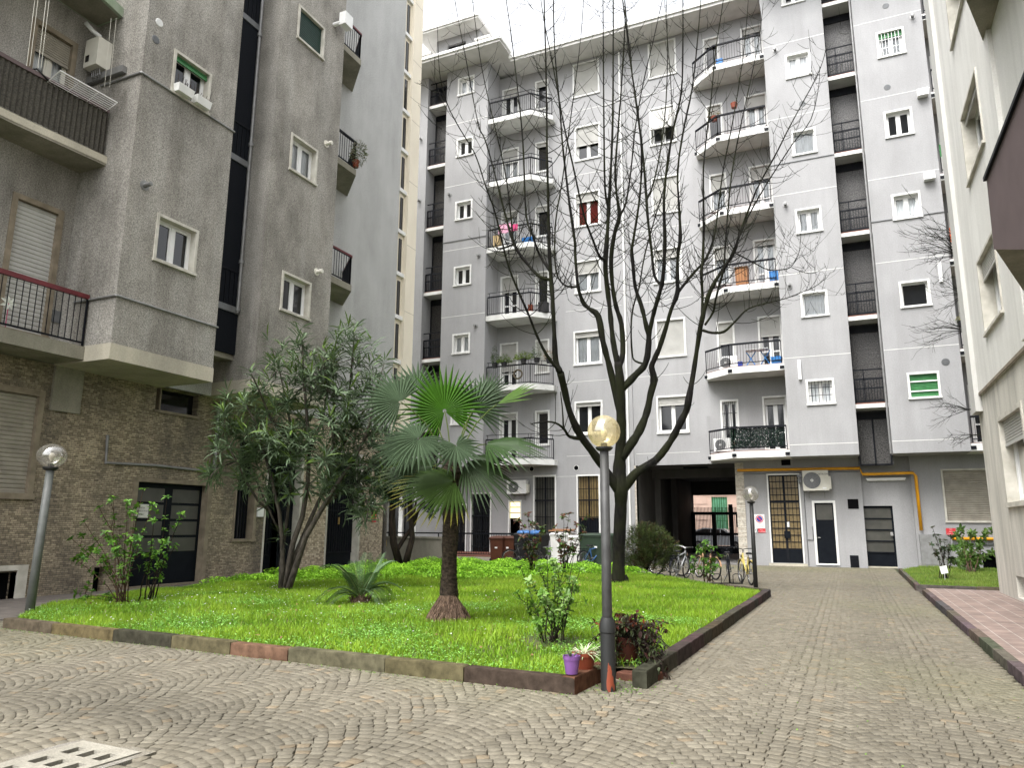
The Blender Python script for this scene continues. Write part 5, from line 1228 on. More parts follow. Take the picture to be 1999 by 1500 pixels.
# ---- the bare tree
TD = 18.44
tb_ = onG(1207, 1152)
tree = thing('bare_tree', 'tall bare pollarded tree with mossy black trunk standing in the lawn', 'tree', tuple(tb_))
k_ = TD/FPX
LIMBS = {  # (pixels), radius px start, end, depth change along the limb
 't': ([(1207, 1160), (1207, 1135), (1208, 1090), (1210, 1030), (1212, 985), (1212, 955), (1209, 925), (1211, 880), (1213, 840), (1212, 800), (1210, 740), (1206, 708)], [33, 26, 24, 23, 24, 28, 27, 20, 19, 19, 17, 14], 0),
 'l1': ([(1206, 945), (1180, 915), (1155, 880), (1133, 850), (1113, 807), (1102, 762), (1094, 728)], [17, 14, 13.5, 13, 12, 11, 13], -1.1),
 'l1a': ([(1094, 728), (1085, 705), (1082, 653), (1079, 587), (1076, 547), (1072, 483), (1071, 440), (1070, 383), (1068, 300), (1067, 200), (1065, 100), (1062, -10), (1062, -90)], [11, 10, 8.5, 8, 8.5, 7, 6, 5, 4.2, 3.6, 3, 2.4, 1.8], -1.4),
 'l1b': ([(1094, 728), (1067, 693), (1047, 653), (1033, 617), (1018, 583), (1000, 540), (987, 500), (967, 417), (947, 360), (927, 300), (897, 250), (872, 200), (858, 140), (854, 50)], [7, 5.5, 5, 4.6, 4.2, 4, 3.6, 3.2, 2.8, 2.4, 2.2, 1.9, 1.5, 1], -2.6),
 'l1c': ([(1076, 547), (1053, 540), (1032, 518), (1013, 494), (1002, 472), (990, 433), (973, 367), (960, 317), (946, 270), (933, 240), (910, 117), (897, 50), (886, -10)], [7, 6, 6, 6, 6.5, 4, 3.4, 3, 2.6, 2.4, 2, 1.6, 1.2], -.2),
 'l1d': ([(1076, 533), (1053, 497), (1040, 460), (1027, 420), (1022, 300), (1017, 233), (1007, 143), (997, 60), (985, -20)], [6, 5, 4.4, 4, 3.6, 3.2, 2.6, 2, 1.6], .6),
 'l1e': ([(1140, 858), (1112, 853), (1101, 838), (1084, 826), (1062, 824), (1037, 828)], [7.5, 6.5, 5, 4, 3, 2.2], -1.3),
 'l1f': ([(1100, 838), (1098, 800), (1094, 765)], [4, 3, 2], -1.0),
 'l1g': ([(1002, 472), (1000, 478), (972, 486), (966, 470)], [5, 4, 3.4, 2], -.3),
 'l1h': ([(1002, 472), (995, 400), (985, 330), (962, 230), (940, 130), (926, 30), (920, -30)], [4, 3.2, 2.8, 2.4, 2, 1.6, 1.2], .5),
 'l2': ([(1201, 775), (1192, 725), (1177, 667), (1168, 618), (1150, 603), (1138, 590), (1128, 557), (1123, 500), (1122, 470), (1112, 400), (1107, 360), (1098, 280), (1093, 213), (1083, 100), (1080, -10), (1078, -80)], [11, 11, 10.5, 11, 8, 7.5, 6.5, 5.5, 5.5, 4.6, 4.2, 3.8, 3.4, 2.8, 2.2, 1.6], .8),
 'l2b': ([(1128, 560), (1112, 560), (1100, 555), (1088, 538), (1083, 500), (1085, 430), (1098, 350), (1110, 260), (1122, 170), (1133, 80), (1140, -10)], [5, 4.2, 4, 3.6, 3.2, 3, 2.6, 2.3, 2, 1.6, 1.3], 1.6),
 'l3': ([(1205, 708), (1197, 667), (1190, 600), (1183, 540), (1182, 508), (1186, 450), (1188, 410), (1192, 340), (1196, 240), (1197, 107), (1197, -10), (1196, -90)], [12, 9.5, 8.5, 8, 9.5, 7, 7.5, 4.6, 4, 3.2, 2.4, 1.8], .3),
 'l3b': ([(1182, 508), (1170, 500), (1158, 470), (1140, 420), (1120, 330), (1100, 240), (1078, 120), (1062, 40), (1052, -30)], [6, 5, 4.4, 4, 3.4, 2.8, 2.2, 1.8, 1.3], -1.2),
 'l3c': ([(1188, 410), (1181, 367), (1179, 250), (1178, 123), (1177, -10)], [5, 4.4, 3.6, 2.8, 2], -.5),
 'l4': ([(1205, 706), (1216, 690), (1213, 633), (1203, 600), (1196, 560), (1193, 505), (1200, 455), (1209, 423), (1204, 380), (1201, 333), (1207, 250), (1213, 167), (1220, 50), (1219, -20)], [10, 9, 8.5, 8, 7.5, 7.5, 7, 7.5, 5, 4.4, 3.8, 3.2, 2.6, 2], .9),
 'l4b': ([(1209, 423), (1222, 395), (1232, 330), (1240, 250), (1256, 160), (1275, 80), (1295, -10)], [5, 4, 3.4, 3, 2.5, 2, 1.5], 2.0),
 'l5': ([(1212, 752), (1243, 730), (1260, 710), (1267, 667), (1260, 630), (1252, 597), (1240, 560), (1236, 520), (1233, 490), (1236, 470), (1247, 400), (1252, 340), (1252, 283), (1243, 210), (1232, 130), (1224, 50), (1218, -20)], [13, 12, 11, 9.5, 8, 7.5, 6.5, 6, 7, 5, 4.4, 4, 3.7, 3.3, 2.9, 2.4, 1.8], -.9),
 'l6': ([(1262, 700), (1267, 657), (1274, 620), (1283, 587), (1292, 555), (1296, 520), (1298, 467), (1296, 393), (1303, 317), (1315, 250), (1330, 180), (1333, 90), (1333, -10), (1332, -80)], [8.5, 8, 7.5, 7.5, 8, 7, 6.5, 5.2, 4.6, 4, 3.6, 3, 2.3, 1.7], -1.6),
 'l6b': ([(1292, 557), (1278, 540), (1272, 490), (1265, 430), (1262, 390), (1256, 310), (1247, 233), (1238, 170), (1230, 117), (1217, 10), (1210, -50)], [6, 6, 5.5, 5.5, 6, 4.2, 3.7, 3.2, 2.9, 2.2, 1.7], .4),
 'l6c': ([(1262, 390), (1275, 360), (1290, 290), (1300, 200), (1303, 100), (1300, -10)], [4.4, 3.6, 3, 2.6, 2.1, 1.6], 1.3),
 'l7': ([(1216, 940), (1240, 925), (1280, 899), (1309, 862), (1328, 826), (1340, 802), (1344, 783), (1353, 733), (1363, 667), (1371, 622), (1387, 567), (1413, 523), (1433, 493), (1442, 462), (1450, 440), (1472, 382), (1490, 345), (1515, 300), (1540, 250), (1567, 200), (1590, 158), (1606, 120), (1613, 90)], [17, 15, 13.5, 12, 11.5, 11.5, 13, 9.5, 8.5, 9, 7, 6.2, 6, 4.6, 4.2, 3.6, 3.2, 2.8, 2.5, 2.2, 1.8, 1.4, 1], -1.3),
 'l7b': ([(1371, 622), (1371, 570), (1369, 530), (1372, 508), (1374, 430), (1373, 333), (1380, 260), (1388, 195), (1397, 100), (1412, 0), (1420, -60)], [6.5, 6, 6.5, 6.5, 4.4, 3.8, 3.3, 2.9, 2.4, 1.8, 1.3], .2),
 'l7c': ([(1372, 645), (1390, 650), (1413, 648), (1433, 630), (1455, 607), (1477, 597), (1505, 590), (1533, 583), (1562, 572), (1590, 560), (1607, 547), (1613, 535)], [6, 5, 5.5, 4, 3.2, 2.8, 2.3, 2, 1.7, 1.4, 1.1, .8], -1.4),
 'l7d': ([(1376, 635), (1392, 610), (1397, 585), (1412, 530), (1420, 515), (1440, 470), (1462, 420), (1490, 370), (1513, 333), (1550, 277), (1583, 233), (1598, 170), (1600, 130)], [5, 4.6, 4.2, 5, 4.2, 3.8, 3.2, 2.8, 2.5, 2.1, 1.8, 1.3, .9], -2.2),
 'l7e': ([(1433, 493), (1470, 512), (1500, 527), (1530, 526), (1545, 520), (1558, 498), (1562, 478), (1562, 450)], [3, 2.6, 2.2, 2, 1.8, 1.5, 1.2, .8], -1.0),
 'l7f': ([(1413, 523), (1418, 450), (1428, 343), (1445, 250), (1463, 167), (1475, 110), (1484, 60), (1490, 5)], [4.2, 3.7, 3.2, 2.8, 2.4, 2, 1.6, 1.2], .6),
 'l7g': ([(1545, 522), (1570, 532), (1590, 533), (1612, 520)], [1.6, 1.3, 1, .7], -1.3),
 'l8': ([(1222, 890), (1237, 860), (1250, 838), (1263, 805), (1270, 770), (1277, 742), (1272, 718), (1276, 705), (1287, 680), (1300, 640), (1310, 605), (1322, 573), (1322, 535), (1323, 500), (1328, 462), (1326, 410), (1323, 333), (1335, 250), (1352, 167), (1363, 63), (1369, -10)], [16, 14.5, 13.5, 13, 12, 12.5, 10, 9.5, 8.5, 8, 7.5, 8.5, 6.5, 6, 7, 4.8, 4, 3.5, 3, 2.3, 1.7], .6),
 'l8b': ([(1322, 573), (1340, 550), (1357, 530), (1377, 508), (1385, 490), (1394, 465), (1403, 400), (1412, 330), (1428, 250), (1445, 150), (1456, 60), (1462, -20)], [6, 5.6, 5.2, 5.2, 4.5, 4, 3.5, 3.1, 2.7, 2.2, 1.7, 1.2], 1.6),
 'l9': ([(1262, 712), (1240, 705), (1234, 690), (1232, 640), (1236, 600), (1248, 560), (1258, 500), (1280, 420), (1300, 350), (1312, 250), (1308, 140), (1300, 40), (1296, -20)], [5, 4, 3.8, 3.4, 3.2, 3.0, 2.8, 2.5, 2.2, 1.9, 1.6, 1.3, 1], 2.4),
}
rgt = random.Random(21)
tk = MB(); br = MB()
START = {'l1a': 'l1', 'l1b': 'l1', 'l1c': 'l1a', 'l1d': 'l1a', 'l1e': 'l1', 'l1f': 'l1e', 'l1g': 'l1c', 'l1h': 'l1c', 'l2b': 'l2', 'l3b': 'l3', 'l3c': 'l3', 'l4b': 'l4', 'l6': 'l5', 'l6b': 'l6', 'l6c': 'l6b', 'l7b': 'l7', 'l7c': 'l7', 'l7d': 'l7', 'l7e': 'l7', 'l7f': 'l7', 'l7g': 'l7e', 'l8b': 'l8', 'l9': 'l5'}
PATHS = {}
for nm, (px, rr, dz) in LIMBS.items():
    z0 = TD
    if nm in START:      # begin at the depth its parent limb has there
        pp, zz = PATHS[START[nm]]; i = min(range(len(pp)), key=lambda i: (LIMBS[START[nm]][0][i][0]-px[0][0])**2+(LIMBS[START[nm]][0][i][1]-px[0][1])**2); z0 = zz[i]
    n = len(px); zs = [z0+(TD+dz-z0 if nm in START else dz)*(i/(n-1))+(rgt.uniform(-.08, .08) if 0 < i < n-1 else 0) for i in range(n)]
    pts = [onD(x, y, z) for (x, y), z in zip(px, zs)]
    if nm == 't': pts[0].z = -.05
    elif nm not in START:
        tp = PATHS['t'][0]; j = min(range(len(tp)), key=lambda i: (tp[i]-pts[0]).length); pts[0] = tp[max(j-1, 0)].lerp(tp[j], .6)
    PATHS[nm] = (pts, zs)
    rad = [r_*z/FPX*.50 for r_, z in zip(rr, zs)] if nm == 't' else [r_*(.46+.11*min(1, r_/13))*z/FPX for r_, z in zip(rr, zs)]
    # smooth in between with knobbly joints
    P, Q = [], []
    for i in range(n-1):
        a, b2 = pts[i], pts[i+1]; m0 = pts[max(i-1, 0)]; m1 = pts[min(i+2, n-1)]
        for s_ in range(3):
            t = s_/3; t2, t3 = t*t, t*t*t
            P.append(((a*2)+(b2-m0)*t+(m0*2-a*5+b2*4-m1)*t2+(a*3-m0-b2*3+m1)*t3)*.5)
            Q.append((rad[i]*(1-t)+rad[i+1]*t)*(rgt.uniform(.86, 1.16) if rr[0] > 6 and nm != 't' else rgt.uniform(.95, 1.06)))
    P.append(pts[-1]); Q.append(rad[-1])
    (tk if nm == 't' else br).tube(P, Q, 14 if nm == 't' else (9 if rr[0] > 8 else 6))
    if nm == 't': continue
    # knobs and short spurs
    up_ = V((0, 0, 1))
    for i in range(2, len(P)-1):
        y_px = px[min(i//3, n-1)][1]
        thin = Q[i] < .06
        if rgt.random() < (.85 if thin and y_px < 620 else .12):
            d = (P[min(i+1, len(P)-1)]-P[i-1]).normalized()
            ax = d.orthogonal().normalized(); ang = rgt.uniform(0, 6.28)
            side = (Matrix.Rotation(ang, 3, d) @ ax)
            for sgn in ((1, -1) if rgt.random() < .75 else (1,)):
                ln_ = rgt.uniform(.35, 1.35)*(1 if thin else .5)*(.75 if y_px < 150 else 1)
                o = (side*sgn+d*rgt.uniform(.1, .5)+V((0, 0, .05))).normalized()
                pts_ = [P[i].copy()]; dirn = o.copy(); m = 7
                for s_ in range(m):
                    dirn = (dirn+V((0, 0, rgt.uniform(.08, .22)))+rv(rgt, .035)).normalized(); pts_.append(pts_[-1]+dirn*ln_/m)
                r0 = min(Q[i]*.45, .011)
                br.tube(pts_, [r0*(1-.55*s_/m) for s_ in range(m+1)], 4)
                if rgt.random() < .7 and ln_ > .5:
                    for _ in range(rgt.choice((1, 2, 2, 3))):
                        j = rgt.randint(2, m-1); dd = (pts_[j]-pts_[j-1]).normalized()
                        o2 = (rv(rgt, .8)+dd*.7).normalized(); q_ = [pts_[j]]; l2 = rgt.uniform(.12, .5)
                        for s_ in range(4):
                            o2 = (o2+V((0, 0, .18))).normalized(); q_.append(q_[-1]+o2*l2/4)
                        br.tube(q_, [.0058*(1-.4*s_/4) for s_ in range(5)], 4)
for ang in range(7):     # root flare
    t = ang*6.28/7+.3; tk.tube([tb_+V((math.cos(t)*.12, math.sin(t)*.12, .32)), tb_+V((math.cos(t)*.26, math.sin(t)*.26, .1)), tb_+V((math.cos(t)*.5, math.sin(t)*.58, -.02))], [.12, .10, .05], 7)
o = tk.build('trunk', 'tree_bark', tree, smooth=True); o = br.build('branches', 'tree_bark', tree, smooth=True, fix=False)
# ---- oleander
OD = 16.1
ob = onG(545, 1168)
ole = thing('oleander_tree', 'large bushy oleander with several leaning trunks and long narrow grey-green leaves', 'shrub', tuple(ob))
rgo = random.Random(5)
OTR = [([(548, 1170), (560, 1120), (572, 1060), (590, 1010), (600, 950), (604, 880), (598, 800), (592, 730), (590, 665)], 9, 0), ([(556, 1170), (575, 1115), (596, 1050), (625, 1000), (655, 950), (690, 900), (715, 850), (730, 790)], 9, -.6), ([(552, 1168), (566, 1110), (590, 1052), (608, 1010), (640, 940), (668, 870), (680, 790), (688, 700), (692, 650)], 7, .5),
       ([(548, 1168), (552, 1110), (550, 1050), (545, 1000), (528, 930), (515, 880), (500, 830), (480, 790)], 7, -.4), ([(546, 1168), (548, 1100), (558, 1030), (568, 950), (572, 870), (560, 790), (545, 720), (530, 680)], 5, .6), ([(528, 1000), (505, 980), (480, 940), (462, 900), (445, 870)], 4, -.9),
       ([(630, 990), (665, 962), (700, 940), (735, 900), (755, 860)], 5, .3), ([(640, 940), (650, 880), (652, 800), (650, 720), (655, 670)], 5, 0), ([(604, 880), (630, 820), (640, 760), (632, 700)], 4, -.7), ([(515, 880), (490, 870), (460, 850), (436, 830)], 3, .2), ([(668, 870), (700, 820), (735, 760), (750, 710)], 4, .9), ([(572, 870), (530, 820), (505, 760), (490, 730)], 4, -1.1),
       ([(700, 940), (720, 990), (715, 1020)], 3, -.5), ([(462, 900), (425, 915), (412, 930)], 2.5, -.6), ([(655, 950), (690, 970), (730, 985)], 3, -.2), ([(550, 1050), (520, 985), (505, 950), (495, 930)], 3, -.2)]
ot = MB(); tips = []
for px, r0, dz in OTR:
    n = len(px); P = [onD(x, y, OD+dz*i/(n-1)) for i, (x, y) in enumerate(px)]
    ot.tube(P, [max(r0*.78*(1-.75*i/(n-1)), 1.0)*OD/FPX for i in range(n)], 7)
    for i in range(n):
        if px[i][1] < 960 or r0 < 4: tips.append((P[i], (P[i]-P[max(i-1, 0)]).normalized() if i else V((0, 0, 1)), px[i][1]))
lfm = MB(); 
CEN = onD(600, 850, OD)
# crown volumes read off the photo: (px, py, radius px)
BL = [(590, 720, 62), (680, 700, 52), (540, 740, 40), (480, 800, 52), (450, 830, 34), (610, 800, 85), (690, 800, 70), (540, 840, 62), (640, 880, 80), (720, 830, 55), (740, 770, 40), (700, 920, 52), (560, 900, 50), (690, 660, 25), (590, 670, 22), (500, 880, 35), (750, 900, 45), (480, 905, 22), (640, 740, 60), (715, 960, 38), (655, 960, 30), (430, 868, 22), (760, 930, 25), (700, 1005, 22), (545, 960, 22), (470, 940, 16), (425, 925, 18)]
ros = []
for (x, y, r_) in BL:
    for _ in range(int(3+(r_/10)**2*.52)):
        t = rgo.uniform(0, 6.28); q = r_*math.sqrt(rgo.random())
        zz = OD+rgo.uniform(-1, 1)*r_*OD/FPX*1.1
        ros.append((onD(x+q*math.cos(t), y+q*math.sin(t)*.95, zz), y))
for (p, d, y) in tips: ros.append((p, y))
for p, y in ros:
    ax = ((p-CEN)*.35+V((0, 0, .9))+rv(rgo, .28)).normalized(); x = ax.orthogonal().normalized()
    if rgo.random() < .55:   # the shoot that carries the leaves
        q0 = min(tips, key=lambda t_: (t_[0]-p).length)[0]; mid = (p+q0)/2+V((0, 0, -.1)); ot.tube([q0, mid, p], [.008, .006, .004], 4, cap=False)
    n = rgo.randint(12, 20); shoot = rgo.uniform(.12, .42)*(1.7 if y < 705 else 1); light = rgo.random()
    for i in range(n):
        h = rgo.random(); ang = i*2.4+rgo.uniform(-.3, .3)
        out = Matrix.Rotation(ang, 3, ax) @ x
        el = .22+.8*h+rgo.uniform(-.2, .2)
        d = (out*math.cos(el)+ax*math.sin(el)); d = (d+V((0, 0, -.25*(1-h)))).normalized()
        s_ = light*.5+h*.5; c = rgo.uniform(.8, 1.25)
        lfm.col = ((.060+.105*s_)*c, (.092+.14*s_)*c, (.052+.07*s_)*c)
        if h > .88: lfm.col = (.10*c, .165*c, .03*c)
        lf(lfm, p+ax*(shoot*(h-.6)), d, ax if abs(d.dot(ax)) < .95 else x, rgo.uniform(.24, .40), rgo.uniform(.034, .050), rgo.uniform(.1, .9))
ot.build('trunk', 'pale_bark', ole, smooth=True, fix=False); lfm.build('leaves', 'leaf', ole, fix=False)
# ---- dark evergreen tree by the terrace
DD = 25.5
dkb = onD(787, 1108, DD); dkb.z = 0.2
dk = thing('evergreen_tree', 'small dark evergreen tree with forked bare trunk beside the terrace wall', 'tree', tuple(dkb))
ot = MB(); lfm = MB()
for px, r0 in (([(783, 1112), (768, 1060), (765, 1010), (768, 970), (760, 930), (750, 890)], 8), ([(776, 1105), (775, 1075), (790, 1050), (808, 1025), (815, 1000), (830, 975), (850, 950)], 5), ([(790, 1108), (800, 1070), (805, 1050), (801, 1000), (800, 960), (805, 920)], 7), ([(808, 1025), (809, 1000), (812, 980)], 3), ([(768, 970), (790, 950), (810, 930)], 4)):
    ot.tube([onD(x, y, DD+rgo.uniform(-.1, .1)) for x, y in px], [max(r0*(1-.6*i/len(px)), 1.5)*DD/FPX for i in range(len(px))], 7)
for (x, y, r_) in [(770, 915, 42), (750, 870, 40), (800, 900, 38), (735, 930, 28), (785, 965, 20), (765, 965, 22), (845, 985, 20), (838, 965, 18), (810, 945, 25), (742, 955, 16)]:
    for _ in range(int(6+(r_/8)**2)):
        t = rgo.uniform(0, 6.28); q = r_*math.sqrt(rgo.random()); p = onD(x+q*math.cos(t), y+q*math.sin(t), DD+rgo.uniform(-1, 1)*r_*DD/FPX)
        ax = (V((0, 0, .3))+rv(rgo, .6)).normalized(); xx = ax.orthogonal().normalized(); sh = rgo.random()
        for i in range(10):
            d = ((Matrix.Rotation(i*2.4, 3, ax) @ xx)*.9+ax*.3+V((0, 0, -.5))).normalized(); c = rgo.uniform(.8, 1.2)
            lfm.col = ((.010+.016*sh)*c, (.022+.028*sh)*c, (.012+.014*sh)*c); lf(lfm, p, d, ax, rgo.uniform(.2, .32), .05, .5)
ot.build('trunk', 'dark_stem', dk, smooth=True); lfm.build('crown', 'leaf', dk, fix=False)
# ---- fan palm
PD = 11.15
pb0 = onG(874, 1238)
palm = thing('fan_palm', 'fan palm with fibrous trunk, skirt of roots at its foot and large pleated fan leaves', 'palm', tuple(pb0))
rgp = random.Random(11)
axis = [onD(x, y, PD) for x, y in ((874, 1236), (875, 1200), (876, 1160), (877, 1100), (879, 1040), (881, 990), (882, 950), (882, 910), (881, 880))]
sc_ = PD/FPX; rad = [21, 18, 17, 15, 15, 15, 17, 19, 12]
t_ = MB(); P = []; Q = []
for i in range(len(axis)-1):
    for s_ in range(8): P.append(axis[i].lerp(axis[i+1], s_/8)); Q.append((rad[i]+(rad[i+1]-rad[i])*s_/8)*sc_*rgp.uniform(.94, 1.07))
t_.tube(P, Q, 18)
for i in range(420):   # leaf-base scales and fibres
    k = rgp.uniform(.12, .98)*(len(P)-2); p = P[int(k)]; r_ = Q[int(k)]; a = rgp.uniform(0, 6.28); o_ = V((math.cos(a), math.sin(a), 0))
    s_ = o_.cross(V((0, 0, 1)))*rgp.uniform(.012, .03); h = rgp.uniform(.05, .14)
    t_.add([p+o_*r_*.93-s_, p+o_*r_*.93+s_, p+o_*(r_*1.1)+s_*.3+V((0, 0, h)), p+o_*(r_*1.12)-s_*.3+V((0, 0, h))], [(0, 1, 2, 3)])
t_.build('trunk', 'palm_bark', palm, smooth=False, fix=False)
sk_ = MB()
for i in range(520):
    a = rgp.uniform(0, 6.28); r1 = rgp.uniform(.22, .34); o_ = V((math.cos(a), math.sin(a), 0)); b0 = V((pb0.x, pb0.y, 0)); g0 = lawn_z([pb0.x], [pb0.y])[0]-.03
    h = rgp.uniform(.22, .40); a2 = a+rgp.uniform(-.25, .25); o2 = V((math.cos(a2), math.sin(a2), 0))
    sk_.tube([b0+o_*rgp.uniform(.10, .14)+V((0, 0, g0+h)), b0+o_*(.14+(r1-.1)*.45)+V((0, 0, g0+h*.6)), b0+o2*r1*.98+V((0, 0, g0+h*.25)), b0+o2*(r1+.01)+V((0, 0, g0-.02))], rgp.uniform(.006, .012), 5, cap=False)
sk_.lathe([(.13, lawn_z([pb0.x], [pb0.y])[0]+.38), (.17, .32), (.24, .22), (.27, .08)], (pb0.x, pb0.y, 0), 16)
sk_.build('root_skirt', 'fibre', palm, fix=False)
crown0 = onD(882, 900, PD)
def fan(hub, main, nrm, r_, spread, nseg, droop, col, cut=.52, col_tip=None, dead=0):
    """a pleated fan leaf: segments joined for part of their length, free beyond"""
    main = main.normalized(); nrm = (nrm-main*nrm.dot(main)).normalized(); side = main.cross(nrm).normalized()
    mb = MB(); pet = MB(); base = crown0+(hub-crown0)*.06+V((0, 0, -.06))
    mid = (base+hub)/2+V((0, 0, .12*(hub-base).length)); pet.tube([base, base.lerp(mid, .6), mid, mid.lerp(hub, .6)+V((0, 0, .02)), hub], [.013, .011, .010, .009, .008], 6)
    mb.v = list(pet.v); mb.f = list(pet.f); mb.c = [(.08, .11, .03)]*len(pet.v)
    nseg = int(nseg*.74)
    for i in range(nseg):
        t = (i+.5)/nseg-.5; a = t*R(spread); Ln = r_*(1-.28*abs(2*t)**2)*rgp.uniform(.93, 1.04)
        d = main*math.cos(a)+side*math.sin(a); s_ = (side*math.cos(a)-main*math.sin(a))
        da = R(spread)/nseg; c = rgp.uniform(.86, 1.14); cl = tuple(v*c for v in col)
        dr = droop*(rgp.uniform(.7, 1.4))
        vs = []; cols = []
        for fr_ in (.04, .25, cut, .72, 1.0):
            rr_ = Ln*fr_; w = rr_*math.tan(da/2) if fr_ <= cut else Ln*cut*math.tan(da/2)*(1-(fr_-cut)/(1-cut))**.8
            fd = w*.9; p = hub+d*rr_+nrm*(-.10*r_*abs(2*t)**2*fr_)+V((0, 0, -dr*max(0, fr_-.35)**1.6*r_))
            vs += [p-s_*w-nrm*fd*.5, p+nrm*fd*.5, p+s_*w-nrm*fd*.5]
            tip = max(0, (fr_-.72)/.28) if col_tip else 0
            cc = tuple(cl[j]*(1-tip)+(col_tip[j] if col_tip else 0)*tip for j in range(3)); cols += [cc]*3
        fs = []
        for q in range(4): b_ = q*3; fs += [(b_, b_+1, b_+4, b_+3), (b_+1, b_+2, b_+5, b_+4)]
        n0 = len(mb.v); mb.add(vs, fs); mb.c += cols
    return mb.build('frond', 'palm_leaf', palm, fix=False)
def cam_dir(x, y, z=0): return (RT*x-UP*y*-1*1+FW*z)
def F2(px, py, dz, mx, my, mz, nx, ny, nz, r_, spread, nseg, droop, col, **kw):
    """hub seen at (px,py), dz nearer or farther; directions as right, up, away from the viewer"""
    fan(onD(px, py, PD+dz), RT*mx+UP*my+FW*mz, RT*nx+UP*ny+FW*nz, r_*sc_, spread, nseg, droop, col, **kw)
GRY = (.056, .086, .047); GRN = (.042, .115, .010); DRK = (.022, .040, .013); MID = (.030, .058, .018)
F2(868, 803, .35, -.35, 1, .2, .1, .25, -1, 108, 300, 52, .10, GRN)  # backlit frond, the light through it put into a brighter green
F2(782, 785, -.2, -.9, .45, .1, .2, .5, -1, 90, 215, 36, .15, GRY)
F2(818, 856, -.75, -.35, -.25, -.2, -.1, .6, -1, 70, 320, 38, .25, GRY)
F2(800, 868, -.2, -.95, -.1, -.1, 0, .8, -.8, 82, 190, 34, .22, GRY)
F2(845, 912, -.1, -1, -.05, .1, 0, 1, -.40, 112, 180, 34, .22, DRK, col_tip=(.05, .06, .012))
F2(888, 940, -.55, -1, -.16, -.28, 0, 1, -.50, 128, 190, 40, .20, (.024, .046, .008), col_tip=(.20, .17, .03))
F2(948, 868, .1, 1, .10, -.1, 0, 1, -.25, 128, 170, 30, .42, MID)
F2(908, 902, -.3, .85, -.5, -.25, .35, .7, -.55, 118, 140, 30, .35, DRK)
F2(915, 892, .2, 1, -.05, .25, .05, 1, -.18, 100, 120, 22, .30, DRK)
F2(925, 800, .45, .55, .75, .4, .3, .4, -1, 88, 200, 30, .2, GRY)
F2(945, 775, .8, .45, .8, .5, -.3, .3, -1, 75, 130, 22, .1, GRY)
F2(815, 760, .8, -.5, .8, .5, .2, .3, -1, 78, 200, 28, .1, GRY)
F2(890, 870, -.4, .3, -.6, -.5, .2, .6, -1, 62, 300, 30, .3, GRY)
F2(970, 790, .5, .9, .55, .2, 0, 1, -.4, 100, 60, 10, .1, (.07, .13, .025))
# ---- young date palm / cycad
CD = 13.3
cy0 = onG(702, 1202); cy0.z = .13
cyc = thing('cycad', 'low cycad with arching grey-green feather fronds growing in the grass', 'cycad', tuple(cy0))
rgc = random.Random(8)
st_ = MB(); st_.lathe([(.16, .0), (.17, .12), (.12, .2), (.04, .24)], (cy0.x, cy0.y, .1), 12)
for i in range(60): a = rgc.uniform(0, 6.28); o_ = V((math.cos(a), math.sin(a), 0)); st_.tube([cy0+o_*.12+V((0, 0, rgc.uniform(0, .18))), cy0+o_*.22+V((0, 0, rgc.uniform(.1, .3)))], [.012, .004], 4)
st_.build('stump', 'fibre', cyc, fix=False)
for (tx_, ty_, dz, bow, c0) in ((747, 1083, -.1, .05, GRY), (717, 1082, .35, .03, GRY), (690, 1098, .3, .08, GRY), (660, 1105, -.1, .12, DRK), (628, 1112, .5, .3, MID), (770, 1097, .35, .22, GRY), (788, 1155, .2, .32, MID), (755, 1205, -.55, .45, GRY), (622, 1205, -.6, .30, DRK), (640, 1175, -.2, .32, DRK), (676, 1120, -.3, .1, DRK), (730, 1120, -.35, .1, MID), (612, 1185, .1, .35, DRK), (770, 1180, .5, .4, MID)):
    mb = MB(); b0 = cy0+V((0, 0, .15)); tip = onD(tx_, ty_, CD+dz); Ln = (tip-b0).length; ctl = (b0+tip)/2+V((0, 0, bow*1.6*Ln)); K = 34; pts = [b0*(1-t)**2+ctl*2*t*(1-t)+tip*t*t for t in [i/K for i in range(K+1)]]
    mb.col = (.12, .16, .05); mb.tube(pts, [.011*(1-.75*i/K) for i in range(K+1)], 5)
    for i in range(3, K+1):
        for hlf in (0, .5):
            t = min((i+hlf)/K, 1); p = pts[i] if not hlf or i == K else pts[i].lerp(pts[i+1], .5); d = (pts[min(i+1, K)]-pts[i-1]).normalized(); sd = d.cross(V((0, 0, 1)))
            sd = sd.normalized() if sd.length > .05 else RT; ln_ = .25*min(1, .35+3*t)*(1-.62*t**3)*rgc.uniform(.9, 1.1)
            for sg in (1, -1):
                c = rgc.uniform(.85, 1.15); mb.col = tuple(v*c*2.5 for v in c0)
                lf(mb, p, (sd*sg*.95+d*.38+V((0, 0, .30))).normalized(), V((0, 0, 1)), ln_, .0105, .35, .3)
    mb.build('frond', 'palm_leaf', cyc, fix=False)
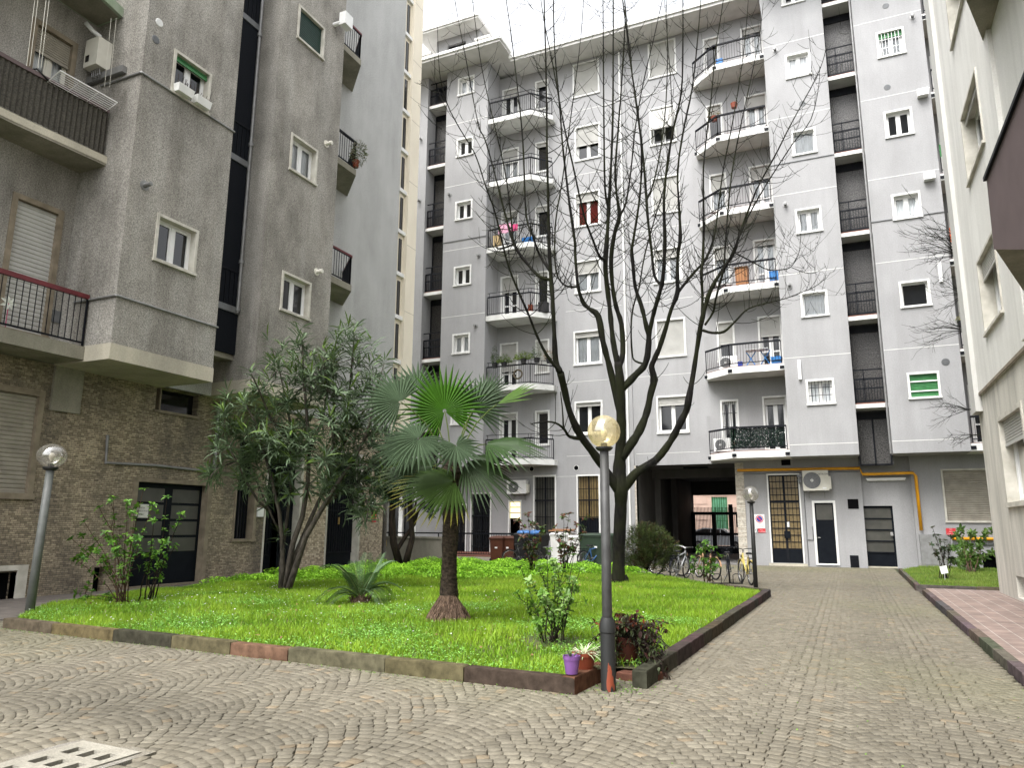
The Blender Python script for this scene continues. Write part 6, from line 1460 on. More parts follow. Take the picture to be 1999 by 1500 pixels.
# ---- hydrangeas, roses and other stemmed shrubs
def shrub(name, label, base, stems, D, leafc, leaf_len, leaf_w, seed, nleaf=(6, 10), stem_m='brown_stem', r0=.011, cat='shrub', lower=.35, along=6, spread=.3, dead=0, group=None):
    """stems given by where their tips stand in the photograph; leaves gather at tips and nodes"""
    rg = random.Random(seed); t = thing(name, label, cat, tuple(base), group or ('hydrangeas in the courtyard beds' if name == 'hydrangea' else 'rose bushes in the courtyard')); sm = MB(); lm_ = MB()
    for tx_, ty_, dz in stems:
        tip = onD(tx_, ty_, D+dz); b0 = V(base)+V((rg.gauss(0, .07), rg.gauss(0, .07), 0)); Ln = (tip-b0).length
        ctl = (b0+tip)/2+V((tip.x-b0.x, tip.y-b0.y, 0))*-.22+rv(rg, .06*Ln)*.6; K = 9
        pts = [b0*(1-q)**2+ctl*2*q*(1-q)+tip*q*q+rv(rg, .008) for q in [i/K for i in range(K+1)]]
        sm.tube(pts, [r0*(1-.6*i/K) for i in range(K+1)], 5)
        nodes = [(pts[-1], (pts[-1]-pts[-2]).normalized(), 1)]
        for _ in range(along):
            q = rg.uniform(lower, .97); i = int(q*K); nodes.append((pts[i].lerp(pts[min(i+1, K)], q*K-i), (pts[min(i+1, K)]-pts[i]).normalized(), .75))
        for _ in range(2):
            i = rg.randint(4, 8); d = (rv(rg, .6)+V((0, 0, .8))).normalized(); q_ = pts[i]+d*rg.uniform(.08, .22); sm.tube([pts[i], q_], [r0*.5, r0*.3], 4); nodes.append((q_, d, .85))
        for p, d, s_ in nodes:
            x = d.orthogonal().normalized(); sh = rg.random(); n = rg.randint(*nleaf) if s_ > .8 else rg.randint(2, 5)
            for i in range(n):
                el = rg.uniform(.1, .9); o_ = (Matrix.Rotation(i*2.4+sh*6, 3, d) @ x)*math.cos(el)+d*math.sin(el); c = rg.uniform(.75, 1.25)
                cc = leafc[rg.randrange(len(leafc))]; lm_.col = tuple(v*c for v in cc)
                lf(lm_, p, (o_+V((0, 0, -.1))).normalized(), d, leaf_len*s_*rg.uniform(.6, 1.15), leaf_w*s_*rg.uniform(.7, 1.1), rg.uniform(.1, .8), .2)
    sm.build('stems', stem_m, t, smooth=True, fix=False); lm_.build('leaves', 'leaf', t, fix=False); return t
HY = [(.06, .155, .012), (.09, .21, .016), (.04, .115, .014), (.13, .26, .03)]
g1 = onG(236, 1196); g1.z = .16
shrub('hydrangea', 'bright green hydrangea with many thin upright stems near the left lamp post', g1, [(142, 1055, .2), (147, 1092, .3), (165, 1022, -.2), (195, 992, 0), (220, 975, .3), (250, 980, -.3), (262, 1000, .1), (281, 955, .2), (298, 985, -.1), (205, 1040, -.4), (235, 1030, .4), (180, 1070, .3), (270, 1050, -.3), (150, 1160, -.2), (168, 1168, .3), (225, 1075, -.4), (250, 1090, .2), (205, 1095, .1)], 13.5, HY, .115, .06, 31, along=7)
g1 = onG(290, 1190); g1.z = .16
shrub('hydrangea', 'small hydrangea on a dark stubby base, right of the larger one near the left lamp', g1, [(325, 972, 0), (355, 1005, .2), (300, 1020, -.3), (340, 1070, .3), (305, 1080, -.2), (325, 1060, -.4), (285, 1090, .3)], 13.95, HY, .115, .06, 32, along=6, stem_m='dark_stem', r0=.014)
g1 = onG(1078, 1278); g1.z = .15
shrub('hydrangea', 'hydrangea with pale green leaves and tall dark stems near the front lamp post', g1, [(1015, 1110, .3), (1035, 1135, -.2), (1055, 1105, .2), (1080, 1095, -.1), (1098, 1120, .3), (1118, 1085, .1), (1132, 1112, -.2), (1010, 1160, .2), (1060, 1160, -.35), (1105, 1160, -.3), (1040, 1185, .3), (1085, 1140, .35), (1122, 1150, .3), (1070, 1075, .2), (1048, 1210, -.3), (1075, 1185, .2), (1110, 1195, .2)], 9.4, [(.09, .19, .022), (.13, .26, .04), (.07, .155, .018), (.19, .29, .09)], .085, .054, 33, along=12, lower=.4, stem_m='dark_stem', r0=.009)
g1 = onG(1384, 1147); g1.z = .14
shrub('hydrangea', 'small sparse hydrangea at the back edge of the lawn in front of the parked bicycles', g1, [(1352, 1090, -.2), (1362, 1068, .1), (1378, 1058, -.3), (1392, 1070, .2), (1405, 1085, 0), (1398, 1105, -.3), (1356, 1115, .2), (1380, 1095, .3)], 20.0, HY, .15, .08, 34, along=5, r0=.014)
RO_ = [(.09, .028, .016), (.05, .06, .018), (.11, .045, .022), (.035, .05, .015)]
for i, (bx, st2, lab) in enumerate(((1040, [(1012, 1018, 0), (1030, 1005, .2), (1045, 1025, -.2), (1058, 1030, .2), (1020, 1050, -.3), (1050, 1060, .1), (1035, 1070, .3)], 'thin rose bush with reddish young leaves standing in front of the brown bins'), (1102, [(1085, 1030, .1), (1100, 1010, 0), (1112, 1005, .3), (1125, 1025, -.2), (1140, 1040, .1), (1092, 1060, -.2), (1118, 1065, .2), (1150, 1012, .4)], 'thin rose bush with reddish young leaves standing in front of the white container'))):
    g1 = onG(bx, 1122, .2)
    shrub('rose_bush', lab, g1, st2, (g1-EYE).dot(FW)-.1, RO_+[(.09, .17, .04)], .16, .09, 41+i, along=6, stem_m='dark_stem', r0=.014, group='rose bushes by the bins')
g1 = onG(1843, 1139); g1.z = .11
shrub('rose_bush', 'leggy rose bush with dark stems and a white tag in the right-hand bed', g1, [(1820, 1032, 0), (1832, 1045, .3), (1845, 1055, -.2), (1852, 1070, .2), (1818, 1065, -.3), (1860, 1090, .1), (1830, 1080, .2), (1856, 1050, .3)], 22.2, [(.03, .055, .022), (.045, .075, .028), (.05, .045, .022)], .12, .06, 43, along=6, stem_m='dark_stem', r0=.013, lower=.55)
g1 = onG(1900, 1112); g1.y -= 2; g1.z = .11
shrub('hydrangea', 'full leafy hydrangea in the right-hand bed under the shuttered window', onG(1897, 1120, .11), [(1868, 1045, 0), (1875, 1032, .3), (1898, 1042, -.2), (1925, 1037, .2), (1938, 1035, -.3), (1860, 1070, .2), (1912, 1060, .2), (1885, 1068, -.3), (1936, 1078, .3), (1922, 1090, -.2), (1876, 1090, .1), (1900, 1085, .4), (1858, 1095, 0)], 27.4, [(.045, .10, .014), (.07, .13, .02), (.09, .16, .03)], .22, .10, 44, along=8, r0=.016, lower=.25)
# ---- rounded evergreen bush and bicycles behind it
g1 = onG(1262, 1118, .15); bd = (g1-EYE).dot(FW)
bush = thing('rosemary_bush', 'rounded grey-green needle leaved bush beside the trunk of the bare tree', 'bush', tuple(g1))
rb_ = random.Random(6); lm_ = MB(); sm = MB()
for (x, y, r_) in [(1265, 1072, 42), (1240, 1088, 32), (1294, 1085, 30), (1250, 1050, 20), (1275, 1055, 18), (1308, 1092, 12), (1235, 1110, 22), (1265, 1105, 30)]:
    for _ in range(int(r_*r_*.34)):
        t = rb_.uniform(0, 6.28); q = r_*math.sqrt(rb_.random()); p = onD(x+q*math.cos(t), y+q*math.sin(t), bd+rb_.uniform(-1, 1)*r_*bd/FPX*.9)
        if p.z < .12: continue
        ax = ((p-g1).normalized()*.6+V((0, 0, .7))+rv(rb_, .35)).normalized(); sh = rb_.random(); brown = rb_.random() < .16
        for i in range(7):
            d = (ax+rv(rb_, .5)).normalized(); c = rb_.uniform(.7, 1.3)
            lm_.col = (.07*c, .045*c, .022*c) if brown else ((.03+.05*sh)*c, (.045+.065*sh)*c, (.013+.018*sh)*c)
            lf(lm_, p+ax*.03*i, d, RT, rb_.uniform(.08, .16), .022, .1)
for i in range(26): a = rb_.uniform(0, 6.28); sm.tube([g1, g1+V((math.cos(a)*.35, math.sin(a)*.35, rb_.uniform(.5, 1.0)))], [.02, .006], 5)
sm.build('stems', 'dark_stem', bush, fix=False); lm_.build('leaves', 'leaf', bush, fix=False)
# ---- bare twigs of a tree behind the right-hand building corner
TR = V((4.6, 26.5, 0))
tw = thing('bare_tree', 'bare tree with fine twigs reaching past the corner of the right-hand block', 'tree', tuple(TR))
mb = MB(); rw = random.Random(14); td = 24.5
mb2 = MB(); mb2.tube([TR+V((0, 0, -.1)), TR+V((.05, 0, 3)), TR+V((0, .1, 7)), TR+V((.1, 0, 11)), TR+V((.1, 0, 13.5))], [.15, .13, .10, .07, .03], 9)
mb2.build('trunk', 'tree_bark', tw, smooth=True)
def twigs(x0, y0, x1, y1, n, sprd):
    p0 = onD(x0, y0, td+.5); ax = V((TR.x, TR.y, p0.z-.5)); mb.tube([ax, (ax+p0)/2+V((0, 0, .1)), p0], [.04, .03, .02], 6)
    for i in range(n):
        t = rw.uniform(.35, 1); q = onD(x0+(x1-x0)*t+rw.gauss(0, 6), y0+(y1-y0)*t+rw.gauss(0, sprd), td+rw.uniform(-1.2, .6))
        m = (p0+q)/2+rv(rw, .08)+V((0, 0, .08)); a = [p0.lerp(m, k/3) for k in range(4)]+[m.lerp(q, k/4)+rv(rw, .02) for k in range(1, 5)]
        mb.tube(a, [.010-.0009*k for k in range(8)], 4)
        for _ in range(4):
            j = rw.randint(3, 7); d = ((a[min(j+1, 7)]-a[j-1]).normalized()+rv(rw, .45)).normalized(); mb.tube([a[j], a[j]+d*rw.uniform(.1, .25), a[j]+(d+V((0, 0, .15)))*rw.uniform(.26, .5)], [.0045, .004, .003], 4)
twigs(1875, 498, 1745, 480, 26, 32); twigs(1880, 470, 1760, 450, 12, 16); twigs(1880, 575, 1815, 580, 11, 26); twigs(1890, 645, 1770, 655, 16, 16); twigs(1890, 800, 1810, 800, 12, 18); twigs(1900, 850, 1835, 868, 7, 6)
mb.build('branches', 'tree_bark', tw, fix=False)
# ============================================================ STREET FURNITURE AND THINGS
class Loc:
    kind = 'Y'
    def __init__(s, loc, rz=0, rx=0): s.M = Matrix.Translation(loc) @ Matrix.Rotation(rz, 4, 'Z') @ Matrix.Rotation(rx, 4, 'X')
mat('pole_grey', (.050, .051, .05), .55, (.03, .03, .03), 9, .15)
mat('pole_dark', (.010, .011, .011), .5, (.018, .017, .016), 7, .15)
m, nt, b = new_mat('pole_rust'); b.inputs['Roughness'].default_value = .65
f = ramp(nt, noise(nt, 6, 4, mscale=(1.6, 1.6, .35)), .585, .60); L(nt, mixc(nt, f, (.010, .011, .011), (.20, .04, .014)), b.inputs['Base Color'])
mat('pole_green', (.115, .122, .115), .5, (.085, .09, .085), 9, .1)
mat('bulb_glass', (.75, .72, .62), .25)
def lamp(name_label, base, gpx, gpy, gr, pole_r, glass, polem, lean=V((0, 0, 0)), sq=1.0, foot=None, z0=-.02):
    base = V(base); t = thing('lamp_post', name_label, 'street lamp', tuple(base), 'globe lamp posts in the courtyard'); dep = (base-EYE).dot(FW)
    d = ray(gpx, gpy); k = math.hypot(base.x+lean.x, base.y+lean.y)/math.hypot(d.x, d.y); zc = CAMH+d.z*k
    c = V((base.x+lean.x, base.y+lean.y, zc)); top = V((c.x, c.y, zc-gr*sq*1.05))
    q = MB(); b0 = V((base.x, base.y, z0)); q.tube([b0, b0.lerp(top, .5), top], [pole_r, pole_r*.92, pole_r*.85], 16); q.build('pole', polem, t, smooth=True)
    if foot:
        q = MB(); q.lathe([(foot, 0), (foot*.98, .55), (foot*1.08, .56), (foot*1.08, .64), (pole_r*1.1, .70)], (base.x, base.y, 0), 20); smooth_angle(q.build('foot', 'pole_rust', t), 35)
    q = MB(); q.lathe([(pole_r*.9, -.16*gr), (gr*.40, -.12*gr), (gr*.52, 0), (gr*.52, .09*gr), (gr*.2, .1*gr), (gr*.2, .34*gr)], tuple(top-V((0, 0, .0))), 20); q.build('collar', 'pole_dark', t)
    q = MB(); q.ball(tuple(c), gr, 40, 24, (1, 1, sq)); g_ = q.build('globe', glass, t, smooth=True)
    q = MB(); bz = c.z-gr*.55*sq; q.lathe([(gr*.10, 0), (gr*.10, .14*gr), (gr*.19, .34*gr), (gr*.21, .52*gr), (gr*.12, .68*gr), (gr*.01, .72*gr)], (c.x, c.y, bz), 14); q.build('bulb', 'bulb_glass', t, smooth=True)
    return t
lamp('grey lamp post with amber globe and rust at its foot, front corner of the lawn', onG(1188, 1350), 1172, 843, .172, .054, 'globe_amber', 'pole_grey', foot=.074)
lamp('slim grey lamp post with a flattened clear globe at the left front of the lawn', onG(55, 1212), 93, 890, .235, .075, 'globe_clear', 'pole_green', lean=V((.05, .02, 0)), sq=.88)
lamp('thin dark lamp post with a clear globe beside the parked bicycles', onG(1476, 1154), 1466, 965, .205, .058, 'globe_smoke', 'pole_dark')
# ---- bicycles
def bike(label, base, hd, frame_c, seed, basket=False, steer=0, lean=.06, step=False, mud=True, rack=True, bar_m='chrome', name='bicycle', group='bicycles parked behind the lawn'):
    t = thing(name, label, 'bicycle', tuple(base), group); F = Loc(base, hd, lean); r_ = .335
    fm = mat('bike_paint_%02d' % seed, frame_c, .4, tuple(v*.8 for v in frame_c), 5, spec=.5)
    rw_, fw_ = V((-.5, 0, r_)), V((.55, 0, r_)); bb = V((-.06, 0, .28)); st = V((-.2, 0, .78)); hd1 = V((.36, 0, .86)); hd0 = V((.40, 0, .70))
    q = MB(F)
    q.tube([bb, st], .021, 8).tube([hd0, hd1], .023, 8).tube([bb, hd0], .022, 8)
    q.tube([V((-.10, 0, .42)), V((.12, 0, .45)), hd1+V((0, 0, -.06))] if step else [st+V((.01, 0, -.06)), hd1+V((0, 0, -.04))], .019, 8)
    for s_ in (1, -1):
        q.tube([bb+V((0, .02*s_, 0)), rw_+V((0, .06*s_, 0))], .010, 6).tube([st+V((0, .015*s_, -.07)), rw_+V((0, .06*s_, 0))], .008, 6)
        q.tube([hd0+V((0, .03*s_, -.02)), V((.45, .045*s_, .52)), fw_+V((0, .05*s_, 0))], .011, 6)
    q.build('frame', fm, t, smooth=True, fix=False)
    for c in (rw_, fw_):
        q = MB(F); q.ring(c, r_-.018, .023, (0, 1, 0), 36, 8); w = q.build('wheel', 'black_rubber', t, smooth=True)
        q = MB(F); q.ring(c, r_-.045, .010, (0, 1, 0), 36, 6); q.build('rim', 'chrome', w, smooth=True)
        q = MB(F)
        for i in range(20): a = i*6.2832/20; q.bar(c+V((0, .02*(-1)**i, 0)), c+V((math.cos(a)*(r_-.05), 0, math.sin(a)*(r_-.05))), .003)
        q.tube([c+V((0, -.05, 0)), c+V((0, .05, 0))], .02, 8); q.build('spokes', 'galvanised', w)
        if mud:
            q = MB(F); n = 14; v = []; a0, a1 = (.3, 2.9) if c is rw_ else (.5, 2.5)
            for i in range(n+1): a = a0+(a1-a0)*i/n; o_ = V((math.cos(a), 0, math.sin(a)))*(r_+.02); v += [c+o_+V((0, -.028, 0)), c+o_*1.03, c+o_+V((0, .028, 0))]
            q.add(v, [(3*i+j, 3*i+j+1, 3*i+j+4, 3*i+j+3) for i in range(n) for j in (0, 1)]); q.build('mudguard', fm if step else 'black_iron', t, smooth=True, fix=False)
    q = MB(F); s0 = st+V((0, 0, .06)); q.tube([st+V((.005, 0, -.02)), s0], .013, 8); q.build('seat_post', 'chrome', t)
    q = MB(F); v = []; prof = [(-.14, .085, 0), (-.08, .10, .02), (0, .06, .015), (.08, .028, .01), (.14, .018, 0)]
    for x, w, z in prof: v += [s0+V((x, -w, z)), s0+V((x, -w*.6, z+.04)), s0+V((x, w*.6, z+.04)), s0+V((x, w, z))]
    q.add(v, [(4*i+j, 4*i+(j+1) % 4, 4*i+4+(j+1) % 4, 4*i+4+j) for i in range(4) for j in range(4)]+[(0, 1, 2, 3), (19, 18, 17, 16)]); q.build('saddle', 'black_rubber', t, smooth=True)
    hb_ = hd1+V((-.02, 0, .10)); cs, sn = math.cos(steer), math.sin(steer)
    def hp(x, y, z): return hb_+V((x*cs-y*sn, x*sn+y*cs, z))
    q = MB(F); q.tube([hd1, hb_], .013, 8).tube([hp(-.16, -.30, .02), hp(-.04, -.27, .05), hp(.05, -.14, .03), hp(.04, 0, 0), hp(.05, .14, .03), hp(-.04, .27, .05), hp(-.16, .30, .02)], .012, 8)
    h_ = q.build('handlebar', bar_m, t, smooth=True)
    q = MB(F)
    for s_ in (1, -1): q.tube([hp(-.19, .305*s_, .018), hp(-.08, .285*s_, .042)], .018, 8)
    q.build('grip', 'black_rubber', h_)
    q = MB(F); q.ring(bb+V((0, .05, 0)), .085, .006, (0, 1, 0), 24, 4)
    for s_ in (1, -1): q.bar(bb+V((0, .06*s_, 0)), bb+V((.10*s_, .07*s_, -.13*s_)), .018); q.box(bb.x+.10*s_-.04, bb.x+.10*s_+.04, min(.07*s_, .16*s_), max(.07*s_, .16*s_), bb.z-.13*s_-.012, bb.z-.13*s_+.012)
    q.build('crank', 'galvanised', t)
    if rack:
        q = MB(F)
        for y in (-.06, 0, .06): q.bar(V((-.75, y, .74)), V((-.3, y, .74)), .012)
        for y in (-.06, .06): q.bar(V((-.55, y, .74)), rw_+V((0, y, 0)), .010)
        q.box(-.77, -.74, -.04, .04, .62, .68); q.build('carrier', 'black_iron', t)
    q = MB(F); q.box(.42, .50, -.035, .035, .72, .80); q.build('headlight', 'chrome', t)
    if basket:
        q = MB(F); bx0, bx1, bz0, bz1, bw_ = .45, .80, .78, 1.02, .19
        for i in range(9):
            u = i/8
            for s_ in (1, -1): q.bar(V((bx0+(bx1-bx0)*u, bw_*.8*s_, bz0)), V((bx0+(bx1-bx0)*u, bw_*s_, bz1)), .006)
            for X_ in (bx0, bx1): q.bar(V((X_, bw_*.8*(2*u-1), bz0)), V((X_, bw_*(2*u-1), bz1)), .006)
            q.bar(V((bx0+(bx1-bx0)*u, -bw_*.8, bz0)), V((bx0+(bx1-bx0)*u, bw_*.8, bz0)), .006)
        for z in (bz0, (bz0+bz1)/2, bz1):
            w = bw_*(.8+.2*(z-bz0)/(bz1-bz0)); q.bar(V((bx0, -w, z)), V((bx1, -w, z)), .008).bar(V((bx0, w, z)), V((bx1, w, z)), .008).bar(V((bx0, -w, z)), V((bx0, w, z)), .008).bar(V((bx1, -w, z)), V((bx1, w, z)), .008)
        q.build('basket', 'black_iron', t)
    q = MB(F); q.tube([V((-.12, .03, .27)), V((-.22, .18, .01))], .008, 6); q.build('kickstand', 'black_iron', t)
    return t
def bpos(x, y): p = onG(x, y); p.z = 0; return p
bike('silver bicycle with swept chrome handlebar and red rear light at the left of the row', bpos(1327, 1132), R(80), (.35, .36, .37), 1, lean=.08, group='bicycles parked behind the lawn')
bike('bicycle with pale orange frame behind the small hydrangea, chrome handlebar turned aside', bpos(1381, 1131), R(128), (.50, .30, .17), 2, steer=.5, step=True, group='bicycles parked behind the lawn')
bike('black bicycle with wire front basket between the orange and the yellow bicycle', bpos(1425, 1137), R(98), (.02, .02, .022), 3, basket=True, bar_m='black_iron', lean=-.05, group='bicycles parked behind the lawn')
bike('pale yellow bicycle with black saddle next to the right lamp post', bpos(1457, 1141), R(112), (.62, .50, .14), 4, bar_m='black_iron', lean=.05, step=True, group='bicycles parked behind the lawn')
bike('dark bicycle half hidden behind the round bush, left one of the pair', bpos(1290, 1118), R(150), (.02, .022, .025), 5, group='bicycles parked behind the lawn')
bike('dark bicycle with its wheel showing at the right of the round bush', bpos(1306, 1124), R(155), (.03, .025, .025), 6, group='bicycles parked behind the lawn')
bike('blue bicycle leaning by the containers, left of the bare tree trunk', bpos(1158, 1110), R(60), (.03, .12, .32), 7, group=None, steer=.2)
bike('dark bicycle behind the rose bush in front of the white container', bpos(1122, 1107), R(75), (.02, .03, .05), 8, group='bicycles parked behind the lawn')
bike('grey bicycle standing in front of the black refuse container', bpos(1062, 1106), R(40), (.18, .18, .19), 9, group='bicycles parked behind the lawn')
bike('black bicycle beside the brown bins, seen through the front hydrangea', bpos(1020, 1107), R(25), (.02, .02, .02), 10, group=None, rack=False)
rk = MB()
for x in (1290, 1345, 1400, 1440):
    p = bpos(x, 1141); rk.tube([p+V((-.12, 0, 0)), p+V((-.12, 0, .24)), p+V((-.06, 0, .28)), p+V((.06, 0, .28)), p+V((.12, 0, .24)), p+V((.12, 0, 0))], .012, 6)
p0, p1 = bpos(1285, 1141), bpos(1450, 1141); rk.bar(p0+V((0, 0, .02)), p1+V((0, 0, .02)), .03)
tag(rk.build('bicycle_rack', 'black_iron', base=tuple(p0)), 'low black bicycle rack of hoops along the back edge of the lawn', 'bicycle rack')
# ---- bins
def bin_(label, x, y, w, h, d, m, Y, name='wheeled_bin', cat='bin', rz=0):
    p = onY(x, y, Y); zb = .1; F = Loc(V((p.x, Y, zb)), rz); t = thing(name, label, cat, (p.x, Y, zb), 'refuse bins and containers by the terrace'); q = MB(F); a, b_ = .42*w, .5*w
    q.add([(-a, -.42*d, .06), (a, -.42*d, .06), (a, .42*d, .06), (-a, .42*d, .06), (-b_, -.5*d, h), (b_, -.5*d, h), (b_, .5*d, h), (-b_, .5*d, h)], [(0, 3, 2, 1), (4, 5, 6, 7), (0, 1, 5, 4), (1, 2, 6, 5), (2, 3, 7, 6), (3, 0, 4, 7)])
    q.box(-b_-.02, b_+.02, -.5*d-.02, .5*d+.02, h-.06, h-.01); q.build('body', m, t)
    q = MB(F); q.add([(-b_-.025, -.5*d-.04, h), (b_+.025, -.5*d-.04, h), (b_+.025, .5*d+.03, h), (-b_-.025, .5*d+.03, h), (-b_*.9, -.45*d, h+.06), (b_*.9, -.45*d, h+.06), (b_*.9, .45*d, h+.09), (-b_*.9, .45*d, h+.09)], [(0, 3, 2, 1), (4, 5, 6, 7), (0, 1, 5, 4), (1, 2, 6, 5), (2, 3, 7, 6), (3, 0, 4, 7)]); q.build('lid', m, t)
    for s_ in (1, -1):
        q = MB(F); q.lathe([(.02, -.025), (.09, -.025), (.09, .025), (.02, .025)], (s_*a*1.02, -.42*d, .09), 14, 'x'); q.build('wheel', 'black_rubber', t)
    q = MB(F); q.box(-.055, .055, -.5*d-.0, -.47*d, h*.58, h*.64); q.build('label_plate', 'white_sign', t)
    return t
mat('bin_brown', (.085, .026, .012), .5, (.06, .02, .01), 3); mat('bin_black', (.008, .008, .009), .5, (.012, .012, .013), 3); mat('bin_green', (.025, .045, .027), .5, (.02, .035, .022), 3); mat('bin_white', (.70, .69, .67), .5, (.60, .59, .57), 3)
bin_('brown wheeled bin at the left end of the row by the terrace', 974, 1095, .60, 1.0, .6, 'bin_brown', 28.3)
bin_('brown wheeled bin squeezed between its twin and the black container', 996, 1095, .60, 1.0, .6, 'bin_brown', 28.5)
bin_('large black refuse container topped with blue bags behind the rose bush', 1038, 1095, 1.25, 1.15, .9, 'bin_black', 28.6, 'refuse_container', 'container')
bin_('white refuse container with cardboard lying on its lid', 1097, 1095, .72, 1.18, .8, 'bin_white', 28.5, 'refuse_container', 'container')
bin_('second white refuse container, without cardboard, next to the green one', 1124, 1095, .62, 1.08, .8, 'bin_white', 28.6, 'refuse_container', 'container')
bin_('long dark green refuse container behind the front lamp post', 1170, 1095, 1.35, 1.15, .9, 'bin_green', 28.6, 'refuse_container', 'container')
rg = random.Random(3); mat('blue_bag', (.06, .18, .42), .35, (.05, .13, .33), 8, .4, 15); mat('cardboard', (.36, .17, .075), .8, (.29, .135, .06), 3)
p = onY(1042, 1052, 28.6); q = MB(); bz = 1.1+.17
for i in range(5): q.ball((p.x-.45+.2*i, 28.5+rg.uniform(-.2, .2), bz+.05), .17+rg.uniform(0, .05), 12, 8, (1.1, 1, .6))
tag(q.build('refuse_bag', 'blue_bag', smooth=True, base=(p.x, 28.6, bz)), 'blue plastic bags heaped on the black refuse container', 'bags')
p = onY(1097, 1044, 28.5); q = MB(Loc(V((p.x, 28.5, 1.40)), .2)); q.box(-.5, .45, -.3, .3, 0, .04).box(-.35, .55, -.25, .2, .05, .09); tag(q.build('cardboard', 'cardboard', base=(p.x, 28.5, 1.4)), 'flattened cardboard lying on the lid of the white container', 'cardboard')
# ---- air conditioners
def aircon(label, fr, rc, dd=.32, name='air_conditioner', flip=False):
    a0, a1, z0, z1 = rc; o = fr.M @ V(((a0+a1)/2, 0, z0)); t = thing(name, label, 'air conditioner', tuple(o), 'air conditioner units on the grey block'); g_ = .1
    MB(fr).box(a0, a1, g_, g_+dd, z0, z1).build('casing', 'white_metal' if not flip else 'cream_metal', t)
    ca, cz, r_ = a0+(a1-a0)*.36, (z0+z1)/2, (z1-z0)*.40; q = MB(fr)
    for k in range(1, 7): q.ring((ca, g_+dd+.012, cz), r_*k/6, .006, (0, 1, 0), 26, 4)
    for k in range(10): t_ = k*6.2832/10; q.bar((ca, g_+dd+.012, cz), (ca+r_*math.cos(t_), g_+dd+.012, cz+r_*math.sin(t_)), .008)
    f_ = MB(fr); n = 26; f_.add([(ca+r_*math.cos(6.2832*j/n), g_+dd+.004, cz+r_*math.sin(6.2832*j/n)) for j in range(n)], [tuple(range(n))]); fo = f_.build('fan_opening', 'grey_metal', t, fix=False)
    q.build('fan_grille', 'galvanised', fo)
    q = MB(fr); q.ring((ca, g_+dd+.016, cz), r_*.12, .02, (0, 1, 0), 14, 5); q.build('hub', 'white_metal', fo)
    MB(fr).box(a1, a1+(a1-a0)*.09, g_+.04, g_+dd*.8, z0+(z1-z0)*.08, z0+(z1-z0)*.7).build('valve_cover', 'cream_metal', t)
    q = MB(fr)
    for s_ in (.2, .8): a = a0+(a1-a0)*s_; q.box(a-.02, a+.02, 0, g_+dd, z0-.05, z0).box(a-.02, a+.02, 0, .04, z0-.3, z0)
    q.build('bracket', 'galvanised', t)
    if flip:
        tx = MB(fr); text_mb(tx, 'HITACHI', (z1-z0)*.12, lambda x, y: (a0+(a1-a0)*.80+x, g_+dd+.004, z1-(z1-z0)*.2+y)); tx.build('lettering', 'sign_text', t, fix=False)
        MB(fr).box(a0+(a1-a0)*.75, a0+(a1-a0)*.9, g_+dd, g_+dd+.004, z0+(z1-z0)*.08, z0+(z1-z0)*.15).build('rating_plate', 'white_sign', t)
    return t
aircon('white air conditioner unit on the wall above the lit doorway', FM, FM.rect(996, 939, 1033, 965))
aircon('large cream air conditioner unit on the wall between the glazed door and the yellow pipe', FM, FM.rect(1568, 920, 1618, 959), flip=True)
# ---- pipes, cabinet, tube light, signs on the ground floor
q = MB(FM); P = [FM.pt(x, y) for x, y in ((1441, 919), (1678, 915), (1684, 927), (1782, 924), (1787, 930), (1798, 1036))]
q.tube([(P[0][0], .05, P[0][1]), (P[0][0]+.05, .12, P[0][1])]+[(a, .12, z) for a, z in P], .062, 10); tag(q.build('gas_pipe', 'yellow_pipe', smooth=True, base=(P[0][0], 34, P[0][1])), 'long yellow gas pipe running above the ground floor doors and down to the grey cabinet', 'pipe')
a0, z0 = FM.pt(1858, 1052); a1, _ = FM.pt(1990, 1050); q = MB(FM); q.tube([(a0, .1, z0), (a1+2, .1, z0)], .06, 10); tag(q.build('gas_pipe', 'yellow_pipe', smooth=True, base=(a0, 34, z0)), 'short straight yellow pipe under the wide shuttered window', 'pipe')
MB(FM).box(a0, a1+2, 0, .07, z0-.22, z0-.16).build('ledge', 'grey_metal', cb)
q = FM.rect(1797, 1044, 1851, 1114); t = thing('meter_cabinet', 'grey metal meter cabinet at the wall below the yellow pipe', 'cabinet', (q[0], 33.8, 0)); MB(FM).box(q[0], q[1], 0, .3, .12, q[3]).build('casing', 'galvanised', t); MB(FM).box(q[0]+.06, q[1]-.06, .3, .315, .2, q[3]-.07).build('door', 'galvanised', t); MB(FM).box(q[0], q[1], .02, .28, -.05, .12).build('plinth', 'black_iron', t)
l0, l1 = FM.pt(1691, 938), FM.pt(1769, 938); t = thing('tube_light', 'white fluorescent tube light above the panelled door', 'light', (l0[0], 34, l0[1])); MB(FM).box(l0[0], l1[0], -.2, -.1, l0[1]+.03, l0[1]+.09).build('batten', 'white_metal', t); MB(FM).tube([(l0[0]+.03, -.12, l0[1]), (l1[0]-.03, -.12, l0[1])], .035, 8).build('tube', 'white_paint', t)
q = MB(FM); zz = FM.pt(1500, 925)[1]; aL, aR = FM.pt(1450, 925)[0], XR0
q.tube([(aL, .03, zz), (aR, .03, zz)], .018, 6).tube([(gd1[1]+.14, .03, zz), (gd1[1]+.14, .03, .05)], .018, 6); a, z = FM.pt(1587, 1040); q.tube([(gd1[1]+.14, .03, z-.3), (a, .03, z-.3), (a, .03, z+.25)], .016, 6); q.build('conduit', 'grey_metal', cb)
a, z = FM.pt(1561, 930); q = MB(FM); q.box(a-.1, a+.1, .02, .14, z-.05, z+.06).box(a-.05, a+.05, .06, .2, z-.3, z-.1); q.build('wall_lamp', 'grey_metal', cb)
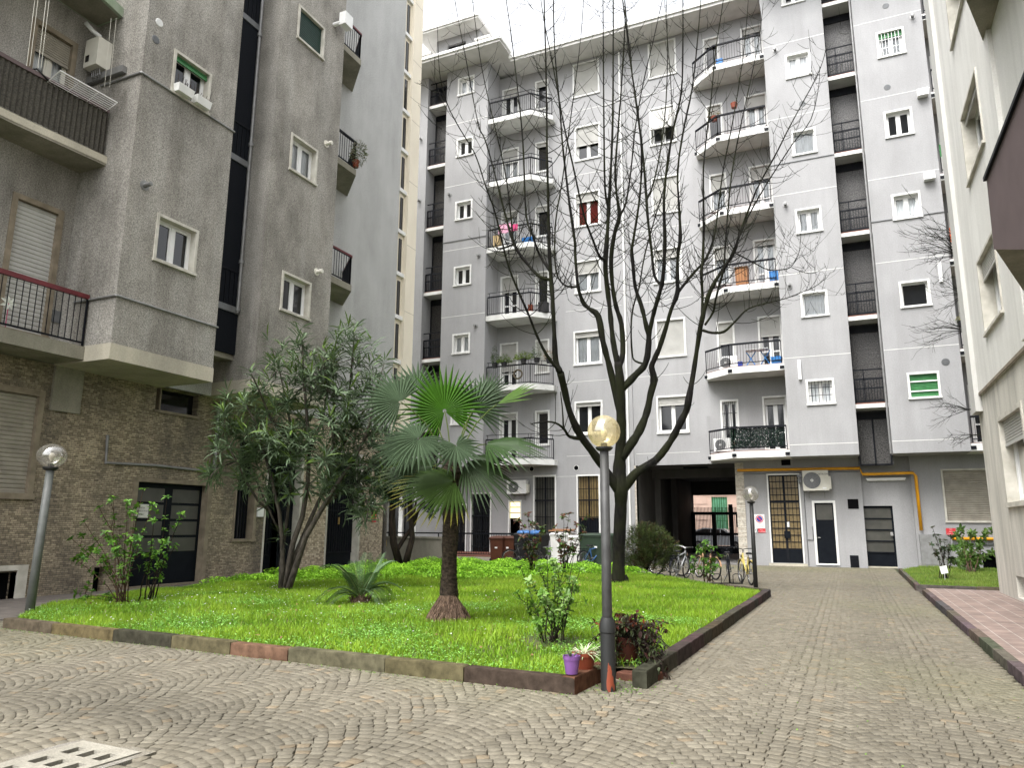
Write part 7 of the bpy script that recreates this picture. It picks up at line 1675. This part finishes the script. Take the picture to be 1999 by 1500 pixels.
def np_sign():
    a, z = FM.pt(1483, 1018.5); w, h = .42, .60; t = thing('parking_sign', 'white no parking sign with red ringed blue disc beside the passage', 'sign', (a, 34, z)); MB(FM).box(a-w/2, a+w/2, .004, .02, z-h/2, z+h/2).build('plate', 'white_sign', t)
    def disc(r0, d, m, nm, par):
        q = MB(FM); n = 32; q.add([(a+r0*math.cos(6.2832*j/n), d, z+.10+r0*math.sin(6.2832*j/n)) for j in range(n)], [tuple(range(n))]); return q.build(nm, m, par, fix=False)
    dsc = disc(.165, .022, 'red_sign', 'disc', t); disc(.135, .024, 'white_sign', 'ring', dsc); disc(.12, .026, 'blue_sign', 'disc_face', dsc)
    q = MB(FM); q.add([(a-.10, .028, z+.17), (a-.06, .028, z+.20), (a+.10, .028, z+.03), (a+.06, .028, z-.0)], [(0, 1, 2, 3)]); q.build('slash', 'red_sign', dsc, fix=False)
    tx = MB(FM)
    for i, l in enumerate(('È VIETATO', 'DEPOSITARE BICICLETTE', 'NEL CORTILE')): text_mb(tx, l, .046 if i != 1 else .034, lambda x, y, i=i: (a+x, .024, z-.12-i*.065+y))
    tx.build('lettering', 'sign_text', t, fix=False)
np_sign()
sign('warning_sign', FM, 1486.5, 1036.5, .34, .17, 'red_sign', 'small red sign with white lettering under the no parking sign', ('AREA', 'VIDEOSORVEGLIATA'), 'white_sign', .045)
o = sign('prohibition_sign', FM, 1477, 1036.5, .15, .17, 'white_sign', 'tiny white sign with a struck circle under the no parking sign', ())
a, z = FM.pt(1477, 1036.5); q = MB(FM); q.ring((a, .022, z), .055, .007, (0, 1, 0), 20, 4); q.bar((a-.04, .022, z+.04), (a+.04, .022, z-.04), .012); q.build('symbol', 'sign_text', o)
sign('warning_sign', FM, 1856.5, 1038.5, .34, .26, 'red_sign', 'small red sign with white lettering above the grey cabinet in the right-hand bed', ('AREA', 'VIDEO', 'SORVEGLIATA'), 'white_sign', .045)
# ---- pots by the front lamp
def pot(label, px, py, z0, r_, h, m, D=None, rim=.12):
    p = onG(px, py, z0); t = thing('flower_pot', label, 'flower pot', (p.x, p.y, z0), 'flower pots by the front lamp post'); q = MB(); q.lathe([(r_*.7, 0), (r_*.94, h*.78), (r_*1.0, h*.78), (r_*1.04, h), (r_*.93, h), (r_*.9, h*.85)], (p.x, p.y, z0), 26); smooth_angle(q.build('pot', m, t), 35)
    q = MB(); q.lathe([(r_*.9, h*.84), (.01, h*.88)], (p.x, p.y, z0), 18); q.build('earth', 'soil', t); return t, p
mat('purple_plastic', (.17, .075, .24), .4, (.14, .06, .2), 4); mat('terracotta', (.20, .042, .016), .55, (.15, .03, .012), 5); mat('old_terracotta', (.09, .02, .011), .6, (.06, .015, .009), 5)
def tuft(t, p, z, n, cols, ln, w, sp, seed, name='plant', up=.7, droop=.5):
    rg = random.Random(seed); q = MB()
    for i in range(n):
        a = rg.uniform(0, 6.28); c = rg.uniform(.8, 1.2); q.col = tuple(v*c for v in cols[rg.randrange(len(cols))]); o_ = V((math.cos(a), math.sin(a), 0)); lf(q, V((p.x, p.y, z))+o_*sp*rg.random(), (o_*rg.uniform(.2, 1)+V((0, 0, up))).normalized(), V((0, 0, 1)) if up < .9 else o_, ln*rg.uniform(.6, 1.2), w, droop*rg.uniform(.4, 1.6))
    return q.build(name, 'leaf', t, fix=False)
t, p = pot('small purple plastic flower pot on the kerb beside the front lamp post', 1116, 1316, .175, .085, .17, 'purple_plastic'); tuft(t, p, .33, 8, [(.10, .13, .07)], .12, .02, .05, 1)
t, p = pot('terracotta coloured pot with pale straggly succulent between the purple pot and the lamp post', 1141, 1306, .16, .125, .16, 'terracotta'); tuft(t, p, .30, 40, [(.42, .46, .30), (.30, .38, .20), (.5, .5, .38)], .15, .018, .1, 2, droop=1.6)
# the big pot with its withered trailing plant
t, p = pot('large dark red pot with a withered trailing plant behind the front lamp post', 1224, 1292, .12, .15, .27, 'old_terracotta')
rg = random.Random(9); st_ = MB(); lv = MB(); bd = (p-EYE).dot(FW)
for i in range(150):
    u_ = rg.random(); tx_, ty_ = (rg.uniform(1150, 1200) if u_ < .35 else (rg.uniform(1255, 1308) if u_ < .75 else rg.uniform(1190, 1270))), rg.uniform(1215, 1325)
    if rg.random() < .25: ty_ = rg.uniform(1196, 1240); tx_ = rg.uniform(1195, 1260)
    tip = onD(tx_, ty_, bd+rg.uniform(-.45, .35)); tip.z = max(tip.z, .05); b0 = V((p.x, p.y, .40))+V((rg.uniform(-.13, .13), rg.uniform(-.13, .13), 0)); c_ = (b0+tip)/2+V((0, 0, .16)); K = 7
    pts = [b0*(1-q)**2+c_*2*q*(1-q)+tip*q*q for q in [i_/K for i_ in range(K+1)]]; st_.tube(pts, .0035, 4, cap=False)
    for j in range(2, K+1):
        for _ in range(rg.choice((1, 2, 3))):
            c = rg.uniform(.7, 1.3); top = ty_ < 1228 and rg.random() < .55
            cc = rg.choice([(.09, .02, .012), (.14, .033, .012), (.05, .014, .010)] if top else [(.022, .014, .010), (.035, .02, .014), (.045, .055, .02), (.06, .08, .03), (.12, .14, .08), (.04, .014, .011), (.07, .085, .045)]); lv.col = tuple(v*c for v in cc)
            lf(lv, pts[j], (rv(rg, .6)+V((0, 0, -.3))).normalized(), V((0, 0, 1)), rg.uniform(.045, .085), rg.uniform(.025, .045), .6)
st_.build('stems', 'dark_stem', t, fix=False); lv.build('leaves', 'leaf', t, fix=False)
p = onG(1166, 1330, .03); t = thing('succulent', 'small pale rosette succulent on a short stem at the foot of the front lamp post', 'plant', (p.x, p.y, .02)); MB().tube([(p.x, p.y, -.02), (p.x, p.y, .13)], .008, 6).build('stem', 'brown_stem', t)
q = MB()
for ring_, (n, ln, el) in enumerate(((12, .085, .15), (10, .065, .6), (6, .04, 1.1))):
    for i in range(n): a = i*6.28/n+ring_*.3; o_ = V((math.cos(a), math.sin(a), 0)); q.col = (.34+.1*ring_, .37+.08*ring_, .27); lf(q, V((p.x, p.y, .14)), o_*math.cos(el)+V((0, 0, math.sin(el))), V((0, 0, 1)) if el < 1 else o_, ln, .026, -.2)
q.build('rosette', 'leaf', t, fix=False)
MBp = MB(); pp = onG(1843, 1133, .12); MBp.add([(pp.x-.08, pp.y-.3, .3), (pp.x+.10, pp.y-.3, .34), (pp.x+.07, pp.y-.28, .55), (pp.x-.11, pp.y-.28, .51)], [(0, 1, 2, 3)]); MBp.tube([(pp.x, pp.y-.27, .08), (pp.x, pp.y-.27, .4)], .006, 5); tag(MBp.build('plant_tag', 'white_sign', base=(pp.x, pp.y-.3, .1), fix=False), 'small white card on a stake below the rose bush in the right-hand bed', 'tag')
# ---- things on and outside the left building
zf = zu+.22
p = onY(178, 100, Y1-.36); t = thing('boiler', 'cream wall boiler with bent flue on the upper left balcony', 'boiler', (p.x, Y1-.36, p.z))
MB().box(p.x-.23, p.x+.23, Y1-.36, Y1, p.z-.38, p.z+.36).build('casing', 'cream_metal', t); MB().box(p.x-.17, p.x-.05, Y1-.368, Y1-.36, p.z-.25, p.z-.08).build('display', 'dark_glass', t)
MB().tube([(p.x+.03, Y1-.2, p.z+.36), (p.x+.02, Y1-.22, p.z+.5), (p.x-.12, Y1-.3, p.z+.62), (p.x-.24, Y1-.42, p.z+.80)], .055, 12).build('flue', 'white_metal', t, smooth=True)
q = MB()
for i in range(5): x = p.x-.14+.07*i; q.tube([(x, Y1-.2, p.z-.38), (x+.02, Y1-.18, p.z-.55), (x-.05, Y1-.1, p.z-.62)], .014, 6)
q.build('pipework', 'galvanised', t)
a, b_ = onY(172, 159, Y1-.07), onY(243, 135, Y1-.07); q = MB(); q.bar((a.x, Y1-.07, (a.z+b_.z)/2), (b_.x, Y1-.07, (a.z+b_.z)/2), .12, .17); q.build('wall_duct', 'galvanised', lb)
dr_ = thing('drying_rack', 'white wire drying rack hung over the rail of the upper left balcony', 'drying rack', tuple(onG(118, 138, zr1+.1)))
U0, U1, W0, W1 = onG(118, 138, zr1+.1), onG(229, 200, zr1+.1), onG(83, 168, zr1-.08), onG(192, 228, zr1-.08)
q = MB(); q.tube([U0, U1, W1, W0, U0], .016, 6); q.build('frame', 'white_metal', dr_)
q = MB()
for i in range(1, 11): t_ = i/11; q.tube([U0.lerp(W0, t_), U1.lerp(W1, t_)], .006, 4)
for t_ in (.33, .66): q.tube([U0.lerp(U1, t_), W0.lerp(W1, t_)], .006, 4)
q.build('wires', 'white_metal', dr_)
q = MB(); h0 = W0.lerp(U0, .35); q.tube([h0, h0+V((-.05, -.25, .15)), h0+V((-.25, -.35, .12)), h0+V((-.4, -.3, 0))], .022, 8); q.build('arm', 'black_rubber', dr_, smooth=True)
cl = MB()
for x, (y0_, y1_) in ((60, (0, 128)), (66, (0, 128)), (82, (0, 132)), (88, (0, 132))):
    a_, b2_ = onX(x+8, y0_, -14.25), onX(x-8, y1_, -14.25); cl.tube([a_, b2_], .006, 4)
for x in (212, 222): cl.tube([onX(x+5, 35, -15.0), onX(x-8, 170, -15.0)], .004, 4)
tag(cl.build('clothes_line', 'cream_metal', base=tuple(onX(70, 60, -14.25))), 'clothes line cords hanging in front of the upper left balcony', 'clothes line')
for i, (x, y, lb_) in enumerate(((352, 178, 'white planter box with dry stems on the upper window sill, left of the pair'), (387, 200, 'white planter box on the upper window sill, right of the pair'))):
    a, z = LB.pt(x, y); z = lw2[2]+.16; t = thing('window_box', lb_, 'planter', (XB, a, z), 'window boxes on the upper sill'); w = (lw2[1]-lw2[0])*.2
    q = MB(LB); q.add([(a-w*.9, .02, z-.1), (a+w*.9, .02, z-.1), (a+w*.9, .2, z-.1), (a-w*.9, .2, z-.1), (a-w, .0, z+.1), (a+w, .0, z+.1), (a+w, .24, z+.1), (a-w, .24, z+.1)], [(0, 3, 2, 1), (0, 1, 5, 4), (1, 2, 6, 5), (2, 3, 7, 6), (3, 0, 4, 7)]); q.build('trough', 'white_paint', t)
    MB(LB).box(a-w*.95, a+w*.95, .02, .2, z+.05, z+.07).build('earth', 'soil', t)
    q = MB(LB)
    for k in range(16): aa = a+rg.uniform(-w, w); q.tube([(aa, .1, z+.05), (aa+rg.uniform(-.05, .05), .1+rg.uniform(-.05, .1), z+rg.uniform(.15, .4))], .006, 4)
    q.build('stems', 'dark_stem', t)
p = onX(700, 300, -14.8); t = thing('potted_plant', 'pale shrubby plant hanging over the rail of the middle balcony beyond the second bay', 'plant', (p.x, p.y, p.z)); q = MB(); rg = random.Random(2)
for i in range(420):
    d = rv(rg, 1).normalized(); c = rg.uniform(.7, 1.3); q.col = rg.choice([(.16*c, .17*c, .10*c), (.20*c, .18*c, .12*c), (.10*c, .14*c, .06*c)]); lf(q, p+V((d.x*.28, d.y*.3, d.z*.48))*rg.random()**.4, (d+rv(rg, .4)).normalized(), RT, .11, .035, .3)
q.build('leaves', 'leaf', t, fix=False); q = MB(); q.lathe([(.10, -.5), (.14, -.25)], (p.x-.1, p.y, p.z), 12); q.build('pot', 'terracotta', t)
# ---- washing and odds and ends on the central balconies
def cloth(label, fr, x0, x1, ytop, h, d, m, z=None, name='towel', cat='towel'):
    a0, z0 = fr.pt(x0, ytop); a1, _ = fr.pt(x1, ytop); q = MB(fr); n = 14; v = []
    for i in range(n+1): a = a0+(a1-a0)*i/n; dd = d+.02*math.sin(i*1.3); v += [(a, dd, z0), (a, dd+.03, z0-h*(1+.04*math.sin(i)))]
    q.add(v, [(2*i, 2*i+2, 2*i+3, 2*i+1) for i in range(n)]); q.add([(p_[0], p_[1]-.02, p_[2]) for p_ in v], [(2*i, 2*i+2, 2*i+3, 2*i+1) for i in range(n)])
    tag(q.build(name, m, base=fr.M @ V(((a0+a1)/2, d, z0)), fix=False), label, cat)
FBL = Fr('Y', 32.55)
mat('pink_cloth', (.50, .06, .17), .9, (.42, .05, .14), 10); mat('pale_pink', (.58, .30, .40), .9, (.5, .25, .34), 10); mat('blue_plastic', (.02, .18, .48), .4, (.02, .14, .4), 5); mat('orange_cloth', (.46, .08, .012), .8, (.38, .06, .01), 8); mat('pale_yellow', (.62, .46, .24), .8)
cloth('pale pink towel hung over a balcony rail left of a bright pink one', FBL, 975, 999, 441, .5, .1, 'pale_pink'); cloth('bright pink cloth with dots hung beside the pale pink towel', FBL, 1000, 1012, 440, .38, .1, 'pink_cloth')
cloth('small orange laundry hung over the rail beside the right-hand block corner', FBL, 1852, 1868, 447, .6, .12, 'orange_cloth', name='laundry', cat='laundry'); cloth('green cloth hung on the balcony beside the right-hand block, above the orange one', FBL, 1832, 1842, 285, .55, .12, 'shutter_green', name='laundry', cat='laundry')
def prop(label, name, cat, x, ybase_k, col, w, d, h, m, dist, Yp=33.2, dz=0):
    p = onY(x, 700, Yp); z = ZL[ybase_k]+.03+dz; q = MB(); q.box(p.x-w/2, p.x+w/2, Yp-d/2, Yp+d/2, z, z+h); o = q.build(name, m, base=(p.x, Yp, z))
    mo = o.modifiers.new('bevel', 'BEVEL'); mo.width = .015; mo.segments = 2
    return tag(o, label, cat)
def px_on(x, k): return x
def atX(px, k, Y): return onY(px, PRy(k, Y, px), Y).x
def PRy(k, Y, px):
    z = ZL[k]+.3; lo, hi = 0., 1000.
    for _ in range(30):
        mid = (lo+hi)/2
        if onY(px, mid, Y).z > z: lo = mid
        else: hi = mid
    return lo
def box_at(label, name, cat, px, k, w, d, h, m, Y=33.0, dz=0):
    x = atX(px, k, Y); z = ZL[k]+.03+dz; t = thing(name, label, cat, (x, Y, z)); q = MB()
    q.add([(x-w*.46, Y-d*.46, z), (x+w*.46, Y-d*.46, z), (x+w*.46, Y+d*.46, z), (x-w*.46, Y+d*.46, z), (x-w/2, Y-d/2, z+h), (x+w/2, Y-d/2, z+h), (x+w/2, Y+d/2, z+h), (x-w/2, Y+d/2, z+h)], [(0, 3, 2, 1), (4, 5, 6, 7), (0, 1, 5, 4), (1, 2, 6, 5), (2, 3, 7, 6), (3, 0, 4, 7)]); q.build('body', m, t)
    q = MB(); q.box(x-w*.52, x+w*.52, Y-d*.52, Y+d*.52, z+h-.03, z+h+.02); q.build('lid', m, t); return t
box_at('cardboard box standing on the third right-hand balcony', 'cardboard_box', 'box', 1449, 2, .55, .5, .85, 'cardboard', 32.95)
box_at('blue crate at the right end of the balcony with the cardboard box', 'crate', 'crate', 1512, 2, .42, .35, .42, 'blue_plastic', 32.8)
box_at('blue crate at the right end of the balcony with the white folding table', 'crate', 'crate', 1516, 1, .45, .35, .28, 'blue_plastic', 32.8)
box_at('small dark blue tub beside the folding table on the second right-hand balcony', 'tub', 'tub', 1445, 1, .2, .2, .22, 'blue_sign', 32.9)
box_at('pale yellow box at the left end of the balcony with the pink towels', 'storage_box', 'box', 971, 3, .35, .35, .65, 'pale_yellow', 32.9); box_at('blue plastic box lying on the balcony with the pink towels', 'storage_box', 'box', 1032, 3, .6, .4, .3, 'blue_plastic', 33.0)
box_at('orange flower tub on the balcony above the leafy one', 'flower_tub', 'flower pot', 1036, 2, .22, .22, .36, 'terracotta', 32.9); box_at('dark storage box behind the rail of the balcony above the leafy one', 'storage_box', 'box', 1061, 2, .45, .35, .5, 'bin_black', 33.2)
box_at('small dark planter at the left end of the lowest left balcony', 'planter', 'planter', 957, 0, .28, .3, .36, 'old_terracotta', 32.9)
box_at('tin bucket on the top right-hand balcony', 'bucket', 'bucket', 1405, 5, .3, .3, .4, 'blue_plastic', 33.0)
for lb_, px, k in (('small air conditioner unit behind the left bars of the lowest right-hand balcony', 1412, 0), ('small air conditioner unit on the floor of the balcony with the folding table', 1422, 1)):
    x = atX(px, k, 33.4); FX_ = Fr('Y', 33.75); aircon(lb_, FX_, (x-.4, x+.4, ZL[k]+.1, ZL[k]+.68))
x = atX(1480, 1, 32.95); z = ZL[1]+.03; t = thing('folding_table', 'white folding table with blue crossed legs on the second right-hand balcony', 'table', (x, 32.95, z)); MB().box(x-.5, x+.45, 32.75, 33.25, z+.72, z+.76).build('table_top', 'white_metal', t)
for s_ in (-.3, .3):
    MB().bar((x+s_-.2, 32.8, z), (x+s_+.2, 33.15, z+.72), .03).build('leg', 'blue_plastic', t); MB().bar((x+s_+.2, 32.8, z), (x+s_-.2, 33.15, z+.72), .03).build('leg', 'blue_plastic', t)
# plants along the rail of the second left balcony, and hanging pots on the right
def rail_plant(label, px, py, r_, h, cols, n, seed, potm='bin_black', Y=32.5, ll=.10):
    p = onY(px, py, Y); t = thing('potted_plant', label, 'plant', tuple(p), 'potted plants on the balconies'); rg = random.Random(seed); q = MB()
    q.lathe([(.12, -.12), (.16, .12)], tuple(p), 12); q.build('pot', potm, t); q = MB()
    for i in range(n):
        d = rv(rg, 1).normalized(); c = rg.uniform(.7, 1.3); q.col = tuple(v*c for v in rg.choice(cols)); pos = p+V((d.x*r_, d.y*.22, abs(d.z)*h))*rg.random()**.45+V((0, 0, .08)); lf(q, pos, (d+V((0, 0, .3))+rv(rg, .4)).normalized(), RT, ll, .04, .3)
    q.build('leaves', 'leaf', t, fix=False)
LG_ = [(.09, .15, .02), (.13, .20, .03), (.06, .11, .02)]
rail_plant('dark upright plant at the left end of the leafy balcony', 966, 714, .16, 1.0, [(.05, .08, .03), (.07, .10, .04)], 260, 1)
rail_plant('light green bush second from the left on the leafy balcony', 984, 712, .42, .48, LG_, 420, 2); rail_plant('yellow green cushion of leaves in the middle of the leafy balcony', 1022, 705, .52, .42, [(.16, .23, .03), (.11, .17, .02)], 480, 3)
rail_plant('grey green plant right of the yellow green cushion on the leafy balcony', 1048, 704, .25, .8, [(.07, .10, .05), (.10, .14, .06)], 260, 4); rail_plant('reddish dry plant at the right end of the leafy balcony', 1072, 705, .25, .6, [(.20, .13, .07), (.10, .12, .05), (.26, .19, .12)], 240, 5)
p = onY(1011, 731, 32.5); q = MB(); q.ring(tuple(p), .22, .045, (0, 1, 0), 22, 6); tag(q.build('wreath', 'hedge_dark' if 'hedge_dark' in MATS else mat('hedge_dark', (.09, .05, .035), .8, (.04, .06, .03), 20), smooth=True, base=tuple(p)), 'small round wreath tied to the rail of the leafy balcony', 'wreath')
rail_plant('hanging pot of dry flowers on the chamfered rail of the fifth right-hand balcony', 1394, 232, .3, .35, [(.16, .09, .05), (.10, .12, .04)], 160, 6, 'terracotta', 33.2); rail_plant('round terracotta pot on the rail of the fifth right-hand balcony', 1433, 206, .12, .12, [(.16, .09, .05)], 20, 7, 'terracotta', 32.6)
rail_plant('pale flowers on the balcony beside the right-hand block', 1878, 632, .2, .3, [(.4, .36, .2), (.2, .24, .1)], 90, 8, 'bin_black', 32.5)
p = LG.pt(14, 600); xx = xlo-.12; t = thing('pinwheel', 'white pinwheel on a stick behind the rail of the lower left balcony', 'pinwheel', (xx, p[0], zlo_)); pp = onX(17, 592, xx); MB().tube([(xx, pp.y, zlo_+.05), (xx, pp.y, pp.z)], .008, 6).build('stick', 'pink_cloth', t)
q = MB()
for i in range(7): a = i*6.28/7; d_ = V((.2, math.cos(a), math.sin(a))); q.col = (.75, .77, .7); lf(q, pp, d_, V((1, 0, 0)), .17, .07, .5)
q.build('vanes', 'leaf', t, fix=False)
p = onY(104, 618, Y1-.1); MB().box(p.x-.13, p.x+.13, Y1-.2, Y1, p.z-.16, p.z+.12).build('meter_box', 'grey_metal', lb)
# ---- car in the street
cx = onY(1402, 1050, 54.5).x; car = thing('parked_car', 'grey hatchback parked in the street beyond the gate', 'car', (cx, 54.5, 0)); cpt = mat('car_paint', (.36, .38, .40), .3, (.32, .34, .36), 2, spec=.6)
def cprof(pts, y0, y1, nm, m, par): q = MB(); q.add([(cx+x, y, z) for y in (y0, y1) for x, z in pts], [tuple(range(len(pts)))[::-1], tuple(range(len(pts), 2*len(pts)))]+[(i, (i+1) % len(pts), len(pts)+(i+1) % len(pts), len(pts)+i) for i in range(len(pts))]); return q.build(nm, m, par)
body = cprof([(-2.0, .35), (2.0, .35), (2.05, .7), (1.95, .95), (1.2, 1.02), (.5, 1.5), (-.9, 1.55), (-1.7, 1.3), (-2.0, .95)], 53.7, 55.3, 'body', cpt, car)
cprof([(-1.65, 1.02), (1.0, 1.02), (.42, 1.43), (-.85, 1.47), (-1.45, 1.28)], 53.68, 55.32, 'window', 'dark_glass', body)
for x in (-.35, .3): MB().box(cx+x-.03, cx+x+.03, 53.66, 53.68, 1.0, 1.46).build('door_pillar', cpt, body)
for x in (-1.25, 1.25):
    for y in (53.72, 55.28):
        q = MB(); q.lathe([(.03, -.1), (.31, -.1), (.33, 0), (.31, .1), (.03, .1)], (cx+x, y, .33), 20, 'y'); w = q.build('wheel', 'black_rubber', car); q = MB(); q.lathe([(.02, -.11), (.2, -.11), (.2, .11), (.02, .11)], (cx+x, y, .33), 16, 'y'); q.build('rim', 'chrome', w)
MB().box(cx+1.9, cx+2.06, 53.75, 54.1, .72, .9).build('headlight', 'white_paint', car); MB().box(cx-2.03, cx-1.9, 53.75, 54.0, .8, 1.05).build('tail_light', 'red_sign', car)
# ============================================================ LIGHT
w = bpy.data.worlds.new('World'); S.world = w; w.use_nodes = True; nt = w.node_tree; bg = nt.nodes['Background']
sky = N(nt, 'ShaderNodeTexSky'); sky.sky_type = 'NISHITA'; sky.sun_disc = False
SE, SA = R(58), R(194)
sky.sun_elevation = SE; sky.sun_rotation = SA; sky.air_density = 1.0; sky.dust_density = 4.0; sky.ozone_density = 1.0
hs_ = N(nt, 'ShaderNodeHueSaturation'); hs_.inputs['Saturation'].default_value = .12; L(nt, sky.outputs[0], hs_.inputs['Color'])
L(nt, hs_.outputs[0], bg.inputs['Color']); bg.inputs['Strength'].default_value = .15
sd = bpy.data.lights.new('sun', 'SUN'); sd.energy = .9; sd.angle = R(35); sd.color = (1, .97, .93); so = bpy.data.objects.new('sun', sd); COL.objects.link(so)
sdir = V((math.sin(SA)*math.cos(SE), math.cos(SA)*math.cos(SE), math.sin(SE)))
so.rotation_euler = sdir.to_track_quat('Z', 'Y').to_euler()
S.render.engine = 'CYCLES'
S.view_settings.view_transform = 'Standard'; S.view_settings.look = 'None'; S.view_settings.exposure = 1.98; S.view_settings.gamma = 1; S.view_settings.use_curve_mapping = False
S.cycles.max_bounces = 8; S.cycles.transparent_max_bounces = 12; S.cycles.use_denoising = True
